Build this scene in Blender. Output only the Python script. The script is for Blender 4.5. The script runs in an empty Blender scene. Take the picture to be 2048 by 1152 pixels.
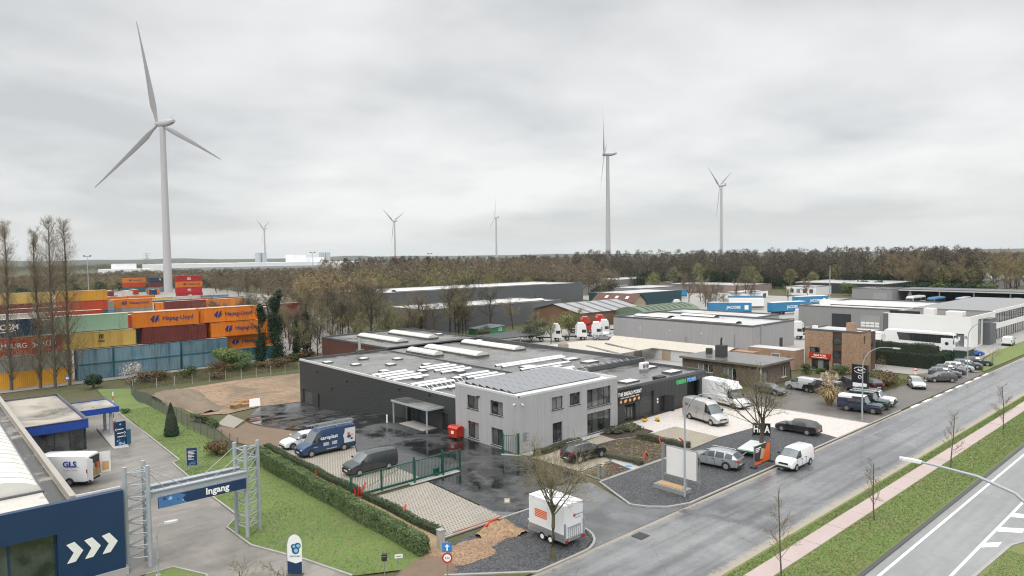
import bpy, bmesh, math, random
import numpy as np
from mathutils import Vector, Matrix
sc = bpy.context.scene
COL = sc.collection
PI = math.pi
rad = math.radians

# ------------------------------------------------------------------ camera
# world frame: metres, X along the service road (away to the right), Y across it, camera mast over the origin at 20 m
YAW, PITCH, ROLL = rad(48.1), math.atan(65 / 1365), 0.012
fw = Vector((math.cos(YAW) * math.cos(PITCH), math.sin(YAW) * math.cos(PITCH), -math.sin(PITCH)))
r0 = Vector((math.sin(YAW), -math.cos(YAW), 0))
u0 = r0.cross(fw)
rt = r0 * math.cos(ROLL) - u0 * math.sin(ROLL)
up = u0 * math.cos(ROLL) + r0 * math.sin(ROLL)
cd = bpy.data.cameras.new('camera')
cam = bpy.data.objects.new('camera', cd)
COL.objects.link(cam)
cam.matrix_world = Matrix(((rt.x, up.x, -fw.x, 0), (rt.y, up.y, -fw.y, 0), (rt.z, up.z, -fw.z, 20), (0, 0, 0, 1)))
cd.sensor_width = 36
cd.lens = 24
cd.clip_start = 0.5
cd.clip_end = 60000
sc.camera = cam

# ------------------------------------------------------------------ world: overcast sky
SUN_EL, SUN_AZ = rad(48), rad(215)          # azimuth measured from +X, counter-clockwise: behind the camera, a little to its left
w = bpy.data.worlds.new('World')
sc.world = w
w.use_nodes = True
nt = w.node_tree
for n in list(nt.nodes):
    nt.nodes.remove(n)
def wn(t, **k):
    n = nt.nodes.new(t)
    for a, b in k.items():
        setattr(n, a, b)
    return n
L = nt.links.new
out = wn('ShaderNodeOutputWorld'); bg = wn('ShaderNodeBackground'); bg.inputs[1].default_value = 0.1
sky = wn('ShaderNodeTexSky', sky_type='NISHITA', sun_disc=False, sun_elevation=SUN_EL, sun_rotation=PI / 2 - SUN_AZ)
tc = wn('ShaderNodeTexCoord'); sx = wn('ShaderNodeSeparateXYZ'); L(tc.outputs['Generated'], sx.inputs[0])
def m(op, a, b=None, c=None, clamp=False):
    n = wn('ShaderNodeMath', operation=op, use_clamp=clamp)
    for i, v in enumerate((a, b, c)):
        if v is None: continue
        if isinstance(v, (int, float)): n.inputs[i].default_value = v
        else: L(v, n.inputs[i])
    return n.outputs[0]
el = m('MAXIMUM', sx.outputs[2], 0.0)
den = m('ADD', el, 0.18)
cx = wn('ShaderNodeCombineXYZ')
L(m('DIVIDE', sx.outputs[0], den), cx.inputs[0]); L(m('DIVIDE', sx.outputs[1], den), cx.inputs[1])
def noise(scale, det, rough, dist, off):
    mp = wn('ShaderNodeMapping'); mp.inputs['Location'].default_value = off
    L(cx.outputs[0], mp.inputs[0])
    n = wn('ShaderNodeTexNoise'); n.inputs['Scale'].default_value = scale; n.inputs['Detail'].default_value = det
    n.inputs['Roughness'].default_value = rough; n.inputs['Distortion'].default_value = dist
    L(mp.outputs[0], n.inputs['Vector']); return n.outputs[0]
big = noise(0.42, 5, 0.5, 0.25, (22.17, 24.67, 0))
mid = noise(1.5, 6, 0.5, 0.2, (1.64, 15.16, 2))
fine = noise(3.4, 5, 0.55, 0.3, (1.9, 4.6, 5))
dens = m('ADD', m('MULTIPLY', big, 0.70), m('ADD', m('MULTIPLY', mid, 0.24), m('MULTIPLY', fine, 0.06)))
ramp = wn('ShaderNodeValToRGB')
L(dens, ramp.inputs[0])
cr = ramp.color_ramp
cr.elements[0].position = 0.42; cr.elements[0].color = (7.5, 7.48, 7.4, 1)
cr.elements[1].position = 0.585; cr.elements[1].color = (4.9, 5.0, 5.03, 1)
e = cr.elements.new(0.475); e.color = (6.75, 6.76, 6.7, 1)
e = cr.elements.new(0.525); e.color = (6.05, 6.1, 6.1, 1)
# thin pale layer near the horizon, as in a deep overcast
hz = m('SUBTRACT', 1.0, m('MULTIPLY', el, 9.0), clamp=True)
hz = m('MULTIPLY', m('POWER', hz, 2.0), 0.75)
mx0 = wn('ShaderNodeMix', data_type='RGBA'); L(hz, mx0.inputs[0]); L(ramp.outputs[0], mx0.inputs[6]); mx0.inputs[7].default_value = (6.5, 6.5, 6.44, 1)
mx = wn('ShaderNodeMix', data_type='RGBA'); mx.inputs[0].default_value = 0.93
L(sky.outputs[0], mx.inputs[6]); L(mx0.outputs[2], mx.inputs[7])
# overcast luminance rises towards the zenith (CIE overcast sky)
zen = wn('ShaderNodeMapRange', interpolation_type='SMOOTHSTEP'); L(sx.outputs[2], zen.inputs[0]); zen.inputs[1].default_value = .30; zen.inputs[2].default_value = 1.0; zen.inputs[3].default_value = 1.0; zen.inputs[4].default_value = 3.2
sca = wn('ShaderNodeVectorMath', operation='SCALE'); L(mx.outputs[2], sca.inputs[0]); L(zen.outputs[0], sca.inputs['Scale'])
L(sca.outputs[0], bg.inputs[0]); L(bg.outputs[0], out.inputs[0])

sd = bpy.data.lights.new('sun', 'SUN'); sd.energy = 1.0; sd.angle = rad(14); sd.color = (1, 0.97, 0.92)
so = bpy.data.objects.new('sun', sd); COL.objects.link(so)
so.rotation_euler = Vector((math.cos(SUN_EL) * math.cos(SUN_AZ), math.cos(SUN_EL) * math.sin(SUN_AZ), math.sin(SUN_EL))).to_track_quat('Z', 'Y').to_euler()
sc.view_settings.view_transform = 'Standard'
sc.view_settings.look = 'None'
sc.view_settings.exposure = 0.35
sc.view_settings.gamma = 1.0
sc.view_settings.use_curve_mapping = False
sc.cycles.use_denoising = True
sc.cycles.denoising_prefilter = 'ACCURATE'
sc.cycles.filter_width = 1.15
sc.cycles.use_adaptive_sampling = True
sc.cycles.adaptive_threshold = .006
sc.cycles.sample_clamp_indirect = 4.0
sc.cycles.max_bounces = 6
sc.cycles.diffuse_bounces = 3
sc.cycles.glossy_bounces = 3

# ------------------------------------------------------------------ helpers
rnd = random.Random(11)
def S(t, a, b):
    t = min(1.0, max(0.0, (t - a) / (b - a)))
    return t * t * (3 - 2 * t)
def gz(x, y):
    """ground height: the plots fall away to a lower yard behind"""
    k = S(x, 25.5, 30.5)
    return -2.6 * S(y, 88 - 18 * k, 138 - 41 * k) * (1 - S(x, 70, 110))
def hx(h, k=1.0):
    c = [int(h[i:i + 2], 16) / 255 for i in (0, 2, 4)]
    return tuple(k * (v / 12.92 if v <= .04045 else ((v + .055) / 1.055) ** 2.4) for v in c)

class NT:
    def __init__(s, name):
        s.m = bpy.data.materials.new(name); s.m.use_nodes = True
        s.t = s.m.node_tree; s.b = s.t.nodes['Principled BSDF']
        s.pos = s.n('ShaderNodeNewGeometry').outputs['Position']
    def n(s, ty, ins=None, **k):
        n = s.t.nodes.new(ty)
        for a, b in k.items(): setattr(n, a, b)
        for a, b in (ins or {}).items(): s.set(n.inputs[a], b)
        return n
    def set(s, sock, v):
        if hasattr(v, 'is_linked') or isinstance(v, bpy.types.NodeSocket): s.t.links.new(v, sock)
        else: sock.default_value = v
    def ma(s, op, a, b=0.0, c=0.0, clamp=False):
        n = s.n('ShaderNodeMath', {0: a, 1: b, 2: c}, operation=op, use_clamp=clamp); return n.outputs[0]
    def noise(s, scale, det=4, rough=.55, vec=None, sc3=None, dist=0):
        v = vec or s.pos
        if sc3: v = s.n('ShaderNodeMapping', {0: v, 'Scale': sc3}).outputs[0]
        return s.n('ShaderNodeTexNoise', {'Vector': v, 'Scale': scale, 'Detail': det, 'Roughness': rough, 'Distortion': dist}).outputs[0]
    def ramp(s, f, a, b):
        return s.n('ShaderNodeMapRange', {0: f, 1: a, 2: b}).outputs[0]
    def mix(s, f, a, b):
        n = s.n('ShaderNodeMix', data_type='RGBA')
        s.set(n.inputs[0], f)
        for i, v in ((6, a), (7, b)):
            s.set(n.inputs[i], v if not isinstance(v, tuple) else (*v[:3], 1))
        return n.outputs[2]
    def scale(s, col, f):
        n = s.n('ShaderNodeVectorMath', operation='SCALE')
        s.set(n.inputs[0], col if not isinstance(col, tuple) else col[:3]); s.set(n.inputs['Scale'], f); return n.outputs[0]
    def bump(s, h, dist=.02, strength=1.0):
        n = s.n('ShaderNodeBump', {'Strength': strength, 'Distance': dist, 'Height': h})
        s.t.links.new(n.outputs[0], s.b.inputs['Normal'])
    def fin(s, col, rough=.6, metal=0.0, spec=.5):
        if isinstance(col, tuple): col = (*col[:3], 1)
        s.set(s.b.inputs['Base Color'], col); s.set(s.b.inputs['Roughness'], rough)
        s.b.inputs['Metallic'].default_value = metal; s.b.inputs['Specular IOR Level'].default_value = spec
        return s.m

MAT = {}
def mat(name, col, rough=.6, metal=0, var=.10, vs=.5, fine=.06, fs=9, bump=0, bs=25, bd=.01, streak=0, spec=.5):
    """a plain procedural surface: base colour with broad and fine unevenness, optional rain streaks and relief"""
    if name in MAT: return MAT[name]
    t = NT(name)
    a = t.noise(vs, 4); b = t.noise(fs, 3)
    k = t.ma('ADD', t.ma('MULTIPLY_ADD', a, 2 * var, 1 - var), t.ma('MULTIPLY_ADD', b, 2 * fine, -fine))
    if streak:
        s_ = t.noise(1.0, 4, .6, sc3=(2.6, 2.6, .12))
        k = t.ma('SUBTRACT', k, t.ma('MULTIPLY', t.ramp(s_, .5, .75), streak))
    c = t.scale(col, k)
    r = t.ma('MULTIPLY_ADD', a, .2, rough - .1, clamp=True)
    if bump: t.bump(t.noise(bs, 3), bd, bump)
    MAT[name] = t.fin(c, r, metal, spec)
    return MAT[name]

class MB:
    """collects vertices and faces of ONE mesh"""
    def __init__(s): s.v = []; s.f = []
    def add(s, vs, fs):
        o = len(s.v); s.v += [tuple(p) for p in vs]; s.f += [tuple(i + o for i in q) for q in fs]; return s
    def quad(s, *p): return s.add(p, [tuple(range(len(p)))])
    def box(s, x0, y0, z0, x1, y1, z1, ch=0):
        if ch:
            return s.hull([(x0, y0), (x1, y0), (x1, y1), (x0, y1)], z0, z1, ch)
        return s.add([(x0, y0, z0), (x1, y0, z0), (x1, y1, z0), (x0, y1, z0), (x0, y0, z1), (x1, y0, z1), (x1, y1, z1), (x0, y1, z1)],
                     [(3, 2, 1, 0), (4, 5, 6, 7), (0, 1, 5, 4), (1, 2, 6, 5), (2, 3, 7, 6), (3, 0, 4, 7)])
    def hull(s, p, z0, z1, ch):
        (x0, y0), (x1, y1) = p[0], p[2]
        c = ch
        ring = [(x0 + c, y0), (x1 - c, y0), (x1, y0 + c), (x1, y1 - c), (x1 - c, y1), (x0 + c, y1), (x0, y1 - c), (x0, y0 + c)]
        def inn(k): return [(min(max(x, x0 + k), x1 - k), min(max(y, y0 + k), y1 - k)) for x, y in ring]
        rs = [[(x, y, z0) for x, y in inn(c)], [(x, y, z0 + c) for x, y in ring], [(x, y, z1 - c) for x, y in ring], [(x, y, z1) for x, y in inn(c)]]
        v = sum(rs, []); f = []
        for k in range(3):
            for i in range(8): f.append((k * 8 + i, k * 8 + (i + 1) % 8, k * 8 + 8 + (i + 1) % 8, k * 8 + 8 + i))
        f += [tuple(reversed(range(8))), tuple(range(24, 32))]
        return s.add(v, f)
    def prism(s, pts, z0, z1):
        n = len(pts)
        return s.add([(x, y, z0) for x, y in pts] + [(x, y, z1) for x, y in pts],
                     [tuple(reversed(range(n))), tuple(range(n, 2 * n))] + [(i, (i + 1) % n, n + (i + 1) % n, n + i) for i in range(n)])
    def extr(s, pts, d):
        n = len(pts); d = Vector(d)
        return s.add([tuple(p) for p in pts] + [tuple(Vector(p) + d) for p in pts],
                     [tuple(reversed(range(n))), tuple(range(n, 2 * n))] + [(i, (i + 1) % n, n + (i + 1) % n, n + i) for i in range(n)])
    def tube(s, p, q, r, r2=None, n=6, caps=True):
        return s.path([p, q], [r, r if r2 is None else r2], n, caps)
    def path(s, pts, rr, n=5, caps=False):
        pts = [Vector(p) for p in pts]
        if not hasattr(rr, '__len__'): rr = [rr] * len(pts)
        o = len(s.v); k = len(pts)
        for i, p in enumerate(pts):
            d = (pts[min(i + 1, k - 1)] - pts[max(i - 1, 0)]).normalized()
            a = d.cross(Vector((0, 0, 1)))
            if a.length < .05: a = d.cross(Vector((1, 0, 0)))
            a.normalize(); b = d.cross(a)
            for j in range(n):
                t = 2 * PI * j / n
                s.v.append(tuple(p + (a * math.cos(t) + b * math.sin(t)) * rr[i]))
        for i in range(k - 1):
            for j in range(n):
                s.f.append((o + i * n + j, o + i * n + (j + 1) % n, o + (i + 1) * n + (j + 1) % n, o + (i + 1) * n + j))
        if caps:
            s.f.append(tuple(o + j for j in reversed(range(n)))); s.f.append(tuple(o + (k - 1) * n + j for j in range(n)))
        return s
    def lathe(s, c, prof, n=16, ax='z'):
        """profile (r, h) turned about an axis through c"""
        o = len(s.v)
        for r, h in prof:
            for j in range(n):
                t = 2 * PI * j / n; a, b = r * math.cos(t), r * math.sin(t)
                s.v.append((c[0] + a, c[1] + b, c[2] + h) if ax == 'z' else ((c[0] + a, c[1] + h, c[2] + b) if ax == 'y' else (c[0] + h, c[1] + a, c[2] + b)))
        for i in range(len(prof) - 1):
            for j in range(n):
                s.f.append((o + i * n + j, o + i * n + (j + 1) % n, o + (i + 1) * n + (j + 1) % n, o + (i + 1) * n + j))
        s.f.append(tuple(o + j for j in reversed(range(n)))); s.f.append(tuple(o + (len(prof) - 1) * n + j for j in range(n)))
        return s
    def obj(s, name, material, parent=None, smooth=False, ang=35):
        me = bpy.data.meshes.new(name)
        og = ORG.get(parent.name, (0, 0, 0)) if parent is not None else (0, 0, 0)
        vs = s.v if og == (0, 0, 0) else [(a - og[0], b - og[1], c - og[2]) for a, b, c in s.v]
        me.from_pydata(vs, [], s.f); me.validate(); me.update()
        if smooth:
            me.polygons.foreach_set('use_smooth', [True] * len(me.polygons)); me.set_sharp_from_angle(angle=rad(ang))
        me.materials.append(material)
        o = link(name, me, parent)
        if parent is not None and parent.name in ORG: ORG[o.name] = ORG[parent.name]
        return o
ORG = {}
def link(name, data, parent=None):
    o = bpy.data.objects.new(name, data); COL.objects.link(o)
    if parent is not None: o.parent = parent
    return o
def props(o, label=None, cat=None, group=None, kind=None):
    for k, v in (('label', label), ('category', cat), ('group', group), ('kind', kind)):
        if v: o[k] = v
    return o
def T(name, label, cat, at=(0, 0, 0), rz=0, group=None, W=False):
    o = link(name, None); o.empty_display_size = .5
    o.location = at; o.rotation_euler = (0, 0, rz)
    if W: ORG[o.name] = tuple(at)
    return props(o, label, cat, group)
KIDS = {}
def dup(o, loc=None, rz=None, label=None, group=None, parent=None, mats=None, scale=None):
    """a copy of a thing with copies of its parts and sub-parts; mats maps part name -> material"""
    c = o.copy(); COL.objects.link(c); c.parent = parent
    if loc is not None: c.location = loc
    if rz is not None: c.rotation_euler = (0, 0, rz)
    if scale is not None: c.scale = scale
    if label: c['label'] = label
    if group: c['group'] = group
    if mats:
        mm = mats.get(o.name.split('.')[0])
        if mm:
            c.material_slots[0].link = 'OBJECT'; c.material_slots[0].material = mm
    for ch in (o.children if parent is None or True else ()): dup(ch, parent=c, mats=mats)
    return c
def setmat(o, m_):
    o.material_slots[0].link = 'OBJECT'; o.material_slots[0].material = m_
_tc = {}
def text(s, size, material, parent, at, ex, uz=(0, 0, 1), name='lettering', ext=.01, bold=.0, align='CENTER', shear=0, sp=1.0, xs=1.0):
    """flat lettering with a little thickness; ex = reading direction, uz = up"""
    key = (s, size, ext, bold, align, shear, sp, xs)
    if key not in _tc:
        cu = bpy.data.curves.new('lettering', 'FONT'); cu.body = s; cu.size = size; cu.extrude = ext; cu.offset = bold * size
        cu.align_x = align; cu.align_y = 'CENTER'; cu.shear = shear; cu.space_character = sp; cu.resolution_u = 3
        o = bpy.data.objects.new('lettering', cu); COL.objects.link(o)
        dg = bpy.context.evaluated_depsgraph_get(); dg.update()
        me = bpy.data.meshes.new_from_object(o.evaluated_get(dg))
        bpy.data.objects.remove(o); bpy.data.curves.remove(cu)
        _tc[key] = ([tuple(v.co) for v in me.vertices], [tuple(p.vertices) for p in me.polygons]); bpy.data.meshes.remove(me)
    vs, fs = _tc[key]
    X = Vector(ex).normalized(); Z = Vector(uz).normalized(); N = X.cross(Z); at = Vector(at)
    b = MB(); b.add([at + X * (p[0] * xs) + Z * p[1] + N * p[2] for p in vs], fs)
    return b.obj(name, material, parent)
def poly2d(pts, material, parent, at, ex, uz=(0, 0, 1), name='emblem', ext=.02):
    X = Vector(ex).normalized(); Z = Vector(uz).normalized(); N = X.cross(Z); at = Vector(at)
    b = MB(); b.extr([at + X * p[0] + Z * p[1] for p in pts], N * ext)
    return b.obj(name, material, parent)

def wall(b, o, ex, Wd, Hh, holes, d, n):
    """a wall face with real openings and reveals"""
    o = Vector(o); ex = Vector(ex); n = Vector(n); z = Vector((0, 0, 1))
    us = sorted({0, Wd} | {h[0] for h in holes} | {h[2] for h in holes}); vs = sorted({0, Hh} | {h[1] for h in holes} | {h[3] for h in holes})
    P = lambda u, v, k=0: o + ex * u + z * v - n * k
    for i in range(len(us) - 1):
        for j in range(len(vs) - 1):
            cu, cv = (us[i] + us[i + 1]) / 2, (vs[j] + vs[j + 1]) / 2
            if any(h[0] < cu < h[2] and h[1] < cv < h[3] for h in holes): continue
            b.quad(P(us[i], vs[j]), P(us[i + 1], vs[j]), P(us[i + 1], vs[j + 1]), P(us[i], vs[j + 1]))
    for a, c, e_, g in holes:
        b.quad(P(a, c), P(e_, c), P(e_, c, d), P(a, c, d)); b.quad(P(a, g, d), P(e_, g, d), P(e_, g), P(a, g))
        b.quad(P(a, c), P(a, c, d), P(a, g, d), P(a, g)); b.quad(P(e_, c, d), P(e_, c), P(e_, g), P(e_, g, d))
def window(par, o, ex, n, h, d, cols=2, rows=1, fm=None, gm=None, sill=None, name='window', t=.06, seed=None):
    """window part: frame with bars, each pane a sub-part, optional sill"""
    o = Vector(o); ex = Vector(ex); n = Vector(n); z = Vector((0, 0, 1))
    a, c, e_, g = h
    def bar(b, u0_, v0_, u1_, v1_, k0, k1):
        p = [o + ex * u_ + z * v_ - n * k0 for u_, v_ in ((u0_, v0_), (u1_, v0_), (u1_, v1_), (u0_, v1_))]
        b.extr(p, -n * (k1 - k0))
    b = MB(); k0, k1 = d - .07, d
    bar(b, a, c, e_, c + t, k0, k1); bar(b, a, g - t, e_, g, k0, k1)
    bar(b, a, c + t, a + t, g - t, k0, k1); bar(b, e_ - t, c + t, e_, g - t, k0, k1)
    for i in range(1, cols):
        u_ = a + (e_ - a) * i / cols; bar(b, u_ - t / 2, c + t, u_ + t / 2, g - t, k0 + .004, k1)
    for j in range(1, rows):
        v_ = c + (g - c) * j / rows; bar(b, a + t, v_ - t / 2, e_ - t, v_ + t / 2, k0 + .008, k1)
    w_ = b.obj(name, fm, par)
    for i in range(cols):
        for j in range(rows):
            q = MB(); ua, ub = a + (e_ - a) * i / cols, a + (e_ - a) * (i + 1) / cols; va, vb = c + (g - c) * j / rows, c + (g - c) * (j + 1) / rows
            q.quad(*[o + ex * u_ + z * v_ - n * (d - .03) for u_, v_ in ((ua, va), (ub, va), (ub, vb), (ua, vb))]); q.obj('pane', gm, w_)
    if sill is not None:
        b = MB(); bar(b, a - .05, c - .06, e_ + .05, c - .002, -.06, d); b.obj('sill', sill, w_)
    return w_
# ------------------------------------------------------------------ ground materials
def m_grass(name, a, b, c, bump=True):
    t = NT(name)
    n1 = t.noise(.16, 5); n2 = t.noise(1.6, 5, .65); n3 = t.noise(14, 4, .7)
    col = t.mix(t.ramp(n1, .38, .62), a, b); col = t.mix(t.ma('MULTIPLY', t.ramp(n2, .46, .68), .75), col, c)
    col = t.scale(col, t.ma('MULTIPLY_ADD', n3, .7 if bump else .1, .65 if bump else .95)); bump and t.bump(n3, .05, .7)
    return t.fin(col, .85, 0, .25)
G_LAWN = m_grass('lawn', (.13, .19, .05), (.098, .15, .042), (.18, .165, .085))
G_WILD = m_grass('rough_grass', (.085, .098, .034), (.115, .095, .05), (.05, .07, .02))
G_VERGE = m_grass('verge_grass', (.125, .185, .05), (.145, .18, .058), (.19, .165, .095))

def m_asphalt(name, dry, wet, r_dry, r_wet, lo, hi, sc1, tracks=None, spec=.5):
    """asphalt with wet patches: darker and shinier where water stands"""
    t = NT(name)
    p1 = t.noise(sc1, 5, .6, dist=.8); p2 = t.noise(sc1 * 4.3, 4, .6); f_ = t.noise(38, 3, .7); f2 = t.noise(2.2, 5, .65)
    k = t.ramp(t.ma('ADD', t.ma('MULTIPLY', p1, .75), t.ma('MULTIPLY', p2, .25)), lo, hi)
    if tracks:
        s = t.n('ShaderNodeSeparateXYZ', {0: t.pos}).outputs
        lng = t.noise(1.0, 4, .6, sc3=(.05, 1.5, 1)); k = t.ma('MULTIPLY_ADD', t.ramp(lng, .42, .62), tracks, k, clamp=True)
    col = t.mix(k, dry, wet); col = t.scale(col, t.ma('MULTIPLY_ADD', f_, .5, .75)); col = t.scale(col, t.ma('MULTIPLY_ADD', f2, .36, .82))
    t.bump(f_, .008, t.ma('MULTIPLY_ADD', k, -.55, .6)); 
    return t.fin(col, t.ma('MULTIPLY_ADD', k, r_wet - r_dry, r_dry), 0, spec)
def m_road():
    """worn wet service road: wheel tracks, fine cracks, silt washed along both edges"""
    t = NT('wet_road_asphalt'); s = t.n('ShaderNodeSeparateXYZ', {0: t.pos}).outputs
    p1 = t.noise(.10, 5, .62, dist=.8); p2 = t.noise(.55, 5, .62); f_ = t.noise(38, 3, .7); f2 = t.noise(2.4, 5, .7); lng = t.noise(1.0, 5, .6, sc3=(.045, 1.3, 1))
    k = t.ramp(t.ma('ADD', t.ma('MULTIPLY', p1, .55), t.ma('ADD', t.ma('MULTIPLY', p2, .2), t.ma('MULTIPLY', lng, .25))), .38, .60)
    tr = t.ma('ABSOLUTE', t.ma('SUBTRACT', t.ma('FRACT', t.ma('DIVIDE', t.ma('ADD', s[1], -22.6), 1.92)), .5)); tr = t.ma('MULTIPLY', t.ramp(tr, .32, .08), t.ramp(lng, .3, .6))
    col = t.mix(k, (.225, .225, .226), (.10, .103, .108)); col = t.scale(col, t.ma('MULTIPLY_ADD', tr, -.28, 1.0)); col = t.scale(col, t.ma('MULTIPLY_ADD', f_, .5, .75)); col = t.scale(col, t.ma('MULTIPLY_ADD', f2, .5, .75))
    v = t.n('ShaderNodeTexVoronoi', {'Vector': t.n('ShaderNodeMapping', {0: t.pos, 'Scale': (.12, .3, 1)}).outputs[0], 'Scale': 1.0}, feature='DISTANCE_TO_EDGE').outputs[0]
    v = t.ma('ADD', v, t.ma('MULTIPLY_ADD', f2, .03, -.015)); col = t.mix(t.ma('MULTIPLY', t.ramp(v, .008, .002), .3), col, (.05, .05, .05))
    ed = t.ma('MAXIMUM', t.ramp(s[1], 23.5, 22.35), t.ramp(s[1], 29.75, 30.4)); ed = t.ma('MULTIPLY', t.ramp(t.ma('ADD', ed, t.ma('MULTIPLY_ADD', f2, 1.2, -.6)), .35, .8), .8)
    col = t.mix(ed, col, (.33, .28, .21)); t.bump(f_, .008, t.ma('MULTIPLY_ADD', k, -.5, .6))
    return t.fin(col, t.ma('ADD', t.ma('MULTIPLY_ADD', k, -.25, .38), t.ma('MULTIPLY', ed, .25)), 0, .5)
A_ROAD = m_road()
A_YARD = m_asphalt('wet_black_asphalt', (.062, .062, .063), (.011, .0115, .012), .42, .03, .43, .55, .17)
A_LANE = m_asphalt('driveway_asphalt', (.235, .215, .19), (.13, .12, .105), .62, .36, .38, .62, .2, tracks=.3)
A_MOUTH = m_asphalt('side_road_asphalt', (.15, .153, .158), (.075, .077, .08), .38, .13, .38, .6, .15)
A_HIGH = m_asphalt('highway_asphalt', (.25, .255, .25), (.19, .195, .19), .6, .4, .40, .68, .13, tracks=.4)
A_BROWN = m_asphalt('worn_forecourt', (.135, .12, .105), (.085, .078, .07), .7, .4, .38, .62, .22)

def m_gravel(name, a, b, sc1, d=.05):
    t = NT(name); v = t.n('ShaderNodeTexVoronoi', {'Vector': t.pos, 'Scale': sc1}); n1 = t.noise(.5, 4)
    g = t.n('ShaderNodeSeparateColor', {0: v.outputs['Color']}).outputs[0]
    col = t.scale(t.mix(g, a, b), t.ma('MULTIPLY_ADD', n1, .5, .75)); t.bump(v.outputs['Distance'], d, 1.0)
    return t.fin(col, .6, 0, .4)
GR_BLACK = m_gravel('black_slate_gravel', (.020, .021, .023), (.10, .103, .108), 11)
GR_SOIL = m_gravel('dark_mulch', (.030, .019, .013), (.075, .05, .034), 9)
t = NT('sandy_dirt'); n1 = t.noise(.14, 5, .6, dist=.6); n2 = t.noise(1.3, 5, .6); n3 = t.noise(9, 4)
c = t.mix(t.ramp(n1, .42, .62), (.28, .195, .125), (.165, .125, .085)); c = t.mix(t.ma('MULTIPLY', t.ramp(n2, .5, .64), .75), c, (.12, .092, .068)); c = t.mix(t.ma('MULTIPLY', t.ramp(t.noise(4.5, 4, .7), .6, .7), .5), c, (.36, .27, .19))
t.bump(n2, .12, .8); DIRT = t.fin(t.scale(c, t.ma('MULTIPLY_ADD', n3, .5, .75)), .8, 0, .3)
t = NT('sand'); n2 = t.noise(2.2, 5, .65); n3 = t.noise(18, 3); t.bump(n2, .1, .9)
SAND = t.fin(t.scale(t.mix(n2, (.36, .255, .155), (.21, .15, .095)), t.ma('MULTIPLY_ADD', n3, .5, .75)), .85, 0, .3)
t = NT('brown_loam'); n2 = t.noise(1.1, 5, .65); n3 = t.noise(14, 3); t.bump(n3, .06, .8)
LOAM = t.fin(t.scale(t.mix(n2, (.21, .145, .10), (.13, .10, .07)), t.ma('MULTIPLY_ADD', n3, .5, .75)), .85, 0, .3)

def m_paver(name, stone, gap, px, py, gw, rgh=.7):
    """concrete grass-grid pavers: small open cells on a running grid"""
    t = NT(name); s = t.n('ShaderNodeSeparateXYZ', {0: t.pos}).outputs
    row = t.ma('FLOOR', t.ma('DIVIDE', s[1], py)); 
    fx = t.ma('FRACT', t.ma('ADD', t.ma('DIVIDE', s[0], px), t.ma('MULTIPLY', t.ma('MODULO', row, 2.0), .5))); fy = t.ma('FRACT', t.ma('DIVIDE', s[1], py))
    dx = t.ma('ABSOLUTE', t.ma('SUBTRACT', fx, .5)); dy = t.ma('ABSOLUTE', t.ma('SUBTRACT', fy, .5))
    cell = t.ma('MULTIPLY', t.ma('LESS_THAN', dx, gw), t.ma('LESS_THAN', dy, gw))
    n1 = t.noise(.35, 5, .6); n2 = t.noise(6, 4)
    st = t.scale(stone, t.ma('MULTIPLY_ADD', n2, .5, .75)); st = t.mix(t.ma('MULTIPLY', t.ramp(n1, .45, .68), .45), st, tuple(v * .62 for v in stone))
    col = t.mix(cell, st, gap); t.bump(cell, -.04, 1.0)
    return t.fin(col, rgh, 0, .4)
PV_LIGHT = m_paver('grass_grid_pavers', (.32, .29, .25), (.13, .12, .085), .27, .27, .24)
PV_TAN = m_paver('tan_grid_pavers', (.33, .29, .235), (.15, .135, .09), .27, .27, .24)
t = NT('pale_cobbles'); br = t.n('ShaderNodeTexBrick', {'Vector': t.pos, 'Color1': (.47, .43, .395, 1), 'Color2': (.57, .53, .49, 1), 'Mortar': (.44, .40, .37, 1), 'Scale': 1.0, 'Mortar Size': .012, 'Brick Width': .22, 'Row Height': .22})
n1 = t.noise(.25, 5, .65); n2 = t.noise(3.0, 4, .6); c = t.mix(t.ma('MULTIPLY', t.ramp(n1, .5, .7), .5), br.outputs[0], (.48, .44, .40)); c = t.mix(t.ma('MULTIPLY', t.ramp(n2, .58, .72), .5), c, (.40, .37, .33))
t.bump(br.outputs[1], -.01, .6); PALE = t.fin(c, .55, 0, .45)
CONC = mat('concrete', (.36, .35, .33), .75, var=.14, vs=.7, fine=.1, fs=14, bump=.3)
KERB = mat('kerb_concrete', (.30, .29, .275), .75, var=.2, vs=1.2, fine=.12, fs=14)
PINK = mat('pink_path_concrete', (.39, .31, .29), .6, var=.16, vs=.35, fine=.08, fs=6)
PAINT = mat('road_paint', (.74, .74, .72), .55, var=.12, vs=1.5, fine=.1, fs=12)
FIELD = m_grass('fields', (.075, .085, .035), (.10, .085, .05), (.05, .06, .028))

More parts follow.
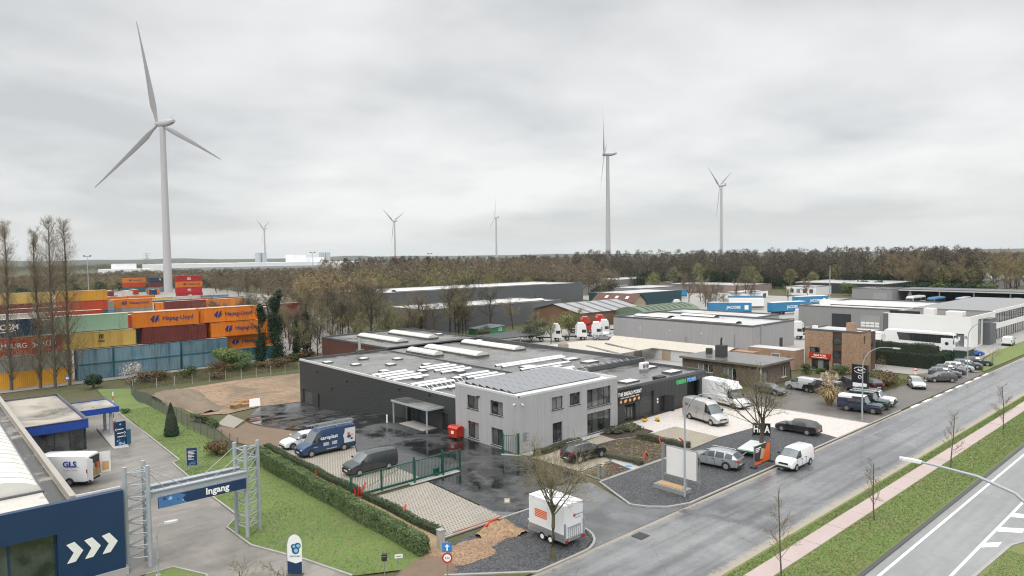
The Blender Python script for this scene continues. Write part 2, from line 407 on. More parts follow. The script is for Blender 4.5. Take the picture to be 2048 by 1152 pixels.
# ------------------------------------------------------------------ ground sheets
def sheet(name, pts, material, lift, parent=None, kind='structure', gx=4.0, gy=3.0):
    """a flat sheet cut along a common grid so that it follows the slope of the ground"""
    bm = bmesh.new()
    bm.faces.new([bm.verts.new((x, y, 0)) for x, y in pts])
    xs = [p[0] for p in pts]; ys = [p[1] for p in pts]
    if max(ys) > 70 and min(xs) < 112:
        for axis, g, lo, hi in ((0, gx, max(min(xs), -40), min(max(xs), 112)), (1, gy, max(min(ys), 69), min(max(ys), 140))):
            k = math.ceil(lo / g)
            while k * g < hi:
                co = [0, 0, 0]; co[axis] = k * g; no = [0, 0, 0]; no[axis] = 1
                bmesh.ops.bisect_plane(bm, geom=bm.verts[:] + bm.edges[:] + bm.faces[:], plane_co=co, plane_no=no); k += 1
        bmesh.ops.triangulate(bm, faces=bm.faces[:])
    for v in bm.verts: v.co.z = gz(v.co.x, v.co.y) + lift
    bmesh.ops.recalc_face_normals(bm, faces=bm.faces[:])
    if bm.faces and sum(f_.normal.z for f_ in bm.faces) < 0:
        for f_ in bm.faces: f_.normal_flip()
    me = bpy.data.meshes.new(name); bm.to_mesh(me); bm.free()
    me.materials.append(material)
    o = link(name, me, parent)
    if kind and parent is None: o['kind'] = kind
    return o
def kerb(name, pts, parent=None, wd=.16, h=.12, material=None, lift=0):
    """kerb run as a real step, mitred along a polyline"""
    b = MB(); n = len(pts); P = [Vector((x, y)) for x, y in pts]
    ring = []
    for i in range(n):
        d = (P[min(i + 1, n - 1)] - P[max(i - 1, 0)]).normalized(); nr = Vector((-d.y, d.x)) * wd / 2
        a, c_ = P[i] + nr, P[i] - nr; z = gz(*P[i])
        ring.append(((a.x, a.y, z + .001), (a.x, a.y, z + h), (c_.x, c_.y, z + h), (c_.x, c_.y, z + .001)))
    for i in range(n - 1):
        p, q = ring[i], ring[i + 1]
        for k in range(3): b.quad(p[k], q[k], q[k + 1], p[k + 1])
    b.quad(*ring[0]); b.quad(*reversed(ring[-1]))
    o = b.obj(name, material or KERB, parent)
    if parent is None: o['kind'] = 'structure'
    return o
def arc(cx_, cy_, r, a0, a1, n=8): return [(cx_ + r * math.cos(rad(a0 + (a1 - a0) * i / n)), cy_ + r * math.sin(rad(a0 + (a1 - a0) * i / n))) for i in range(n + 1)]

# base terrain: fine where the plots slope, then out to the horizon
ground = sheet('ground', [(-60, -40), (420, -40), (420, 640), (-60, 640)], FIELD, -.06, gx=4, gy=3)
big_ = MB()
BX = [-3000, -60, 420, 14000]; BY = [-3000, -40, 640, 14000]
for i in range(3):
    for j in range(3):
        if i == 1 and j == 1: continue
        zz = lambda x, y: -.06 if y < 200 or x > 150 else -2.66
        big_.quad(*[(x, y, zz(x, y)) for x, y in ((BX[i], BY[j]), (BX[i + 1], BY[j]), (BX[i + 1], BY[j + 1]), (BX[i], BY[j + 1]))])
big_.obj('ground', FIELD)['kind'] = 'structure'

sheet('service_road', [(-60, 22.3), (400, 22.3), (400, 30.4), (-60, 30.4)], A_ROAD, 0.0)
sheet('road_patch', [(44.2, 30.3), (45.6, 25.2), (46.4, 25.2), (45.0, 30.3)], A_MOUTH, .004)
sheet('road_patch', [(78, 27.3), (90, 27.3), (90, 28.6), (78, 28.6)], A_MOUTH, .004)
sheet('verge', [(-60, 21.35), (400, 21.35), (400, 22.3), (-60, 22.3)], G_VERGE, .02)
# pink path in slabs with open joints
path_ = sheet('cycle_path', [(-60, 20.05), (400, 20.05), (400, 21.35), (-60, 21.35)], KERB, .0)
x = 30.4; pm = MB()
while x < 180:
    ln = 3.9
    b = MB(); b.box(x, 20.06, .005, x + ln - .05, 21.34, .05 + rnd.uniform(-.006, .006)); b.obj('slab', PINK, path_); x += ln
b = MB(); b.box(x, 20.06, .005, 400, 21.34, .05); b.obj('slab', PINK, path_)
sheet('grass_strip', [(-60, 16.55), (400, 16.55), (400, 20.05), (-60, 20.05)], G_VERGE, .03)
kerb('road_gutter', [(-60, 16.45), (400, 16.45)], None, .3, .06, mat('gutter', (.05, .05, .048), .5))
sheet('highway', [(-60, 11.95), (400, 11.95), (400, 16.3), (-60, 16.3)], A_HIGH, 0)
sheet('highway', [(-60, -20), (400, -20), (400, 4.0), (-60, 4.0)], A_HIGH, 0)
sheet('highway', [(40, 4.0), (400, 4.0), (400, 11.95), (40, 11.95)], A_HIGH, .0)
# central reservation: its nose lies beside the hatched lane end
sheet('grass_strip', [(-60, 4.0), (56.4, 4.0), (56.4, 10.7), (55, 11.2), (48, 11.6), (-60, 11.75)], G_VERGE, .05)
kerb('kerb', [(-60, 11.85), (48, 11.7), (55.1, 11.3), (56.6, 10.75), (56.6, 4)], None, .2, .1)
def mark(pts, nm='lane_marking'):
    b = MB(); b.prism(pts, .003, .008); b.obj(nm, PAINT)['kind'] = 'structure'
mark([(-60, 15.6), (400, 15.6), (400, 15.78), (-60, 15.78)]); mark([(-60, 12.6), (400, 12.6), (400, 12.78), (-60, 12.78)])
for i in range(9):
    xx = 53.4 + 3.9 * i; y1 = 11.85 - .55 * i
    mark([(xx, 12.58), (xx + .95, max(y1, 9.5)), (xx + 2.0, max(y1, 9.5)), (xx + 1.05, 12.58)])
for i in range(30): mark([(30 + 9 * i, 0), (33 + 9 * i, 0), (33 + 9 * i, .15), (30 + 9 * i, .15)])

# plots on the far side of the road
sheet('side_road', [(28, 30.41), (48, 30.41), (46.0, 30.8), (43.9, 31.6), (42.6, 33.75), (44.3, 38.95), (44.8, 42), (33.6, 42), (33.6, 38.6), (36.5, 38.6), (36.5, 33.2), (35.4, 31.2), (33.7, 30.5)], A_MOUTH, .012)
yard = sheet('asphalt_yard', [(34.3, 49.0), (33.9, 40.2), (35.2, 38.75), (36.7, 38.75), (38.5, 40.5), (41.5, 41.0), (44.3, 39.6), (45.5, 42.0), (45.6, 48.7), (45.6, 60.5), (46, 61), (46, 101.3), (40, 102.6), (35.2, 95.6), (34.2, 84), (33.8, 75.8), (37.2, 69), (34.2, 62)], A_YARD, .02)
sheet('driveway', [(-60, 46.9), (10.8, 47.4), (12.6, 47.3), (13.8, 44.6), (12, 30.41), (22, 30.41), (20.4, 38.1), (19.2, 42.3), (17.4, 47.1), (17.3, 51.5), (18.76, 53.3), (18.76, 59.6), (19.17, 71.7), (19.95, 72.5), (20.3, 86), (20.9, 100), (23, 120), (5, 124), (5, 101), (-60, 101)], A_LANE, .012)
kerb('driveway_kerb', [(20.4, 38.1), (19.25, 42.3), (17.5, 47.1), (17.4, 51.5), (18.86, 53.3), (18.86, 59.6), (19.25, 71.65), (20.05, 72.45), (20.4, 86), (21.0, 100), (23.2, 120)], None, .14, .09)
LAWN = [(20.5, 38.0), (25.1, 35.6), (25.4, 60), (25.1, 75), (24.9, 95), (25.4, 103), (28.2, 127), (30, 133), (25, 137), (23.3, 120), (21.1, 100), (20.5, 86), (20.1, 72.4), (19.3, 71.6), (18.96, 59.6), (18.96, 53.3), (17.5, 51.5), (17.6, 47.1), (19.35, 42.3)]
sheet('lawn', LAWN, G_LAWN, .04)
sheet('lawn', [(-20, 30.6), (11.9, 30.6), (13.6, 44.6), (12.5, 47.1), (10.9, 47.2), (-20, 46.7)], G_LAWN, .04)
kerb('driveway_kerb', [(10.9, 47.3), (12.5, 47.2), (13.7, 44.6), (12, 31)], None, .14, .09)
sheet('lawn', [(22.1, 30.6), (29, 30.6), (24.4, 34.3), (20.6, 37.9)], G_WILD, .03)
# gravel bed by the first tree, with its kerb
sheet('gravel_bed', [(24.6, 34.2), (29.2, 30.5), (33.7, 30.55), (35.3, 31.3), (36.4, 33.2), (36.4, 38.5), (33.6, 38.5), (27.0, 37.4), (25.6, 35.6)], GR_BLACK, .05)
kerb('kerb', [(24.6, 34.1), (29.2, 30.42), (32.2, 30.4)] + arc(33.4, 33.5, 3.1, -85, -8, 6) + [(36.5, 38.55), (27.9, 38.75)], None, .18, .11)
sheet('gravel_bed', [(46.3, 30.75), (74.1, 30.75), (74.9, 33.1), (73.0, 38.9), (65.5, 39.45), (58.6, 38.95), (45.0, 38.85), (42.75, 33.75), (43.9, 31.7)], GR_BLACK, .05)
kerb('kerb', [(58.6, 39.02), (45.0, 38.92), (42.65, 33.75), (43.2, 32.5), (44.4, 31.3), (46.3, 30.6), (74.2, 30.6), (83.4, 30.6)], None, .18, .11)
sheet('pale_forecourt', [(58.0, 49.9), (61.2, 50.3), (81.2, 50.8), (82.9, 41.9), (83.2, 30.7), (74.3, 30.7), (75.05, 33.1), (73.15, 39.0), (65.6, 39.6), (66.0, 45.65), (60.3, 45.75), (62.7, 46.1), (58, 49)], PALE, .03)
pv = sheet('car_park_pavers', [(28.6, 70.2), (37.0, 68.6), (34.2, 62.3), (34.2, 50.2), (28.3, 50.1), (28.9, 56)], PV_LIGHT, .035)
kerb('kerb', [(34.25, 62.2), (34.25, 50.2)], None, .12, .05); kerb('kerb', [(28.55, 70.2), (28.4, 39.0), (33.6, 38.85)], None, .14, .08)
sheet('car_park_pavers', [(28.5, 49.5), (34.15, 49.5), (33.6, 38.9), (28.5, 39.0)], PV_LIGHT, .035)
sheet('car_park_pavers', [(45.8, 48.4), (51.6, 48.6), (57.9, 49.0), (56.7, 46.85), (52.6, 47.0), (50.6, 42.35), (45.9, 42.1)], PV_TAN, .035)
sheet('car_park_pavers', [(60.4, 45.7), (66.0, 45.6), (65.5, 39.55), (58.65, 39.1)], PV_TAN, .045)
# planted beds
kk = [(45.7, 41.7), (50.3, 42.0), (49.75, 39.15), (45.55, 39.15)]
sheet('mulch_bed', kk, GR_SOIL, .06); kerb('bed_edging', kk + [kk[0]], None, .08, .1)
kk = [(52.6, 46.95), (56.7, 46.8), (60.3, 45.6), (58.6, 39.15), (51.2, 39.2), (51.0, 43.2)]
sheet('mulch_bed', kk, GR_SOIL, .06); kerb('bed_edging', kk + [kk[0]], None, .08, .1)
sheet('mulch_bed', [(57.1, 49.5), (62.9, 50.2), (62.6, 46.2), (60.2, 46.0), (56.8, 46.95)], GR_SOIL, .06)
b = MB(); b.prism([(50.35, 42.0), (51.05, 42.7), (51.15, 39.2), (49.8, 39.15)], .0, .05); b.obj('concrete_path', CONC)['kind'] = 'structure'
b = MB(); b.prism([(45.7, 48.5), (62, 50.35), (61.2, 49.95), (45.7, 49.3)], .0, .05)
b = MB(); b.prism([(46, 49.0), (57.9, 49.05), (57.9, 49.95), (45.7, 49.95)], .0, .04); b.obj('concrete_path', CONC)['kind'] = 'structure'
# worn brown lot further along the road
sheet('brown_lot', [(83.3, 30.7), (130, 30.7), (128, 36), (121, 38.5), (112, 40), (109, 41), (94, 49.9), (88, 49.8), (82.5, 50.7), (83.0, 41.9)], A_BROWN, .03)
kerb('kerb', [(83.5, 30.6), (92.5, 30.6)], None, .16, .1)
kerb('kerb', [(83.1, 31), (83.0, 41.9), (82.4, 50.5)], None, .14, .08)
# white dashes along the gutter
for i in range(8): mark([(95.5 + 4.6 * i, 30.15), (98.2 + 4.6 * i, 30.15), (98.2 + 4.6 * i, 30.5), (95.5 + 4.6 * i, 30.5)])
sheet('lawn', [(103, 36.4), (121, 35.6), (121.5, 38), (116, 41.4), (109, 41.5)], G_WILD, .06)
sheet('lawn', [(132, 31.2), (220, 31.2), (220, 35), (160, 36), (140, 34)], G_VERGE, .05)
sheet('pale_forecourt', [(121, 38.3), (128, 36), (131, 31.0), (132, 34.5), (160, 36), (260, 35), (260, 80), (185, 100), (185, 120), (110, 130), (95, 120), (95, 95), (105, 60), (112, 55), (121, 45)], mat('yard_concrete', (.30, .285, .265), .5, var=.2, vs=.15, fine=.1, fs=3), .02)
# dirt lot behind, slabs and path
sheet('dirt_lot', [(31.2, 126), (31.1, 103.5), (34.8, 101.3), (40, 102.7), (46, 101.5), (61, 103), (61.4, 126), (48, 128.5)], DIRT, .05)
sheet('concrete_pad', [(27.2, 89.5), (34.8, 100.8), (35.0, 95.3), (27.3, 83.4)], mat('pad_concrete', (.25, .225, .19), .7, var=.15), .05)
sheet('loam_patch', [(27.6, 70.4), (37.0, 69.0), (33.75, 75.8), (34.1, 84), (34.6, 93.5), (27.1, 82.8), (26.4, 76)], LOAM, .03)
sheet('truck_yard', [(185, 101), (262, 81), (300, 100), (300, 165), (292, 246), (230, 250), (226, 198), (196, 162), (192, 130)], MAT['yard_concrete'], .02)
sheet('container_yard', [(-60, 141), (66, 148), (80, 152), (140, 230), (160, 520), (-60, 640)], mat('yard_hardstanding', (.24, .22, .20), .6, var=.2, vs=.1), .03)
sheet('sand_strip', [(25.7, 67.5), (28.1, 70.4), (27.8, 52), (27.8, 38.6), (26.6, 37.0), (25.7, 37.6)], SAND, .05)
# ------------------------------------------------------------------ building materials
def m_clad(name, col, pitch=.3, depth=.02, rough=.45, vert=True, streak=.12, metal=0.0, spec=.5, joint=0):
    """ribbed sheet cladding: relief follows the wall, colour stays even with faint rain streaks"""
    t = NT(name); s = t.n('ShaderNodeSeparateXYZ', {0: t.pos}).outputs
    c = t.ma('ADD', s[0], s[1]) if vert else s[2]
    w_ = t.ma('PINGPONG', c, pitch / 2); w_ = t.ramp(w_, pitch * .12, pitch * .3)
    t.bump(w_, depth, .8)
    a = t.noise(.3, 4); st = t.noise(1.0, 4, .6, sc3=(2.2, 2.2, .10)); g = t.noise(30, 2)
    k = t.ma('SUBTRACT', t.ma('MULTIPLY_ADD', a, .16, .92), t.ma('MULTIPLY', t.ramp(st, .5, .78), streak)); k = t.ma('MULTIPLY_ADD', g, .06, k)
    if joint: k = t.ma('MULTIPLY', k, t.ma('MULTIPLY_ADD', t.ma('LESS_THAN', t.ma('FRACT', t.ma('DIVIDE', c, joint)), .03), -.3, 1.0))
    return t.fin(t.scale(col, k), rough, metal, spec)
def m_roof(name, dry, wet, lo=.42, hi=.62, seam=True):
    """flat bitumen roof after rain: seams, ponding, grime"""
    t = NT(name); p1 = t.noise(.16, 5, .62, dist=.7); p2 = t.noise(.9, 5, .65); f_ = t.noise(25, 3)
    k = t.ramp(t.ma('ADD', t.ma('MULTIPLY', p1, .7), t.ma('MULTIPLY', p2, .3)), lo, hi)
    col = t.mix(k, dry, wet); col = t.scale(col, t.ma('MULTIPLY_ADD', f_, .4, .8)); col = t.scale(col, t.ma('MULTIPLY_ADD', p2, .5, .75))
    if seam:
        s = t.n('ShaderNodeSeparateXYZ', {0: t.pos}).outputs
        l = t.ma('LESS_THAN', t.ma('FRACT', s[1]), .06); col = t.mix(t.ma('MULTIPLY', l, .45), col, (.02, .02, .02))
        col = t.mix(t.ma('MULTIPLY', t.ma('GREATER_THAN', t.noise(.9, 1, .5, sc3=(.06, 1.1, 1)), .55), .25), col, (.16, .155, .15))
    t.bump(f_, .006, t.ma('MULTIPLY_ADD', k, -.4, .45))
    return t.fin(col, t.ma('MULTIPLY_ADD', k, -.24, .44), 0, .5)
R_MAIN = m_roof('wet_bitumen_roof', (.23, .222, .21), (.065, .065, .065), .39, .57)
R_OFFICE = mat('white_roof_membrane', (.62, .62, .60), .4, var=.12, vs=.4)
R_PALE = m_roof('pale_wet_roof', (.50, .50, .49), (.33, .335, .335), .45, .65, False)
R_WASH = m_roof('stained_pale_roof', (.52, .49, .44), (.13, .125, .11), .52, .64, False)
R_ANNEX = m_roof('stained_annex_roof', (.40, .36, .30), (.12, .115, .10), .46, .66, False)
C_DARK = m_clad('charcoal_brick_cladding', (.036, .038, .039), .25, .012, .55, False, .05)
C_BLACK = m_clad('anthracite_cladding', (.036, .039, .040), .3, .02, .45, True, .06)
C_GREY = m_clad('pale_grey_cladding', (.37, .372, .38), .45, .01, .45, True, .14, joint=1.13)
C_BROWN = m_clad('red_brown_cladding', (.085, .035, .026), .3, .03, .5, True, .1)
C_HALL = m_clad('mid_grey_cladding', (.31, .305, .31), .3, .025, .5, True, .1, joint=1.0)
C_STEEL = m_clad('dark_grey_hall_cladding', (.105, .112, .12), .35, .03, .45, True, .08)
C_LGREY = m_clad('light_grey_cladding', (.22, .22, .22), .3, .03, .5, True, .05)
C_WHITE = mat('white_cladding', (.76, .76, .75), .45, var=.06, vs=.2)
FR = mat('black_window_frame', (.018, .018, .019), .4); FRW = mat('white_window_frame', (.7, .7, .68), .4)
t = NT('window_glass'); n1 = t.noise(.8, 3); oi = t.n('ShaderNodeObjectInfo').outputs['Random']; t.b.inputs['Coat Weight'].default_value = .6; t.b.inputs['Coat Roughness'].default_value = .02
GLASS = t.fin(t.mix(t.ma('MULTIPLY', t.ramp(oi, .62, .95), .8), t.mix(t.ramp(n1, .4, .62), (.012, .016, .018), (.06, .068, .07)), (.26, .27, .26)), .04, 0, .7)
ALU = mat('aluminium', (.62, .63, .64), .32, 1.0, var=.06); GALV = mat('galvanised_steel', (.44, .46, .48), .42, .75, var=.1, vs=3)
STEELP = mat('grey_painted_steel', (.33, .36, .39), .45, var=.08, vs=2)
t = NT('skylight_plastic'); n1 = t.noise(3, 4); SKYL = t.fin(t.scale((.60, .58, .53), t.ma('MULTIPLY_ADD', n1, .3, .85)), .3, 0, .5)
CAPM = mat('parapet_cap', (.11, .115, .12), .35, .3); CAPW = mat('pale_parapet_cap', (.55, .55, .55), .35)
PVG = mat('solar_glass', (.20, .205, .215), .32, var=.12, vs=.8); PVF = mat('solar_back_sheet', (.60, .61, .62), .25, .35)
WHITE = mat('white_paint', (.78, .78, .77), .35, var=.04); BLACK = mat('black_plastic', (.015, .015, .016), .5)
RED = mat('red_plastic', (.46, .03, .012), .35, var=.06); GREEN = mat('dark_green_steel', (.008, .075, .05), .4, var=.08)
ORANGE = mat('orange_paint', (.75, .13, .02), .4); YELLOW = mat('yellow_paint', (.65, .38, .04), .45); NAVY = mat('navy_panel', (.010, .035, .095), .35, var=.08)
BLUEP = mat('royal_blue_fascia', (.012, .055, .30), .35, var=.06)
WOOD = mat('raw_timber', (.36, .23, .11), .7, var=.2, vs=3)

# ------------------------------------------------------------------ the dark warehouse
XP, YN, XN, YP = Vector((1, 0, 0)), Vector((0, -1, 0)), Vector((-1, 0, 0)), Vector((0, 1, 0))
wh = T('warehouse', 'large black flat-roofed warehouse with skylights behind the grey office', 'warehouse', (46, 61, 0), W=True)
b = MB()
# left wall X=46 from y 61 to 101, footing follows the falling yard; openings for the loading door, side doors and the canopy entrance
hl = [(2.2, 0, 4.2, 2.1), (.8, 0, 1.5, 1.95)]
o_ = Vector((46, 101.2, -2.75)); hh = [(1.0, .35, 4.1, 2.45), (6.0, .35, 6.6, 2.35), (30.5, 2.75, 33.4, 4.95), (37.6, 2.75, 38.7, 4.75)]
wall(b, o_, YN, 40.6, 7.0, hh, .25, XN)
b.quad((61.5, 101.2, -2.75), (46, 101.2, -2.75), (46, 101.2, 4.25), (61.5, 101.2, 4.25))
b.quad((46, 60.6, -.2), (62, 60.6, -.2), (62, 60.6, 4.25), (46, 60.6, 4.25))
b.obj('wall', C_DARK, wh)
SH = mat('grey_roller_shutter', (.075, .08, .082), .45)
def shutter(par, x0, y0, z0, x1, y1, z1, mt, n=10, ax='x'):
    """door leaf of horizontal slats between two points"""
    d = MB(); hgt = (z1 - z0) / n
    for i in range(n):
        za, zb = z0 + i * hgt, z0 + (i + 1) * hgt - .012
        nx, ny = (y0 - y1), (x1 - x0); l = math.hypot(nx, ny); nx, ny = nx / l * .02, ny / l * .02
        d.prism([(x0, y0), (x1, y1), (x1 + nx, y1 + ny), (x0 + nx, y0 + ny)], za, zb)
    return d.obj('door', mt, par)
shutter(wh, 46.2, 100.2, -2.4, 46.2, 97.1, -.3, SH)
for (ya, yb, za, zb) in ((95.2, 94.6, -2.4, -.4), (63.6, 62.5, 0, 2.0)):
    d = MB(); d.box(46.18, yb, za, 46.22, ya, zb); o = d.obj('door', BLACK, wh); d = MB(); d.box(46.12, yb + .1, za + 1, 46.17, yb + .15, za + 1.15); d.obj('handle', ALU, o)
d = MB(); d.box(46.2, 67.8, 0, 46.24, 70.7, 2.2); o = d.obj('door', mat('dark_green_door', (.012, .03, .025), .4), wh)
for yy in (68.7, 69.7): d = MB(); d.box(46.17, yy, 0, 46.2, yy + .05, 2.2); d.obj('mullion', BLACK, o)
# front of the bakery wing
b = MB(); o_ = Vector((61.22, 51, -.1))
fh = [(2.3, .1, 4.4, 2.15), (5.4, .1, 5.5 + 2.55, 3.1), (9.2, .1, 10.4, 2.15), (15.3, .1, 18.2, 3.2)]
wall(b, o_, XP, 19.5, 4.3, fh, .3, YN)
b.quad((80.72, 51, -.1), (80.72, 62, -.1), (80.72, 62, 4.2), (80.72, 51, 4.2))
b.quad((80.72, 62, 0), (82.0, 62, 0), (82.0, 62, 4.25), (80.72, 62, 4.25))
b.quad((82.0, 62, -.2), (82.0, 101.4, -.2), (82.0, 101.4, 4.25), (82.0, 62, 4.25))
b.obj('front_wall', C_BLACK, wh)
window(wh, o_, XP, YN, fh[0], .3, 3, 1, FR, GLASS)
shutter(wh, 66.65, 51.26, 0, 69.25, 51.26, 3.0, mat('charcoal_sectional_door', (.05, .053, .055), .4), 6)
d = MB(); d.box(70.45, 51.25, 0, 71.6, 51.3, 2.05); o = d.obj('door', BLACK, wh)
d = MB(); d.prism([(71.62, 51.2), (72.35, 50.15), (72.4, 50.18), (71.68, 51.24)], .02, 2.05); d.obj('open_leaf', BLACK, o)
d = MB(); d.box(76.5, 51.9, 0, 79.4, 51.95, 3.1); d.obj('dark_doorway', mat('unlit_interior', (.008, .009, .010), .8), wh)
# rear red-brown block
b = MB(); b.quad((61.5, 125, -2.8), (61.5, 101.2, -2.8), (61.5, 101.2, 4.5), (61.5, 125, 4.5)); b.quad((61.5, 125, 4.5), (82.4, 125, 4.5), (82.4, 125, -2.8), (61.5, 125, -2.8)); b.quad((82.4, 101.2, -1), (82.4, 125, -1), (82.4, 125, 4.5), (82.4, 101.2, 4.5))
b.obj('rear_wall', C_BROWN, wh)
d = MB(); d.tube((61.38, 124.6, -2.7), (61.38, 124.6, 4.5), .07, n=8); d.obj('downpipe', ALU, wh)
# roofs inside low parapets
roof = MB(); roof.quad((46.2, 60.6, 4.0), (61.3, 60.6, 4.0), (61.3, 101, 4.0), (46.2, 101, 4.0)); roof = roof.obj('roof', R_MAIN, wh)
b = MB(); b.quad((61.3, 62, 4.0), (81.8, 62, 4.0), (81.8, 101, 4.0), (61.3, 101, 4.0)); b.obj('roof', R_MAIN, wh)
b = MB(); b.quad((61.3, 51.2, 3.95), (80.5, 51.2, 3.95), (80.5, 61.9, 3.95), (61.3, 61.9, 3.95)); b.obj('roof', R_MAIN, wh)
b = MB(); b.quad((61.7, 101.3, 4.25), (82.2, 101.3, 4.25), (82.2, 124.8, 4.25), (61.7, 124.8, 4.25)); b.obj('roof', R_MAIN, wh)
def cap(par, pts, z, wd=.28, h=.22, mt=None):
    c_ = MB()
    for (xa, ya), (xb, yb) in zip(pts, pts[1:]):
        x0_, x1_ = min(xa, xb), max(xa, xb); y0_, y1_ = min(ya, yb), max(ya, yb)
        c_.box(x0_ - wd / 2, y0_ - wd / 2, z - h, x1_ + wd / 2, y1_ + wd / 2, z + .03)
    return c_.obj('parapet', mt or CAPM, par)
cap(wh, [(46.08, 60.75), (46.08, 101.1)], 4.27, .22, .24, CAPW); cap(wh, [(46.3, 101.12), (61.4, 101.12)], 4.26, .2, .24)
cap(wh, [(61.42, 61), (61.42, 101)], 4.16, .22, .16); cap(wh, [(81.95, 62.3), (81.95, 101.2)], 4.55, .26, .55); cap(wh, [(69.6, 62.0), (81.6, 62.0)], 4.6, .2, .6)
cap(wh, [(61.5, 101.4), (61.5, 124.9)], 4.54, .24, .3); cap(wh, [(61.75, 124.95), (82.3, 124.95)], 4.53, .22, .3); cap(wh, [(82.35, 101.6), (82.35, 124.7)], 4.52, .22, .3); cap(wh, [(61.75, 101.35), (82.1, 101.35)], 4.44, .22, .2)
cap(wh, [(61.4, 51.08), (80.6, 51.08)], 4.24, .2, .3); cap(wh, [(80.68, 51.3), (80.68, 61.7)], 4.24, .2, .3)
def dome(x_, y_, z_, w_=1.25, l_=1.25, par=None, nm='skylight', hgt=.13):
    b = MB(); b.box(x_ - w_ / 2, y_ - l_ / 2, z_, x_ + w_ / 2, y_ + l_ / 2, z_ + .22); o = b.obj(nm, CAPM, par or wh)
    c_ = MB(); n = 6
    for i in range(n + 1):
        for j in range(n + 1):
            u_, v_ = i / n * 2 - 1, j / n * 2 - 1
            c_.v.append((x_ + u_ * w_ * .47, y_ + v_ * l_ * .47, z_ + .225 + hgt * (1 - u_ ** 4) * (1 - v_ ** 4) * (1 - .25 * (u_ * u_ + v_ * v_))))
    for i in range(n):
        for j in range(n): a = i * (n + 1) + j; c_.f.append((a, a + n + 1, a + n + 2, a + 1))
    c_.obj('dome', SKYL, o, True, 60); return o
for x_, y_ in ((47.9, 95.5), (49.8, 90.4), (53.6, 94.8), (53.5, 86.7), (57.2, 90.7), (57.2, 82.7), (49.7, 82.2), (53.5, 78.5), (57.0, 74.5), (49.9, 74.4), (53.6, 70.6), (49.3, 66.2)): dome(x_, y_, 4.0)
for x_, y_, w_, l_ in ((66.4, 70.8, 2.2, 1.6), (75.8, 71.2, 2.6, 1.5), (75.9, 67.5, 2.6, 1.5), (67.4, 53.5, 2.6, 1.5), (77.1, 53.8, 2.6, 1.5), (77.9, 58.2, 2.2, 1.4)): dome(x_, y_, 3.97, w_, l_, hgt=.1)
dome(80.2, 111.5, 4.25, 1.3, 1.3); dome(80.3, 99.0, 4.0, 1.4, 1.4)
b = MB(); b.box(71.0, 51.5, 3.95, 72.6, 52.5, 4.35); b.obj('roof_hatch', BLACK, wh)
def vault(x_, y0_, y1_, w_, z_, hgt=.5):
    """barrel skylight with ribs"""
    b = MB(); b.box(x_ - w_ / 2 - .1, y0_ - .1, z_, x_ + w_ / 2 + .1, y1_ + .1, z_ + .3); o = b.obj('barrel_skylight', CAPM, wh)
    n = 10; prof = [(x_ - w_ / 2 * math.cos(PI * i / n), z_ + .3 + hgt * math.sin(PI * i / n)) for i in range(n + 1)]
    k = max(3, int((y1_ - y0_) / 1.05)); st = (y1_ - y0_) / k
    for j in range(k):
        p = MB(); ya, yb = y0_ + j * st, y0_ + (j + 1) * st - .06
        for (xa, za), (xb, zb) in zip(prof, prof[1:]): p.quad((xa, ya, za), (xb, ya, zb), (xb, yb, zb), (xa, yb, za))
        p.quad(*[(a_, ya, c_) for a_, c_ in prof]); p.quad(*[(a_, yb, c_) for a_, c_ in reversed(prof)])
        p.obj('pane', SKYL, o, True, 50)
vault(68.0, 106, 120.3, 2.3, 4.25); vault(75.2, 106.5, 120.6, 2.3, 4.25); vault(63.6, 88.6, 96.5, 1.8, 4.0, .6); vault(68.2, 83.2, 97.6, 2.5, 4.0); vault(77.0, 84, 98.6, 2.5, 4.0)
b = MB(); b.box(55.6, 100.2, 4.0, 56.9, 101.0, 4.7); o = b.obj('flue', CAPM, wh); b = MB(); b.tube((56.2, 100.6, 4.7), (56.2, 100.6, 6.6), .22, n=12); b.obj('pipe', mat('old_flue', (.33, .32, .29), .5), o)
# bright low solar racks: rows along X, each panel its own piece
for x0_, x1_, y_ in ((46.6, 52.1, 78.5), (46.6, 52.1, 76.7), (46.6, 52.1, 75.0), (46.6, 52, 70.9), (46.6, 52.2, 69.4), (54.6, 59.8, 79.0), (54.6, 59.8, 77.1), (54.5, 59.7, 75.4), (54.6, 59.7, 71.5), (54.5, 59.8, 69.8), (54.5, 59.8, 68.2), (63.4, 77.2, 74.4), (63.4, 76.4, 73.0), (64.0, 70, 67.6), (62.6, 70.5, 65.6), (62.6, 69, 64.5), (63.6, 73.5, 69.3), (46.6, 52, 67.0 - .6), (54.5, 59.8, 66.4), (46.6, 52.1, 80.2), (54.6, 59.8, 80.7), (70.5, 80.2, 61.5 + 1.3)):
    b = MB(); b.box(x0_, y_ - .24, 4.0, x1_, y_ - .2, 4.12); b.box(x0_, y_ + .15, 4.0, x1_, y_ + .2, 4.28); o = b.obj('solar_rack', ALU, wh)
    n = max(2, round((x1_ - x0_) / 1.75)); st = (x1_ - x0_) / n
    for i in range(n):
        xa, xb = x0_ + i * st + .015, x0_ + (i + 1) * st - .015
        p = MB(); p.extr([(xa, y_ - .24, 4.13), (xb, y_ - .24, 4.13), (xb, y_ + .2, 4.30), (xa, y_ + .2, 4.30)], (0, -.01, .035)); p.obj('solar_panel', PVF, o)
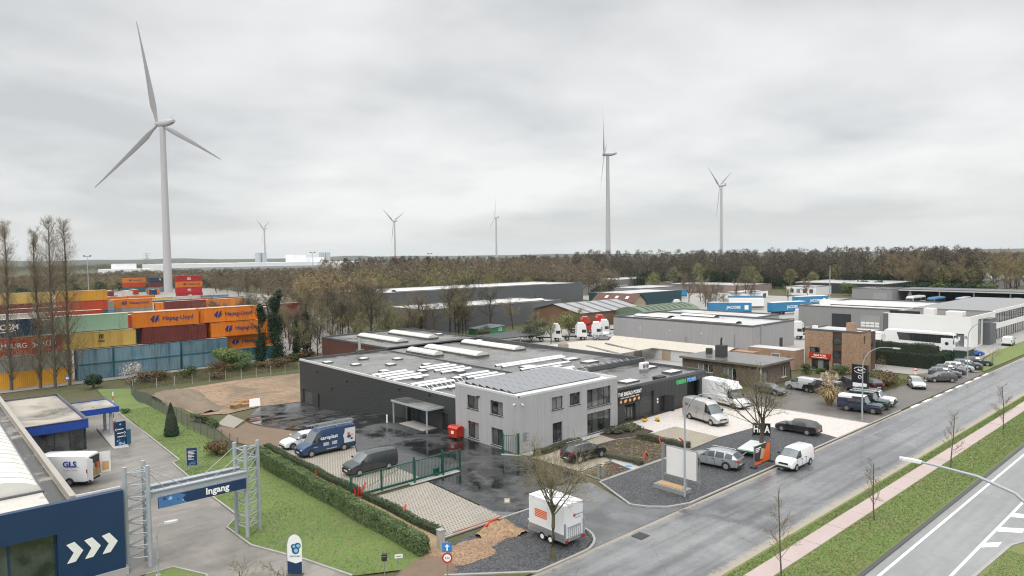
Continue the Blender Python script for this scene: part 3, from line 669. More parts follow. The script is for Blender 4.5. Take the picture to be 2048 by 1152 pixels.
# ladder-like tilted rack left empty
for xa, xb, ya in ((68.8, 80.2, 63.4), (47.0, 52.6, 67.8)):
    b = MB(); b.box(xa, ya - .05, 4.05, xb, ya + .05, 4.12); b.box(xa, ya + .6, 4.05, xb, ya + .7, 4.3)
    for i in range(9): xx = xa + (xb - xa) * i / 8; b.extr([(xx, ya - .3, 4.02), (xx + .12, ya - .3, 4.02), (xx + .12, ya + .7, 4.42), (xx, ya + .7, 4.42)], (0, .03, .05))
    b.obj('bare_rack', ALU, wh)
# air conditioner unit on roof, cameras and vents on the wall
b = MB(); b.box(74.7, 56.9, 4.25, 76.2, 57.5, 5.15, .04); ac = b.obj('air_conditioner', WHITE, wh)
b = MB()
for xx in (75.1, 75.8): b.lathe((xx, 56.88, 4.7), [(.3, 0), (.3, -.02), (.05, -.03)], 14, 'y')
b.obj('fan', mat('grille_grey', (.2, .2, .2), .5), ac); b = MB(); b.box(74.9, 56.8, 3.96, 76, 57.6, 4.24); b.obj('stand', GALV, ac)
for y_, z_ in ((95, 2.9), (86, 2.6), (72.5, 3.4), (66.0, 3.6), (90.5, 1.0)):
    b = MB(); b.box(45.78, y_ - .12, z_, 45.99, y_ + .12, z_ + .14); b.obj('wall_lamp', BLACK, wh)
# signs
SIGN_K = mat('black_sign_board', (.012, .012, .013), .35); LIT = mat('white_lettering', (.85, .85, .83), .5); GRNL = mat('green_lettering', (.10, .55, .18), .5); BLUL = mat('blue_lettering', (.18, .42, .80), .5)
b = MB(); b.box(61.9, 50.86, 2.28, 66.6, 50.98, 4.0); sg = b.obj('sign_board', SIGN_K, wh)
text('THE BREAD POINT', .62, LIT, sg, (64.35, 50.84, 3.42), XP, bold=.02, xs=.86)
text('BAKKER · BROOD · PATISSERIE · KOFFIE', .2, LIT, sg, (64.35, 50.84, 2.98), XP, xs=1.0)
BRD = mat('baked_crust', (.62, .27, .07), .6, var=.25, vs=6); BRD2 = mat('pale_crumb', (.80, .52, .26), .6)
for i in range(5):
    xx = 62.65 + i * .85; pts = [(.27 * math.cos(2 * PI * k / 14) * (1.15 if i in (1, 3) else .85), .2 * math.sin(2 * PI * k / 14) + (.08 * math.cos(2 * PI * k / 14) if i in (1, 3) else 0)) for k in range(14)]
    e_ = poly2d(pts, BRD, sg, (xx, 50.85, 2.58), XP, name='picture', ext=-.012 + .03)
    poly2d([(a * .55, c_ * .5) for a, c_ in pts], BRD2, sg, (xx, 50.832, 2.60), XP, name='picture', ext=.012)
text('GREEN', .74, GRNL, wh, (74.0, 50.95, 3.32), XP, bold=.015, align='LEFT', xs=.92, ext=.05); text('POWR', .74, BLUL, wh, (76.42, 50.95, 3.32), XP, bold=.015, align='LEFT', xs=.92, ext=.05)
for xx, zz in ((70.0, 1.7), (70.0, 1.35)): b = MB(); b.box(xx - .12, 50.96, zz, xx + .12, 50.99, zz + .25); b.obj('notice', LIT, wh)

# ------------------------------------------------------------------ grey two-storey office
of = T('office_building', 'pale grey two-storey office block with dark windows and solar roof', 'office', (45.6, 50.1, 0), W=True)
b = MB()
oL = Vector((45.6, 60.5, -.05)); HL = [(2.1, 3.5, 4.05, 4.95), (6.05, 3.5, 8.05, 4.95), (2.2, .3, 4.1, 2.1), (6.15, .3, 8.0, 2.1)]
wall(b, oL, YN, 10.4, 5.95, HL, .22, XN)
oF = Vector((45.6, 50.1, -.05)); HF = [(4.75, 3.75, 6.45, 5.1), (7.5, 3.8, 9.2, 5.12), (10.3, 3.05, 14.3, 5.12), (4.85, .2, 6.35, 2.35), (10.3, .15, 14.3, 2.45)]
wall(b, oF, XP, 15.5, 5.95, HF, .22, YN)
b.quad((61.1, 50.1, 0), (61.1, 60.5, 0), (61.1, 60.5, 5.9), (61.1, 50.1, 5.9)); b.quad((61.1, 60.5, 4), (45.6, 60.5, 4), (45.6, 60.5, 5.9), (61.1, 60.5, 5.9))
b.obj('wall', C_GREY, of)
for h_ in HL: window(of, oL, YN, XN, h_, .22, 2, 1, FR, GLASS, FR)
for h_, n in zip(HF, (2, 2, 4, 2, 4)): window(of, oF, XP, YN, h_, .22, n, 1, FR, GLASS, FR)
b = MB(); b.quad((45.8, 50.3, 5.72), (60.9, 50.3, 5.72), (60.9, 60.3, 5.72), (45.8, 60.3, 5.72)); b.obj('roof', R_OFFICE, of)
cap(of, [(45.68, 50.2), (45.68, 60.4)], 5.92, .2, .2, CAPW); cap(of, [(45.9, 50.18), (60.9, 50.18)], 5.92, .2, .2, CAPW); cap(of, [(61.02, 50.2), (61.02, 60.4)], 5.92, .18, .2, CAPW); cap(of, [(45.9, 60.42), (60.9, 60.42)], 5.92, .18, .2, CAPW)
for j in range(7):
    y_ = 51.9 + j * 1.18
    b = MB(); b.box(46.6, y_ + .95, 5.73, 60.4, y_ + 1.0, 5.98); o = b.obj('solar_rack', ALU, of)
    for i in range(8):
        xa = 46.6 + i * 1.72 + (j % 2) * .06
        if xa + 1.7 > 60.6: continue
        p = MB(); p.extr([(xa, y_, 5.80), (xa + 1.66, y_, 5.80), (xa + 1.66, y_ + 1.06, 6.05), (xa, y_ + 1.06, 6.05)], (0, -.01, .035)); p.obj('solar_panel', PVG, o)
for x_, y_, dx, dy in ((45.5, 50.45, -.1, 0), (45.95, 50.0, 0, -.1)):
    b = MB(); b.tube((x_, y_, 5.1), (x_ + dx * 3, y_ + dy * 3, 5.02), .06, n=8); b.obj('camera_unit', WHITE, of)
b = MB(); b.box(45.35, 56.2, 4.95, 45.59, 56.5, 5.05); b.obj('wall_lamp', BLACK, of)
for i in range(8): b = MB(); b.box(46.2, 50.07, 1.2 + i * .12, 46.2 + (.5 if i % 3 else .8), 50.098, 1.24 + i * .12); b.obj('wall_lettering', mat('grey_lettering', (.16, .17, .19), .5), of)

# ------------------------------------------------------------------ entrance canopy
cn = T('entrance_canopy', 'grey steel entrance canopy on thin posts against the black wall', 'canopy', (43.8, 64.5, 0), W=True)
b = MB(); b.box(43.6, 63.2, 2.55, 45.98, 70.8, 2.75); b.obj('roof', STEELP, cn); b = MB(); b.quad((43.7, 63.3, 2.765), (45.95, 63.3, 2.765), (45.95, 70.7, 2.765), (43.7, 70.7, 2.765)); b.obj('roof_covering', R_MAIN, cn)
for y_ in (63.4, 70.4): b = MB(); b.box(43.65, y_ - .07, 0, 43.79, y_ + .07, 2.55); b.obj('post', STEELP, cn)
b = MB(); b.box(43.9, 64.5, .01, 45.95, 69.5, .06); b.obj('landing', CONC, cn)
b = MB(); b.tube((45.85, 70.9, .0), (45.85, 70.9, 2.5), .05, n=8); b.obj('downpipe', ALU, cn)
# bollard by the wall
bl = T('bollard', 'short white bollard beside the entrance canopy', 'bollard', (43.1, 70.9, 0)); b = MB(); b.tube((0, 0, 0), (0, 0, .95), .1, n=12); b.obj('post', WHITE, bl); b = MB(); b.lathe((0, 0, .95), [(.1, 0), (.07, .05), (.01, .06)], 12); b.obj('cap', ALU, bl)
# red wheeled bin
rb = T('waste_bin', 'red four-wheeled waste bin standing on wet asphalt by the grey office', 'bin', (44.75, 59.4, 0.02), rad(8))
b = MB(); v = [(-.45, -.6, .2), (.45, -.6, .2), (.45, .6, .2), (-.45, .6, .2), (-.55, -.68, 1.15), (.55, -.68, 1.15), (.55, .68, 1.15), (-.55, .68, 1.15)]
b.add(v, [(3, 2, 1, 0), (4, 5, 6, 7), (0, 1, 5, 4), (1, 2, 6, 5), (2, 3, 7, 6), (3, 0, 4, 7)]); b.obj('body', RED, rb)
b = MB(); b.box(-.6, -.72, 1.15, .6, .72, 1.25, .03); b.extr([(-.5, -.72, 1.25), (.5, -.72, 1.25), (.3, -.72, 1.42), (-.3, -.72, 1.42)], (0, 1.44, 0)); b.obj('lid', RED, rb)
for a in (-.35, .35):
    for c_ in (-.5, .5): b = MB(); b.lathe((a, c_ - .03, .1), [(.1, 0), (.1, .06)], 12, 'y'); b.obj('wheel', BLACK, rb)
b = MB(); b.box(-.54, -.2, .6, -.53, .2, .95); b.obj('sticker', WHITE, rb)
# ------------------------------------------------------------------ vehicles
def paint(name, col, metal=.0, rough=.28):
    if name in MAT: return MAT[name]
    t = NT(name); n1 = t.noise(1.2, 3); g = t.noise(60, 2)
    t.b.inputs['Coat Weight'].default_value = .5; t.b.inputs['Coat Roughness'].default_value = .08
    dirt = t.n('ShaderNodeSeparateXYZ', {0: t.n('ShaderNodeTexCoord').outputs['Object']}).outputs[2]
    c_ = t.scale(col, t.ma('MULTIPLY_ADD', n1, .14, .93)); c_ = t.mix(t.ma('MULTIPLY', t.ramp(t.ma('ADD', dirt, t.ma('MULTIPLY', g, .3)), .75, .25), .35), c_, (.10, .09, .08))
    MAT[name] = t.fin(c_, rough, metal, .5); return MAT[name]
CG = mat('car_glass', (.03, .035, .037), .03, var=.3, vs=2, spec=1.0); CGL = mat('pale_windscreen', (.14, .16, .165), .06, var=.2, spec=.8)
TYRE = mat('tyre_rubber', (.018, .018, .018), .8); RIMS = mat('alloy_rim', (.45, .46, .47), .35, .7, var=.1); RIMK = mat('steel_rim', (.20, .20, .21), .5, .4)
TRIM = mat('black_trim', (.02, .021, .022), .55); HEADL = mat('headlamp', (.62, .64, .66), .12, .2); TAIL = mat('tail_lamp', (.35, .012, .012), .2); PLATE = mat('number_plate', (.7, .7, .68), .5)
P_WHITE = paint('white_car_paint', (.74, .745, .75)); P_BLACK = paint('black_car_paint', (.012, .012, .014)); P_GREY = paint('grey_car_paint', (.085, .09, .095), .25); P_SILV = paint('silver_car_paint', (.36, .38, .40), .5); P_LSILV = paint('light_silver_paint', (.52, .53, .55), .35)
P_NAVY = paint('navy_van_paint', (.014, .045, .115)); P_DGREY = paint('dark_grey_paint', (.045, .05, .052), .3); P_GREEN = paint('dark_green_paint', (.012, .035, .028)); P_BLUE = paint('bright_blue_paint', (.02, .12, .48)); P_GBLUE = paint('grey_blue_paint', (.10, .125, .14), .35); P_DBLUE = paint('dark_blue_paint', (.012, .02, .05))

TPL = {
 'suv': dict(st=[(0, .32, .38, .42, .74, .55), (.025, .22, .45, .50, .90, .70), (.12, .20, .56, .60, .98, .80), (.27, .20, .61, .65, 1, .82), (.43, .20, .62, .965, 1, .74), (.555, .2, .63, 1.0, 1, .74), (.575, .2, .63, 1.0, 1, .74), (.74, .2, .64, .99, 1, .73), (.765, .2, .64, .985, 1, .73), (.90, .22, .66, .945, .985, .68), (.985, .28, .66, .70, .94, .70), (1, .34, .54, .60, .86, .6)],
   side=[3, 4, 6, 8], ws=[3], rw=[9], wheels=(.185, .79), seams=(.40, .565, .75)),
 'van': dict(st=[(0, .36, .26, .30, .80, .6), (.02, .26, .33, .37, .93, .8), (.09, .24, .42, .455, 1, .85), (.175, .24, .465, .495, 1, .86), (.285, .24, .50, .875, 1, .80), (.35, .24, .51, .965, 1, .82), (.375, .24, .51, .98, 1, .83), (.62, .24, .51, 1, 1, .85), (.965, .24, .51, .99, 1, .86), (1, .32, .51, .955, .975, .83)],
   side=[3, 4], ws=[3], rw=[], wheels=(.165, .77), seams=(.20, .36, .58)),
 'midvan': dict(st=[(0, .34, .34, .38, .78, .6), (.02, .24, .44, .48, .92, .78), (.11, .22, .54, .575, 1, .83), (.2, .22, .58, .615, 1, .85), (.36, .22, .60, .955, 1, .79), (.415, .22, .61, .985, 1, .80), (.44, .22, .61, .99, 1, .80), (.66, .22, .61, 1, 1, .82), (.97, .22, .61, .975, 1, .82), (1, .3, .61, .93, .96, .79)],
   side=[3, 4], ws=[3], rw=[], wheels=(.175, .795), seams=(.22, .425, .62)),
 'jeep': dict(st=[(0, .42, .44, .47, .86, .75), (.02, .36, .52, .55, .95, .85), (.05, .34, .56, .585, .98, .9), (.30, .34, .57, .60, 1, .92), (.36, .34, .575, .965, 1, .86), (.40, .34, .58, 1, 1, .86), (.56, .34, .58, 1, 1, .86), (.58, .34, .58, 1, 1, .86), (.75, .34, .58, 1, 1, .86), (.77, .34, .58, 1, 1, .86), (.975, .34, .58, .99, .99, .86), (1, .4, .58, .95, .96, .84)],
   side=[4, 5, 7], ws=[3], rw=[10], wheels=(.17, .78), seams=(.38, .57, .76)),
}
_rings = {}
def vehicle(name, label, tpl, Lg, Wd, Ht, body, at, rz, group=None, wheel=.33, rim=None, glass=None, trim=True, cat='car', skip_side=()):
    """loft of cross-sections along the length; +x is the front. Parts: body, lower trim, each window, wheels (tyre > rim), lamps, mirrors, plates"""
    tp = TPL[tpl]; root = T(name, label, cat, (at[0], at[1], (at[2] if len(at) > 2 else gz(at[0], at[1]) + .05)), rz, group)
    glass = glass or CG; st = tp['st']; hw = Wd / 2
    def ring(s):
        x_ = Lg / 2 - s[0] * Lg; zb, zs, zt = s[1], s[2] * Ht, s[3] * Ht; w_, wt = s[4] * hw, s[5] * hw
        d = min(.10, .5 * (zt - zs)); a = (w_ * .965, zs); c_ = (wt, zt - d)
        h = [(0, zb), (w_ * .88, zb), (w_ * .98, zb + .14 * (zs - zb)), (w_, zb + .58 * (zs - zb)), a, ((a[0] + c_[0]) / 2 + .02, (a[1] + c_[1]) / 2), c_, (wt * .8, zt - d * .28), (0, zt)]
        return x_, h
    R_ = [ring(s) for s in st]
    groups = {}
    def put(key, q): groups.setdefault(key, []).append(q)
    for i in range(len(st) - 1):
        (xa, ha), (xb, hb) = R_[i], R_[i + 1]
        for k in range(8):
            for sd_ in (1, -1):
                q = [(xa, sd_ * ha[k][0], ha[k][1]), (xb, sd_ * hb[k][0], hb[k][1]), (xb, sd_ * hb[k + 1][0], hb[k + 1][1]), (xa, sd_ * ha[k + 1][0], ha[k + 1][1])]
                if sd_ < 0: q.reverse()
                key = 'body'
                if k in (4, 5) and i in tp['side'] and i not in skip_side: key = ('side_window', i, sd_)
                elif k in (6, 7) and i in tp['ws']: key = ('windscreen', i, 0)
                elif k in (6, 7) and i in tp['rw']: key = ('rear_window', i, 0)
                elif trim and k in (0, 1): key = 'lower_trim'
                put(key, q)
    for i, flip in ((0, 0), (len(st) - 1, 1)):
        x_, h = R_[i]; p = [(x_, y_, z_) for y_, z_ in h] + [(x_, -y_, z_) for y_, z_ in reversed(h[1:-1])]
        put('body', p if flip else p[::-1])
    for key, qs in groups.items():
        b = MB()
        idx = {}
        for q in qs:
            f_ = []
            for p in q:
                kp = (round(p[0], 4), round(p[1], 4), round(p[2], 4))
                if kp not in idx: idx[kp] = len(b.v); b.v.append(kp)
                if idx[kp] not in f_: f_.append(idx[kp])
            if len(f_) > 2: b.f.append(tuple(f_))
        nm = key if isinstance(key, str) else key[0]
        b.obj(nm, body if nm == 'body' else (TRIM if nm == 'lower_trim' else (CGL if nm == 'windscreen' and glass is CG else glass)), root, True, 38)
    # wheels with dark arches
    for fr in tp['wheels']:
        x_ = Lg / 2 - fr * Lg
        for sd_ in (1, -1):
            a = MB(); r_ = wheel * 1.16
            pts = [(x_ + r_ * math.cos(t_), sd_ * (hw + .004), max(.2, wheel + r_ * math.sin(t_))) for t_ in [PI * k / 12 for k in range(13)]] 
            pts = [(x_ + r_, sd_ * (hw + .004), .24)] + pts + [(x_ - r_, sd_ * (hw + .004), .24)]
            a.quad(*pts); a.quad(*[(p[0], p[1] - sd_ * .02, p[2]) for p in reversed(pts)]); a.obj('wheel_arch', TRIM, root)
            k = (round(wheel, 2),)
            if k not in _rings:
                m_ = MB(); m_.lathe((0, -.11, 0), [(wheel * .6, 0), (wheel * .93, 0), (wheel, .04), (wheel, .18), (wheel * .93, .22), (wheel * .6, .22)], 20, 'y')
                rr = MB(); rr.lathe((0, -.115, 0), [(wheel * .62, .0), (wheel * .60, -.0), (wheel * .54, .035), (wheel * .18, .02), (wheel * .08, -.01)], 20, 'y')
                for q in range(5):
                    t_ = 2 * PI * q / 5; rr.extr([(wheel * (.1 * math.cos(t_ + 1.57)), -.10, wheel * .1 * math.sin(t_ + 1.57)), (wheel * .1 * math.cos(t_ - 1.57), -.10, wheel * .1 * math.sin(t_ - 1.57)), (wheel * .58 * math.cos(t_ - .12), -.10, wheel * .58 * math.sin(t_ - .12)), (wheel * .58 * math.cos(t_ + .12), -.10, wheel * .58 * math.sin(t_ + .12))], (0, -.022, 0))
                tmp = m_.obj('wheel', TYRE); me1 = tmp.data; bpy.data.objects.remove(tmp); tmp = rr.obj('rim', RIMS); me2 = tmp.data; bpy.data.objects.remove(tmp)
                _rings[k] = (me1, me2)
            me1, me2 = _rings[k]
            wo = link('wheel', me1, root); wo.location = (x_, sd_ * (hw - .085), wheel); wo.rotation_euler = (0, 0, 0 if sd_ < 0 else PI)
            ro = link('rim', me2, wo); setmat(ro, rim or RIMS)
    # lamps, plates, mirrors, seams, handles
    fz = st[1][3] * Ht; rzl = st[-2][2] * Ht
    for sd_ in (1, -1):
        b = MB(); b.extr([(Lg / 2 - .02, sd_ * hw * .45, fz - .20), (Lg / 2 - .02, sd_ * hw * .72, fz - .20), (Lg / 2 - .07 * Lg, sd_ * hw * .93, fz - .07), (Lg / 2 - .09 * Lg, sd_ * hw * .90, fz + .0), (Lg / 2 - .03 * Lg, sd_ * hw * .62, fz - .06)], (.015, sd_ * .02, .02)); b.obj('headlight', HEADL, root)
        b = MB()
        if tpl in ('van', 'midvan'): b.box(-Lg / 2 - .005, min(sd_ * hw * .86, sd_ * hw * .965), .9 if Ht > 2.2 else .75, -Lg / 2 + .1, max(sd_ * hw * .86, sd_ * hw * .965), (1.5 if Ht > 2.2 else 1.25))
        else: b.extr([(-Lg / 2 - .0, sd_ * hw * .52, rzl - .28), (-Lg / 2 - .0, sd_ * hw * .8, rzl - .30), (-Lg / 2 + .13, sd_ * hw * .955, rzl - .2), (-Lg / 2 + .13, sd_ * hw * .95, rzl - .02), (-Lg / 2 + .02, sd_ * hw * .78, rzl - .08), (-Lg / 2 + .0, sd_ * hw * .52, rzl - .12)], (-.02, sd_ * .015, .0))
        b.obj('tail_light', TAIL, root)
        xm = Lg / 2 - (st[3][0] + .05) * Lg; zm = st[4][2] * Ht + .1
        b = MB(); b.box(xm - .09, min(sd_ * hw * .99, sd_ * (hw + .2)), zm, xm + .07, max(sd_ * hw * .99, sd_ * (hw + .2)), zm + (.3 if Ht > 2.2 else .17), .03); b.obj('mirror', TRIM if tpl != 'suv' else body, root)
        for sf in tp['seams']:
            x_ = Lg / 2 - sf * Lg; b = MB(); b.box(x_ - .012, min(sd_ * (hw - .03), sd_ * (hw + .003)), .38, x_ + .012, max(sd_ * (hw - .03), sd_ * (hw + .003)), st[4][2] * Ht * .9); b.obj('door_seam', TRIM, root)
            if sf != tp['seams'][0]:
                b = MB(); b.box(x_ + .06, min(sd_ * (hw - .02), sd_ * (hw + .03)), st[4][2] * Ht * .86, x_ + .26, max(sd_ * (hw - .02), sd_ * (hw + .03)), st[4][2] * Ht * .86 + .04); b.obj('door_handle', TRIM, root)
    for x_, s_ in ((Lg / 2 + .004, 1), (-Lg / 2 - .004, -1)):
        b = MB(); b.box(min(x_, x_ + .015 * s_), -.26, .46, max(x_, x_ + .015 * s_), .26, .57); b.obj('number_plate', PLATE, root)
    b = MB(); b.box(Lg / 2 - .03, -hw * .5, .6 if Ht < 2.2 else .72, Lg / 2 + .012, hw * .5, fz - .12); b.obj('grille', TRIM, root)
    b = MB(); b.box(Lg / 2 - .12, -hw * .74, .26, Lg / 2 + .03, hw * .74, .44, .03); b.obj('front_bumper', TRIM if trim else body, root)
    b = MB(); b.box(-Lg / 2 - .05, -hw * .82, .3, -Lg / 2 + .12, hw * .82, .5, .03); b.obj('rear_bumper', TRIM if trim else body, root)
    root['_hw'] = hw
    return root
def rails(root, Lg, hw, z, x0_, x1_, mt=None):
    for sd_ in (1, -1): b = MB(); b.path([(x0_, sd_ * hw, z - .05), (x0_ - .12, sd_ * hw, z), (x1_ + .12, sd_ * hw, z), (x1_, sd_ * hw, z - .05)], .022, 5, True); b.obj('roof_rail', mt or ALU, root)

# cars parked on the pavers
vehicle('car', 'white compact crossover half hidden behind the navy van', 'suv', 4.4, 1.82, 1.5, P_WHITE, (31.2, 68.6), PI, 'vehicles parked on the grass pavers', .33, RIMK)
v1 = vehicle('van', 'navy high-roof van with white company lettering and ladders on its roof', 'van', 5.95, 2.0, 2.65, P_NAVY, (31.95, 64.7), PI, 'vehicles parked on the grass pavers', .35, RIMS, cat='van')
# lettering on the side that faces the road (local +y after the half turn)
LW = LIT
text('caroplast', .52, LW, v1, (.05, 1.03, 1.72), (-1, 0, 0), bold=.02, ext=.004)
for i in range(4):
    for k, (xx, ln) in enumerate(((.7, .62), (-.25, .58))): b = MB(); b.box(xx - ln + .04 * (i % 2), 1.012, 1.18 - i * .085, xx, 1.018, 1.22 - i * .085); b.obj('small_print', LW, v1)
text('www.caroplast.be', .16, LW, v1, (-.2, 1.02, .56), (-1, 0, 0), ext=.004); text('caroplast', .12, LW, v1, (1.55, 1.02, .95), (-1, 0, 0), ext=.004)
poly2d([(0, 0), (1.25, 0), (1.3, 1.5), (.1, 1.5), (.05, 1.1), (-.12, .8), (-.02, .45)], mat('pale_van_graphic', (.62, .60, .60), .4), v1, (-1.62, 1.004, .78), (-1, 0, 0), name='side_graphic', ext=.006)
for px_, pz_, r_, mm in ((.52, .92, .14, mat('graphic_red', (.45, .06, .04), .5)), (.55, .62, .22, mat('graphic_blue', (.02, .07, .2), .5)), (.9, .75, .16, mat('graphic_skin', (.62, .38, .26), .5)), (.85, .35, .13, NAVY)):
    poly2d([(r_ * math.cos(t_) + .05 * math.cos(3 * t_), r_ * .9 * math.sin(t_)) for t_ in [2 * PI * k / 12 for k in range(12)]], mm, v1, (-1.62 - px_, 1.012, .78 + pz_), (-1, 0, 0), name='side_graphic', ext=.004)
b = MB()
for yy in (-.75, .75): b.tube((1.2, yy, 2.78), (-2.8, yy, 2.82), .03, n=6)
for xx in (1.1, .1, -.9, -1.9, -2.7): b.tube((xx, -.8, 2.78), (xx, .8, 2.78), .025, n=6); b.tube((xx, -.78, 2.5), (xx, -.78, 2.78), .025, n=6); b.tube((xx, .78, 2.5), (xx, .78, 2.78), .025, n=6)
b.obj('roof_rack', GALV, v1)
for k, (yy, z_) in enumerate(((.35, 2.87), (-.25, 2.87), (.33, 2.97))):
    ld = T('ladder', ('upper aluminium ladder strapped on top of another ladder on the navy van', 'aluminium ladder on the navy van roof on the side away from the road', 'lower aluminium ladder on the navy van roof beneath another ladder')[(2, 1, 0)[k]], 'ladder', (31.95, 64.7, .05), PI, 'ladders on the navy van')
    x1_ = 2.0 if k == 1 else .9
    for s_ in (-.2, .2): b = MB(); b.box(-3.0, yy + s_ - .03, z_, x1_, yy + s_ + .03, z_ + .08); b.obj('rail', ALU, ld)
    b = MB(); xx = -2.9
    while xx < x1_: b.tube((xx, yy - .2, z_ + .04), (xx, yy + .2, z_ + .04), .018, n=5); xx += .28
    b.obj('rungs', ALU, ld)
vehicle('van', 'dark grey mid-size panel van parked beside the green sliding gate', 'midvan', 5.0, 1.92, 1.92, P_DGREY, (32.1, 56.0), PI, 'vehicles parked on the grass pavers', .33, RIMS, cat='van')
# parcel van in front of the car wash, rear doors open
g1 = vehicle('van', 'white parcel van with open rear doors beside the blue car wash', 'van', 6.9, 2.0, 2.75, P_WHITE, (9.75, 72.6), rad(138), None, .35, RIMK, cat='van')
text('GLS', .72, mat('parcel_blue', (.012, .04, .28), .4), g1, (-1.95, 1.03, 1.95), (-1, 0, 0), bold=.03, ext=.004); text('Parcel is Passion', .19, mat('parcel_grey', (.35, .36, .42), .5), g1, (-2.0, 1.03, 1.48), (-1, 0, 0), ext=.004)
poly2d([(0, 0), (.1, 0), (.1, .1), (0, .1)], YELLOW, g1, (-2.65, 1.028, 1.68), (-1, 0, 0), ext=.004)
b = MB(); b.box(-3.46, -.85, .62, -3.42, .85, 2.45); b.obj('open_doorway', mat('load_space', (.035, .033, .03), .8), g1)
for sd_, a_ in ((1, 100), (-1, -80)):
    b = MB(); p0 = Vector((-3.43, sd_ * .93)); d = Vector((-math.sin(rad(60)), sd_ * math.cos(rad(60)))) * .85; nn = Vector((-d.y, d.x)).normalized() * .05
    b.prism([tuple(p0), tuple(p0 + d), tuple(p0 + d + nn), tuple(p0 + nn)], .6, 2.5); dr = b.obj('rear_door', P_WHITE, g1)
    b = MB(); q = nn * (1.1 if sd_ > 0 else -.1); b.prism([tuple(p0 + d * .2 + q), tuple(p0 + d * .85 + q), tuple(p0 + d * .85 + q + nn * .2), tuple(p0 + d * .2 + q + nn * .2)], .8, 1.6); b.obj('lining', mat('plywood', (.55, .36, .16), .6), dr)
for k, (yy, zz, ss, mm) in enumerate(((-.5, .66, .55, WOOD), (.2, .66, .7, mat('parcel_card', (.30, .19, .10), .7)), (-.45, 1.25, .5, mat('parcel_red', (.4, .08, .05), .6)), (.35, 1.38, .45, mat('parcel_pale', (.45, .36, .26), .7)))):
    pc = T('parcel', ('brown parcel low down at the near door of the white parcel van', 'larger brown card parcel in the middle of the parcel van load space', 'red parcel stacked inside the white parcel van', 'pale parcel stacked high inside the white parcel van')[k], 'parcel', (9.75, 72.6, .05), rad(138), 'parcels in the van')
    b = MB(); b.box(-3.6, yy - ss / 2, zz, -3.47, yy + ss / 2, zz + ss); b.obj('carton', mm, pc); b = MB(); b.box(-3.61, yy - .03, zz, -3.6, yy + .03, zz + ss); b.obj('tape', WOOD, pc)
# forecourt and roadside
e1 = vehicle('car', 'silver-grey electric estate car parked on black gravel by the billboard', 'suv', 4.9, 1.93, 1.65, P_SILV, (56.5, 34.55), rad(97), None, .38, RIMS); rails(e1, 4.9, .66, 1.66, .6, -1.7)
vehicle('car', 'black estate car on pale cobbles at the corner of the gravel bed', 'suv', 4.65, 1.86, 1.48, P_BLACK, (73.55, 34.7), rad(92), None, .34, RIMS)
vehicle('van', 'small white delivery van with roof ridges parked on the road edge', 'midvan', 4.4, 1.8, 1.85, P_WHITE, (61.55, 29.35), PI, None, .32, RIMS, cat='van')
d1 = vehicle('van', 'silver-beige high panel van with round black logo on the pale cobbles', 'van', 6.0, 2.05, 2.6, paint('champagne_paint', (.46, .45, .44), .35), (70.7, 44.6), rad(-106), None, .35, RIMS, cat='van')
text('SI', .5, BLACK, d1, (-2.25, -1.045, 1.75), (1, 0, 0), ext=.004); poly2d([(.22 * math.cos(t_), .22 * math.sin(t_)) for t_ in [2 * PI * k / 16 for k in range(16)]], BLACK, d1, (-1.8, -1.035, 1.72), (1, 0, 0), name='logo', ext=.004)
for i in range(3): b = MB(); b.box(-.7, -1.045, 1.75 - i * .12, .1 + .1 * i, -1.04, 1.78 - i * .12); b.obj('small_print', mat('print_grey', (.2, .2, .2), .5), d1)
j1 = vehicle('car', 'black estate car seen from behind on tan pavers below the office', 'suv', 4.8, 1.9, 1.72, P_BLACK, (49.2, 44.6), rad(-4), None, .37, RIMS); rails(j1, 4.8, .65, 1.73, .6, -1.7)
# box truck
bt = vehicle('box_truck', 'white box truck parked outside the black warehouse doorway', 'van', 6.9, 2.1, 2.5, P_WHITE, (80.3, 47.6), rad(-104), None, .36, RIMK, cat='truck')
b = MB(); b.box(-3.7, -1.12, .75, 1.15, 1.12, 3.15, .03); bx_ = b.obj('cargo_box', mat('white_box_panels', (.72, .73, .74), .35, var=.04), bt)
for xx in (-2.5, -1.3, -.1): b = MB(); b.box(xx, -1.135, .8, xx + .03, -1.118, 3.1); b.obj('panel_joint', mat('joint_grey', (.45, .45, .46), .5), bx_)
b = MB(); b.extr([(1.2, -.95, 2.4), (2.0, -.85, 2.42), (1.2, -.95, 3.15)], (0, 1.8, 0)); b.obj('wind_deflector', P_WHITE, bt)
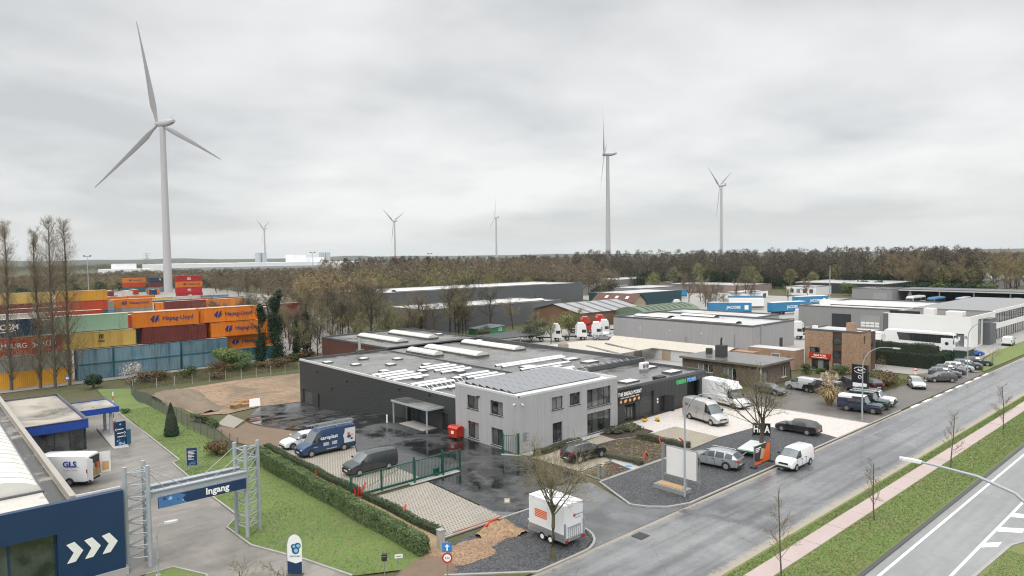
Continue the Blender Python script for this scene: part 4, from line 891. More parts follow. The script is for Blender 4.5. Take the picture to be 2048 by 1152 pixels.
# cars and vans on the brown lot
vehicle('car', 'grey estate car outside the brown bungalow behind the box truck', 'suv', 4.75, 1.85, 1.5, P_GREY, (91.3, 47.2), rad(-100), None, .34, RIMS)
u1 = vehicle('van', 'silver window van stripped of bumpers beside the black van', 'midvan', 5.3, 1.95, 1.98, P_LSILV, (96.6, 44.7), rad(83), None, .34, RIMK, cat='van')
for k in range(2): b = MB(); b.box(-.6 - 1.15 * k - .95, -.985, 1.22, -.6 - 1.15 * k, -.972 + .03, 1.75); b.obj('side_window', CG, u1)
k1 = vehicle('van', 'black window van with pale roof beside the silver van', 'midvan', 5.3, 1.95, 1.95, P_BLACK, (96.2, 42.0), rad(83), None, .34, RIMK, cat='van')
b = MB(); b.box(-2.5, -.72, 1.92, .9, .72, 1.965); b.obj('pale_roof', P_LSILV, k1)
def jeep(label, at, rz, body, top, long=False, rack=False):
    o = vehicle('off_road_car', label, 'jeep', 4.9 if long else 4.6, 1.79, 1.95, body, at, rz, 'boxy off-road cars', .40, BLACK and RIMK, cat='off-road car')
    Lg = 4.9 if long else 4.6; b = MB()
    b.box(-Lg / 2 + .06, -.78, 1.94, Lg * .12, .78, 2.0, .02); b.obj('roof_panel', top, o)
    for sd_ in (1, -1): b = MB(); b.box(Lg / 2 - .95 - .12, min(sd_ * .84, sd_ * .96), .78, Lg / 2 + .02, max(sd_ * .84, sd_ * .96), .92, .03); b.obj('wing', body, o)
    b = MB(); b.lathe((-Lg / 2 - .02, 0, 1.0), [(.38, 0), (.38, -.18), (.2, -.2)], 16, 'x'); b.obj('spare_wheel', TYRE, o)
    b = MB(); b.box(Lg / 2 + .02, -.88, .5, Lg / 2 + .16, .88, .66); b.obj('bull_bar', TRIM, o)
    if rack:
        b = MB()
        for yy in (-.72, .72): b.tube((-2.1, yy, 2.12), (.7, yy, 2.12), .025, n=5)
        for k in range(8): xx = -2.05 + .38 * k; b.box(xx, -.72, 2.1, xx + .09, .72, 2.13)
        b.obj('roof_rack', ALU, o)
    return o
j2 = jeep('dark off-road crew-cab with white hard top, nearest of the three', (88.6, 33.9), rad(-83), P_DBLUE, P_WHITE, True)
b = MB(); b.box(-2.42, -.8, 1.02, -.75, .8, 1.99, .06); b.obj('hard_top', P_WHITE, j2)
jeep('dark green off-road car with roof rack between two others', (91.6, 34.0), rad(-84), P_GREEN, P_GREEN, False, True)
jeep('off-road car with white bonnet and dark roof, far one of the three', (93.9, 34.1), rad(-84), P_WHITE, P_BLACK)
vehicle('car', 'bright blue hatchback partly behind the off-road cars', 'suv', 4.3, 1.8, 1.45, P_BLUE, (96.6, 35.9), rad(-85), None, .32, RIMS)
vehicle('car', 'black compact seen from behind beside the overgrown hedge', 'suv', 4.3, 1.8, 1.6, P_BLACK, (104.8, 38.6), rad(47), None, .34, RIMS)
vehicle('car', 'dark off-roader behind the black roadside sign', 'jeep', 4.4, 1.8, 1.85, P_DGREY, (102.3, 40.8), rad(47), None, .36, RIMK)
vehicle('car', 'silver hatchback facing the camera beside the overgrown hedge', 'suv', 4.3, 1.8, 1.5, P_LSILV, (110.2, 34.4), rad(-150), None, .33, RIMS)
vehicle('car', 'brown-grey crossover side-on by the kerb below the parked row', 'suv', 4.2, 1.75, 1.52, paint('brown_grey_paint', (.075, .07, .066), .2), (117.4, 33.3), rad(133), None, .33, RIMS)
for k, (pt, lb, x_, y_) in enumerate(((P_GBLUE, 'grey-blue saloon, nearest car of the parked row by the hedge', 122.6, 34.2), (P_GREY, 'grey car second in the parked row by the hedge', 126.2, 34.5), (P_LSILV, 'pale silver car third in the parked row by the hedge', 130.0, 34.4), (P_GBLUE, 'grey-blue estate car fourth in the parked row', 134.2, 34.2), (P_DGREY, 'dark grey car last in the parked row', 138.6, 33.8))):
    vehicle('car', lb, 'suv', 4.5, 1.82, 1.5, pt, (x_, y_), rad(-72), 'cars in the row by the hedge', .33, RIMS)
# ------------------------------------------------------------------ blue car wash on the left
cw = T('car_wash', 'blue car wash hall with three white chevrons on its front', 'car wash', (7, 48.3, 0), W=True)
b = MB(); o_ = Vector((-12, 48.3, .45)); hw_ = [(9.0, .1, 18.42, 3.15)]
wall(b, o_, XP, 22.0, 5.0, hw_, .5, YN)
b.quad((10, 48.3, .45), (10, 48.75, .45), (10, 48.75, 5.45), (10, 48.3, 5.45)); b.quad((10, 48.75, .45), (7.5, 48.75, .45), (7.5, 48.75, 5.45), (10, 48.75, 5.45)); b.quad((-12, 48.3, 5.45), (10, 48.3, 5.45), (10, 48.75, 5.45), (-12, 48.75, 5.45))
b.obj('front_wall', NAVY, cw)
window(cw, o_, XP, YN, hw_[0], .5, 4, 1, NAVY, GLASS, None, t=.12)
b = MB(); b.box(-12, 48.22, 0, 10.15, 48.85, .449); b.obj('plinth', CONC, cw)
b = MB(); b.quad((7.5, 48.75, 0), (7.5, 103, 0), (7.5, 103, 5.2), (7.5, 48.75, 5.2)); b.quad((7.5, 103, 0), (-12, 103, 0), (-12, 103, 5.2), (7.5, 103, 5.2)); b.obj('side_wall', C_LGREY, cw)
b = MB(); b.quad((-12, 48.75, 5.1), (7.4, 48.75, 5.1), (7.4, 103, 5.1), (-12, 103, 5.1)); b.obj('roof', R_WASH, cw)
cap(cw, [(7.42, 49.2), (7.42, 102.8)], 5.5, .34, .5, mat('weathered_coping', (.33, .30, .26), .6, var=.15))
cap(cw, [(7.6, 48.9), (9.9, 48.9)], 5.53, .12, .5, CAPW)
CHEV = [(0, .57), (.42, .66), (.86, .02), (.44, -.57), (0, -.58), (.36, 0)]
for i in range(3): poly2d(CHEV, WHITE, cw, (6.86 + .935 * i, 48.28, 2.25 + .015 * i), XP, name='chevron', ext=.03)
b = MB(); b.quad((6.3, 49.2, 5.106), (7.22, 49.2, 5.106), (7.22, 102.6, 5.106), (6.3, 102.6, 5.106)); b.obj('roof_gutter', m_roof('wet_roof_gutter', (.33, .30, .26), (.05, .05, .045), .40, .50, False), cw)
# barrel rooflight on its roof, pane by pane
n = 8; pr = [(3.2 - 3.1 * math.cos(PI * i / n), 5.2 + 1.0 * math.sin(PI * i / n)) for i in range(n + 1)]
PVC = mat('milky_rooflight', (.66, .65, .60), .35, var=.12, vs=.6)
b = MB(); b.box(.0, 52.6, 5.1, 6.4, 98.1, 5.22); rl = b.obj('rooflight', CAPM, cw)
yy = 52.8
while yy < 98:
    p = MB()
    for (xa, za), (xb, zb) in zip(pr, pr[1:]): p.quad((xa, yy, za), (xb, yy, zb), (xb, yy + 1.42, zb), (xa, yy + 1.42, za))
    if yy < 53: p.quad(*[(a, yy, c_) for a, c_ in pr])
    p.obj('pane', PVC, rl, True, 50); yy += 1.5
# low office annex with blue fascia
an = T('car_wash_office', 'low car wash office with blue fascia and stained flat roof', 'office', (11, 82.2, 0), W=True)
b = MB(); b.box(7.55, 82.3, .0, 13.85, 100.2, .35); b.obj('plinth', CONC, an)
o_ = Vector((7.55, 82.25, .35)); hh = [(2.2, .0, 6.2, 2.2)]
b = MB(); wall(b, o_, XP, 6.3, 2.25, hh, .15, YN); o2 = Vector((13.85, 82.25, .35)); h2 = [(.1, 0, 6.0, 2.2)]; wall(b, o2, YP, 18, 2.25, h2, .15, XP); b.obj('wall', mat('dark_teal_wall', (.02, .045, .06), .4), an)
window(an, o_, XP, YN, hh[0], .15, 3, 1, FR, GLASS); window(an, o2, YP, XP, h2[0], .15, 4, 1, FR, GLASS)
b = MB(); b.box(7.5, 82.0, 2.6, 14.05, 82.24, 3.5); b.box(13.86, 82.241, 2.6, 14.05, 100.3, 3.5); b.obj('fascia', BLUEP, an)
b = MB(); b.quad((7.6, 82.2, 3.35), (13.8, 82.2, 3.35), (13.8, 100.2, 3.35), (7.6, 100.2, 3.35)); b.obj('roof', R_ANNEX, an)
cap(an, [(13.95, 82.3), (13.95, 100.2)], 3.56, .2, .1, CAPM); cap(an, [(7.6, 82.1), (13.8, 82.1)], 3.55, .2, .1, CAPM); cap(an, [(7.6, 100.3), (13.8, 100.3)], 3.55, .2, .2, CAPM)
ca = T('drive_in_canopy', 'small blue-edged drive-in canopy on two grey posts', 'canopy', (17, 89, 0), W=True)
b = MB(); b.box(14.06, 87.4, 2.75, 18.05, 87.55, 3.4); b.box(17.9, 87.56, 2.75, 18.05, 93.2, 3.4); b.box(14.06, 93.21, 2.75, 18.05, 93.35, 3.4); b.obj('fascia', BLUEP, ca)
b = MB(); b.box(14.06, 87.56, 3.2, 17.89, 93.2, 3.3); b.obj('roof', R_ANNEX, ca)
for y_ in (87.8, 91.0): b = MB(); b.box(17.1, y_ - .14, .1, 17.38, y_ + .14, 3.2); b.obj('post', STEELP, ca)
b = MB(); b.prism([(16.7, 92.8), (18.4, 92.6), (17.5, 80.9), (16.1, 81.2)], 0, .14); isl = b.obj('traffic_island', CONC); isl['kind'] = 'structure'
hm = [(16.2, 80.6, 17.5, 80.4), (16.3, 79.9, 17.38, 79.7), (16.4, 79.1, 17.25, 78.95), (16.48, 78.3, 17.1, 78.2), (16.56, 77.5, 16.98, 77.4)]
for xa, ya, xb, yb in hm: mark([(xa, ya - .3), (xb, yb - .3), (xb, yb), (xa, ya)])
mark([(16.15, 80.7), (16.25, 80.7), (16.8, 75.8), (16.7, 75.6)]); mark([(17.45, 80.5), (17.55, 80.5), (16.82, 75.6), (16.72, 75.8)])
for y_ in (67.0, 62.4): mark([(11.5, y_), (13.8, y_ - .5), (13.8, y_ - .38), (11.5, y_ + .12)])
mark([(14.6, 61.8), (15.5, 62.9), (15.3, 62.95), (15.25, 65.2), (14.95, 65.2), (14.95, 62.95), (14.6, 63.0)], 'lane_arrow')
ba = T('barrier', 'raised red and white barrier arm at the drive-in island', 'barrier', (18.0, 90.3, .14))
b = MB(); b.box(-.2, -.25, 0, .2, .25, 1.05, .03); b.obj('housing', mat('barrier_orange', (.6, .18, .03), .4), ba)
for i in range(7): b = MB(); b.extr([(-.05 + .02 * i, .0 + .06 * i, .9 + .5 * i), (.05 + .02 * i, .0 + .06 * i, .9 + .5 * i), (.05 + .02 * (i + 1), .06 * (i + 1), .9 + .5 * (i + 1)), (-.05 + .02 * (i + 1), .06 * (i + 1), .9 + .5 * (i + 1))], (0, .05, 0)); b.obj('arm', RED if i % 2 else WHITE, ba)
tt = T('direction_totem', 'navy direction totem with white arrows on the traffic island', 'sign', (17.0, 82.3, .14), rad(8))
b = MB(); b.box(-.55, -.08, 0, .55, .08, 2.55); b.obj('panel', NAVY, tt)
b = MB(); b.box(.56, -.3, 0, .95, .2, 1.6, .03); b.obj('terminal', mat('teal_terminal', (.02, .10, .16), .4), tt)
for k, (z_, fl) in enumerate(((1.72, -1), (1.3, 1), (.92, 1))):
    b = MB(); b.box(-.32, -.1, z_ - .03, .3, -.082, z_ + .05); b.obj('lettering', LIT, tt)
    poly2d([(fl * .2, 0), (fl * .05, .14), (fl * .0, .14), (fl * .12, 0), (0, -.14), (fl * .05, -.14)], LIT, tt, (.34 if fl > 0 else -.34, -.085, z_), XP, name='arrow', ext=.01)
poly2d([(.1 * math.cos(k) * (1 + .3 * (k % 2)), .1 * math.sin(k)) for k in range(6)], mat('pale_blue_print', (.25, .5, .75), .4), tt, (0, -.085, 2.25), XP, name='logo', ext=.01)
for q in range(9): r_ = rnd.uniform(.05, .16); cxx, czz = rnd.uniform(-.38, .38), rnd.uniform(.18, .6); poly2d([(r_ * math.cos(2 * PI * k / 10), r_ * math.sin(2 * PI * k / 10)) for k in range(10)], MAT['pale_blue_print'] if q % 2 else BLUEP, tt, (cxx, -.083 - .0015 * q, czz), XP, name='bubble_print', ext=.001)
# gantry sign
gy = T('entrance_gantry', 'grey steel entrance gantry spanning the driveway with navy Ingang sign', 'gantry', (11.2, 49, 0), W=True)
LP_ = [(10.25, 48.95), (11.45, 48.35), (11.55, 49.75)]; RP_ = [(17.85, 48.6), (19.05, 49.45), (17.6, 50.0)]
for PP in (LP_, RP_):
    for (x_, y_) in PP: b = MB(); b.tube((x_, y_, 0), (x_, y_, 6.7), .14, n=12); b.obj('post', STEELP, gy, True)
    for k in range(8):
        z_ = .7 + .8 * k
        for i in range(3):
            a, c_ = PP[i], PP[(i + 1) % 3]; b = MB(); b.tube((*a, z_), (*c_, z_), .04, n=6); b.obj('rung', STEELP, gy)
            if k % 2 == 0 or i == 0: b = MB(); b.tube((*a, z_), (*c_, z_ + .8 if z_ + .8 < 6.6 else 6.5), .03, n=5); b.obj('brace', STEELP, gy)
for y0_, y1_ in ((48.45, 48.7), (49.7, 50.0)):
    b = MB(); b.box(11.5, y0_, 4.52, 17.85, y1_, 4.82); b.box(11.5, y0_ - .08, 4.83, 17.85, y1_ + .08, 4.9); b.box(11.5, y0_ - .08, 4.45, 17.85, y1_ + .08, 4.51); b.obj('beam', STEELP, gy)
for k in range(6): x_ = 12 + k * 1.1; b = MB(); b.box(x_, 48.71, 4.55, x_ + .1, 49.69, 4.7); b.obj('cross_beam', STEELP, gy)
for p, q in (((11.45, 48.35, 6.4), (13.6, 48.6, 4.9)), ((11.55, 49.75, 6.4), (14.0, 49.85, 4.9)), ((11.45, 48.35, 6.3), (12.5, 48.6, 4.9)), ((17.85, 48.6, 6.4), (15.6, 48.6, 4.9)), ((17.6, 50, 6.4), (15.4, 49.85, 4.9)), ((17.85, 48.6, 6.3), (16.9, 48.6, 4.9))): b = MB(); b.tube(p, q, .025, n=5); b.obj('tie_rod', STEELP, gy)
b = MB(); b.box(12.0, 48.26, 3.72, 17.72, 48.36, 4.44); sg = b.obj('sign_panel', NAVY, gy)
text('Ingang', .62, LIT, sg, (15.75, 48.245, 4.12), XP, bold=.025)
PB = mat('bubble_print', (.06, .17, .36), .4); poly2d([(0, 0), (1.75, 0), (1.45, .3), (1.7, .55), (1.3, .7), (0, .7)], PB, sg, (12.02, 48.258, 3.73), XP, name='picture', ext=.003)
for q in range(10): r_ = rnd.uniform(.04, .13); cxx, czz = rnd.uniform(12.2, 14.0), rnd.uniform(3.9, 4.3); poly2d([(r_ * math.cos(2 * PI * k / 12), r_ * math.sin(2 * PI * k / 12)) for k in range(12)], (PB, BLUEP, MAT['pale_blue_print'])[q % 3], sg, (cxx, 48.254 - .001 * q, czz), XP, name='picture', ext=.001)
# notice board on the lawn
nb = T('notice_board', 'navy notice board with white text on two posts on the lawn', 'sign', (19.85, 67.6, .04), rad(-30))
for s_ in (-.5, .5): b = MB(); b.box(s_ - .05, -.05, 0, s_ + .05, .05, 2.3); b.obj('post', GALV, nb)
b = MB(); b.box(-.44, -.04, .55, .44, .03, 2.2); b.obj('panel', NAVY, nb)
for k in range(7): b = MB(); b.box(-.34, -.052, 1.9 - k * .13, -.34 + (.66, .5, .6, .42, .55, .3, .5)[k], -.041, 1.95 - k * .13); b.obj('lettering', LIT, nb)
for q in range(7): r_ = rnd.uniform(.04, .11); poly2d([(r_ * math.cos(2 * PI * k / 10), r_ * math.sin(2 * PI * k / 10)) for k in range(10)], PB, nb, (rnd.uniform(-.3, .3), -.042 - .002 * q, rnd.uniform(.65, .9)), XP, name='bubble_print', ext=.001)
# feather banner
fb = T('banner_flag', 'white and navy teardrop banner standing on the driveway edge', 'banner', (17.75, 40.6, .0), rad(-42))
b = MB(); pr2 = [(-.42, .15), (.48, .15), (.5, 1.9)] + [(.05 + .45 * math.cos(t_), 2.05 + .62 * math.sin(t_)) for t_ in [PI * k / 10 for k in range(0, 9)]] + [(-.42, 2.0)]
def slab2d(pts, y0_, y1_): c_ = MB(); c_.extr([(x_, y0_, z_) for x_, z_ in pts], (0, y1_ - y0_, 0)); return c_
slab2d(pr2, 0, .012).obj('cloth', mat('banner_cloth', (.78, .79, .80), .7), fb)
slab2d([(-.42, .15), (.48, .15), (.48, .95), (.1, .82), (-.42, 1.0)], -.006, -.002).obj('navy_band', NAVY, fb)
b = MB(); b.tube((-.46, 0, 0), (-.44, 0, 2.3), .02, n=6); b.obj('pole', GALV, fb); b = MB(); b.box(-.5, -.3, 0, .5, .3, .06); b.obj('base', TRIM, fb)
DB = mat('emblem_teal', (.02, .10, .17), .5)
for (x_, z_, r_) in ((-.02, 1.9, .17), (.24, 1.95, .2), (.1, 1.65, .24)):
    poly2d([(r_ * math.cos(2 * PI * k / 14), r_ * math.sin(2 * PI * k / 14)) for k in range(14)], DB, fb, (x_, -.004, z_), XP, name='emblem', ext=.003); poly2d([(r_ * .55 * math.cos(2 * PI * k / 14), r_ * .55 * math.sin(2 * PI * k / 14)) for k in range(14)], MAT['pale_blue_print'], fb, (x_ + .03, -.009, z_), XP, name='emblem', ext=.002)
text('CAR WASH', .13, DB, fb, (.06, -.006, 1.28), XP); 

# ------------------------------------------------------------------ street lamps
def lamp(label, x_, y_, hgt, arm, adir, r0_=.09):
    o = T('street_lamp', label, 'street lamp', (x_, y_, 0), 0, 'street lamps'); ax, ay = math.cos(adir), math.sin(adir)
    pts = [(0, 0, 0), (0, 0, hgt * .72)]; rr = [r0_, r0_ * .75]
    for k in range(1, 9): t_ = PI / 2 * k / 8; pts.append((ax * arm * .75 * (1 - math.cos(t_)), ay * arm * .75 * (1 - math.cos(t_)), hgt * .72 + hgt * .28 * math.sin(t_))); rr.append(r0_ * (.75 - .04 * k))
    pts.append((ax * arm, ay * arm, hgt)); rr.append(r0_ * .4)
    b = MB(); b.path(pts, rr, 10, True); b.obj('pole', STEELP, o, True, 60)
    hd = MB(); 
    for sgn in (1,):
        L_ = .75; px_, py_ = -ay, ax; c0 = Vector((ax * arm, ay * arm, hgt))
        prof = [(-.05, .04), (.12, .11), (.5, .14), (.72, .06)]
        up_ = []; dn = []
        for d, w_ in prof: up_.append(c0 + Vector((ax * d + px_ * w_, ay * d + py_ * w_, .05))); dn.append(c0 + Vector((ax * d - px_ * w_, ay * d - py_ * w_, .05)))
        ring_ = up_ + dn[::-1]; hd.extr([tuple(p - Vector((0, 0, .11))) for p in ring_], (0, 0, .13))
    h_ = hd.obj('lamp_head', mat('pale_lamp_head', (.55, .56, .57), .4), o)
    b = MB(); b.box(c0.x + ax * .35 - .12, c0.y + ay * .35 - .1, hgt - .075, c0.x + ax * .35 + .12, c0.y + ay * .35 + .1, hgt - .058); b.obj('lens', PLATE, h_)
    b = MB(); b.box(-.13, -.13, 0, .13, .13, .05); b.obj('foot', CONC, o)
    b = MB(); b.box(-.045, -.095, .7, .045, -.085, 1.1); b.obj('hatch', GALV, o)
    return o
lamp('street lamp in black gravel beside the blank white billboard', 47.2, 31.7, 8.9, 3.1, rad(-90))
lamp('street lamp on the kerb in front of the off-road cars', 84.2, 32.0, 8.9, 3.3, rad(-90))
lamp('street lamp in front of the parked row of cars', 123.2, 31.3, 9.0, 3.3, rad(-90))
lamp('short curved lamp beside the gantry at the car wash', 11.45, 46.7, 3.3, .5, rad(-15), .06)
# big lamp on the central reservation, its arm reaching over the highway
bl_ = T('street_lamp', 'tall highway lamp whose curved arm reaches over the white lines', 'street lamp', (38.6, 6.0, .05), 0, 'street lamps')
b = MB(); b.path([(0, 0, 0), (0, 0, 5.2), (0, .15, 6.4), (0, .7, 7.6), (0, 1.8, 8.5), (0, 3.3, 8.95), (0, 5.2, 9.1), (0, 6.0, 9.12)], [.11, .09, .085, .08, .075, .07, .06, .05], 10, True); b.obj('pole', STEELP, bl_, True, 60)
b = MB(); b.extr([(-.12, 5.75, 9.05), (.12, 5.75, 9.05), (.17, 6.2, 9.05), (.14, 6.6, 9.05), (.05, 6.78, 9.05), (-.05, 6.78, 9.05), (-.14, 6.6, 9.05), (-.17, 6.2, 9.05)], (0, .01, .13)); b.obj('lamp_head', mat('white_lamp_head', (.72, .73, .73), .35), bl_); b = MB(); b.box(-.15, -.15, -.05, .15, .15, .08); b.obj('foot', CONC, bl_)

# ------------------------------------------------------------------ green gate, posts, fences
gt = T('sliding_gate', 'long dark green sliding gate of upright bars across the yard', 'gate', (33, 50.3, 0), W=True)
b = MB(); b.box(27.0, 50.2, .18, 38.3, 50.32, .36); b.obj('lower_beam', GREEN, gt); b = MB(); b.box(27.0, 50.22, 1.9, 38.3, 50.3, 1.97); b.obj('top_rail', GREEN, gt)
b = MB(); b.path([(27.05, 50.26, .4), (30, 50.26, 1.15), (32.6, 50.26, 1.85)], .02, 5); b.obj('brace', GREEN, gt)
bar = MB(); bar.tube((0, 0, .36), (0, 0, 1.9), .018, n=5, caps=False); bm_ = bar.obj('bar', GREEN); me_ = bm_.data; bpy.data.objects.remove(bm_)
x_ = 27.15
while x_ < 38.25: o = link('bar', me_, gt); o.location = (x_ - 33, -.04, 0); x_ += .155
for x_, y_ in ((33.1, 50.05), (33.35, 50.5), (36.2, 50.05), (36.4, 50.5)): b = MB(); b.box(x_ - .06, y_ - .06, 0, x_ + .06, y_ + .06, 2.25); b.obj('guide_post', GREEN, gt)
for x_ in (27.0, 29.9, 38.3): b = MB(); b.box(x_ - .05, 50.18, .1, x_ + .05, 50.34, 2.0); b.obj('stile', GREEN, gt)
b = MB(); b.box(35.5, 50.35, .1, 36.0, 50.7, .75, .03); b.obj('motor', GREEN, gt); b = MB(); b.box(32.6, 49.85, 0, 38.0, 50.7, .06); b.obj('footing', CONC, gt)
sgte = T('wicket_gate', 'small dark green barred gate against the corner of the grey office', 'gate', (44.9, 50.6, 0), W=True)
for x_, y_ in ((44.55, 51.3), (45.5, 50.0), (45.35, 50.0)): b = MB(); b.box(x_ - .06, y_ - .06, 0, x_ + .06, y_ + .06, 2.2); b.obj('post', GREEN, sgte)
for k in range(1, 8): t_ = k / 8; b = MB(); b.tube((44.55 + .85 * t_, 51.3 - 1.25 * t_, .12), (44.55 + .85 * t_, 51.3 - 1.25 * t_, 2.0), .022, n=5); b.obj('bar', GREEN, sgte)
for z_ in (.15, 1.95): b = MB(); b.tube((44.55, 51.3, z_), (45.4, 50.05, z_), .03, n=6); b.obj('rail', GREEN, sgte)
b = MB(); b.prism([(44.2, 51.2), (45.4, 49.5), (45.6, 49.7), (44.6, 51.5)], 0, .06); b.obj('step', CONC, sgte)
WIRE = mat('fence_wire', (.075, .10, .09), .5, .3)
def fence(label, pts, hgt, mt, step=2.5, mesh_=True, group=None):
    o = T('mesh_fence', label, 'fence', (pts[0][0], pts[0][1], 0), W=True, group=group); wires = MB(); acc = []
    for (xa, ya), (xb, yb) in zip(pts, pts[1:]):
        l = math.hypot(xb - xa, yb - ya); n = max(1, round(l / step))
        for i in range(n + (1 if (xb, yb) == pts[-1] else 0)): acc.append((xa + (xb - xa) * i / n, ya + (yb - ya) * i / n))
    for x_, y_ in acc: b = MB(); z_ = gz(x_, y_); b.tube((x_, y_, z_), (x_, y_, z_ + hgt + .1), .045, n=6); b.obj('post', mt, o)
    for (xa, ya), (xb, yb) in zip(acc, acc[1:]):
        za, zb = gz(xa, ya), gz(xb, yb); w_ = MB()
        for k in range(7): h_ = .08 + (hgt - .1) * k / 6; w_.tube((xa, ya, za + h_), (xb, yb, zb + h_), .008, n=3, caps=False)
        for k in range(1, 12): t_ = k / 12; x_, y_, z_ = xa + (xb - xa) * t_, ya + (yb - ya) * t_, za + (zb - za) * t_; w_.tube((x_, y_, z_ + .05), (x_, y_, z_ + hgt), .007, n=3, caps=False)
        w_.obj('wire_mesh', WIRE, o)
    return o
fence('grey mesh fence along the lawn between car wash and dirt lot', [(28.3, 128), (25.5, 104), (24.95, 95), (24.6, 85), (24.9, 79), (25.0, 70)], 1.75, mat('fence_post', (.12, .14, .13), .5), 2.4)
fence('mesh fence on pale concrete posts behind the dirt lot', [(29.5, 132.3), (33, 130.9), (44.5, 129.7), (61, 128.2)], 1.7, mat('pale_post', (.42, .40, .36), .7), 2.9)
b = MB()
# round blue arrow sign by the poplars
sg = T('traffic_sign', 'round blue arrow sign at the foot of the poplars', 'sign', (21.2, 140.3, -2.58), rad(-45))
b = MB(); b.tube((0, 0, 0), (0, 0, 2.2), .04, n=6); b.obj('post', GALV, sg); b = MB(); b.lathe((0, -.05, 2.1), [(.38, 0), (.38, -.02)], 18, 'y'); b.obj('disc', mat('sign_blue', (.03, .2, .55), .4), sg); poly2d([(-.27, 0), (-.05, .2), (-.05, .07), (.27, .07), (.27, -.07), (-.05, -.07), (-.05, -.2)], LIT, sg, (0, -.072, 2.1), XP, name='arrow')
# one-way and weight-limit sign at the road
sg = T('traffic_sign', 'post with blue one-way arrow sign above round weight-limit sign', 'sign', (24.5, 33.6, .03), rad(-42))
b = MB(); b.tube((0, .04, 0), (0, .04, 2.35), .04, n=8); b.obj('post', GALV, sg)
b = MB(); b.box(-.3, -.02, 1.7, .3, .01, 2.3, .008); b.obj('blue_plate', MAT['sign_blue'], sg); poly2d([(0, .22), (.15, .06), (.05, .06), (.05, -.2), (-.05, -.2), (-.05, .06), (-.15, .06)], LIT, sg, (0, -.022, 2.0), XP, name='arrow', ext=.006)
b = MB(); b.lathe((0, 0, 1.35), [(.33, 0), (.33, -.02)], 22, 'y'); d_ = b.obj('round_plate', mat('sign_red', (.5, .02, .02), .4), sg); b = MB(); b.lathe((0, -.021, 1.35), [(.23, 0), (.23, -.006)], 22, 'y'); b.obj('face', LIT, d_); text('3,5t', .2, BLACK, d_, (0, -.03, 1.35), XP)
mb_ = T('mailbox', 'small dark post box on a pole at the hedge end', 'post box', (21.9, 36.7, .03), rad(-40)); b = MB(); b.tube((0, 0, 0), (0, 0, 1.0), .03, n=6); b.obj('pole', GALV, mb_); b = MB(); b.box(-.16, -.12, .95, .16, .12, 1.4, .02); b.obj('box', TRIM, mb_); b = MB(); b.box(-.12, -.13, 1.25, .12, -.121, 1.28); b.obj('slot', ALU, mb_)
sp = T('name_plate', 'small white name plate on a stick near the post box', 'sign', (22.7, 36.3, .03), rad(-30)); b = MB(); b.tube((0, .02, 0), (0, .02, 1.2), .02, n=6); b.obj('stick', GALV, sp); b = MB(); b.box(-.25, 0, 1.0, .25, .012, 1.25); b.obj('plate', WHITE, sp); b = MB(); b.box(-.17, -.004, 1.1, .17, -.001, 1.14); b.obj('lettering', TRIM, sp)
cp = T('concrete_post', 'square pale concrete post at the end of the paved lot', 'post', (26.9, 37.6, 0)); b = MB(); b.box(-.22, -.22, 0, .22, .22, 1.25, .03); b.obj('shaft', CONC, cp); b = MB(); b.box(-.25, -.25, 1.251, .25, .25, 1.33, .02); b.obj('cap', KERB, cp)
ns = T('notice_sign', 'small yellowish notice on a thin pole by the yard entrance', 'sign', (33.6, 38.3, .05), rad(-42)); b = MB(); b.tube((0, .02, 0), (0, .02, 1.6), .025, n=6); b.obj('pole', GALV, ns); b = MB(); b.box(-.22, -.01, 1.2, .22, .01, 1.58); b.obj('plate', mat('faded_notice', (.48, .42, .30), .6), ns); b = MB(); b.box(-.15, -.016, 1.3, .15, -.011, 1.48); b.obj('print', WHITE, ns)
# billboard
bb = T('billboard', 'blank white billboard on a weighted concrete skid in the black gravel', 'billboard', (47.9, 33.2, .05), W=True)
b = MB(); b.box(47.3, 31.9, .05, 48.5, 34.9, .4); b.obj('skid', mat('weathered_skid', (.24, .25, .24), .6), bb); b = MB(); b.box(47.45, 32.2, .401, 48.35, 34.7, .45); b.obj('ballast', WOOD, bb)
for y_ in (32.2, 34.6): b = MB(); b.box(48.15, y_ - .06, .6, 48.27, y_ + .06, 3.8); b.obj('post', GALV, bb)
b = MB(); b.box(48.0, 31.0, 1.2, 48.08, 34.1, 3.75); b.obj('frame', GALV, bb); b = MB(); b.box(47.94, 31.1, 1.3, 47.99, 34.0, 3.65); b.obj('canvas', mat('billboard_canvas', (.68, .67, .65), .6), bb)
b = MB()
for y_, z_ in ((31.05, 1.3), (34.05, 1.3), (31.05, 3.7), (34.05, 3.7)): b.tube((48.04, y_, z_), (48.04, y_ + (.25 if y_ > 33 else -.25), z_), .02, n=5)
b.tube((48.04, 30.82, 1.1), (48.04, 30.82, 3.85), .025, n=6); b.tube((48.04, 34.3, 1.1), (48.04, 34.3, 3.85), .025, n=6); b.obj('side_rails', GALV, bb)
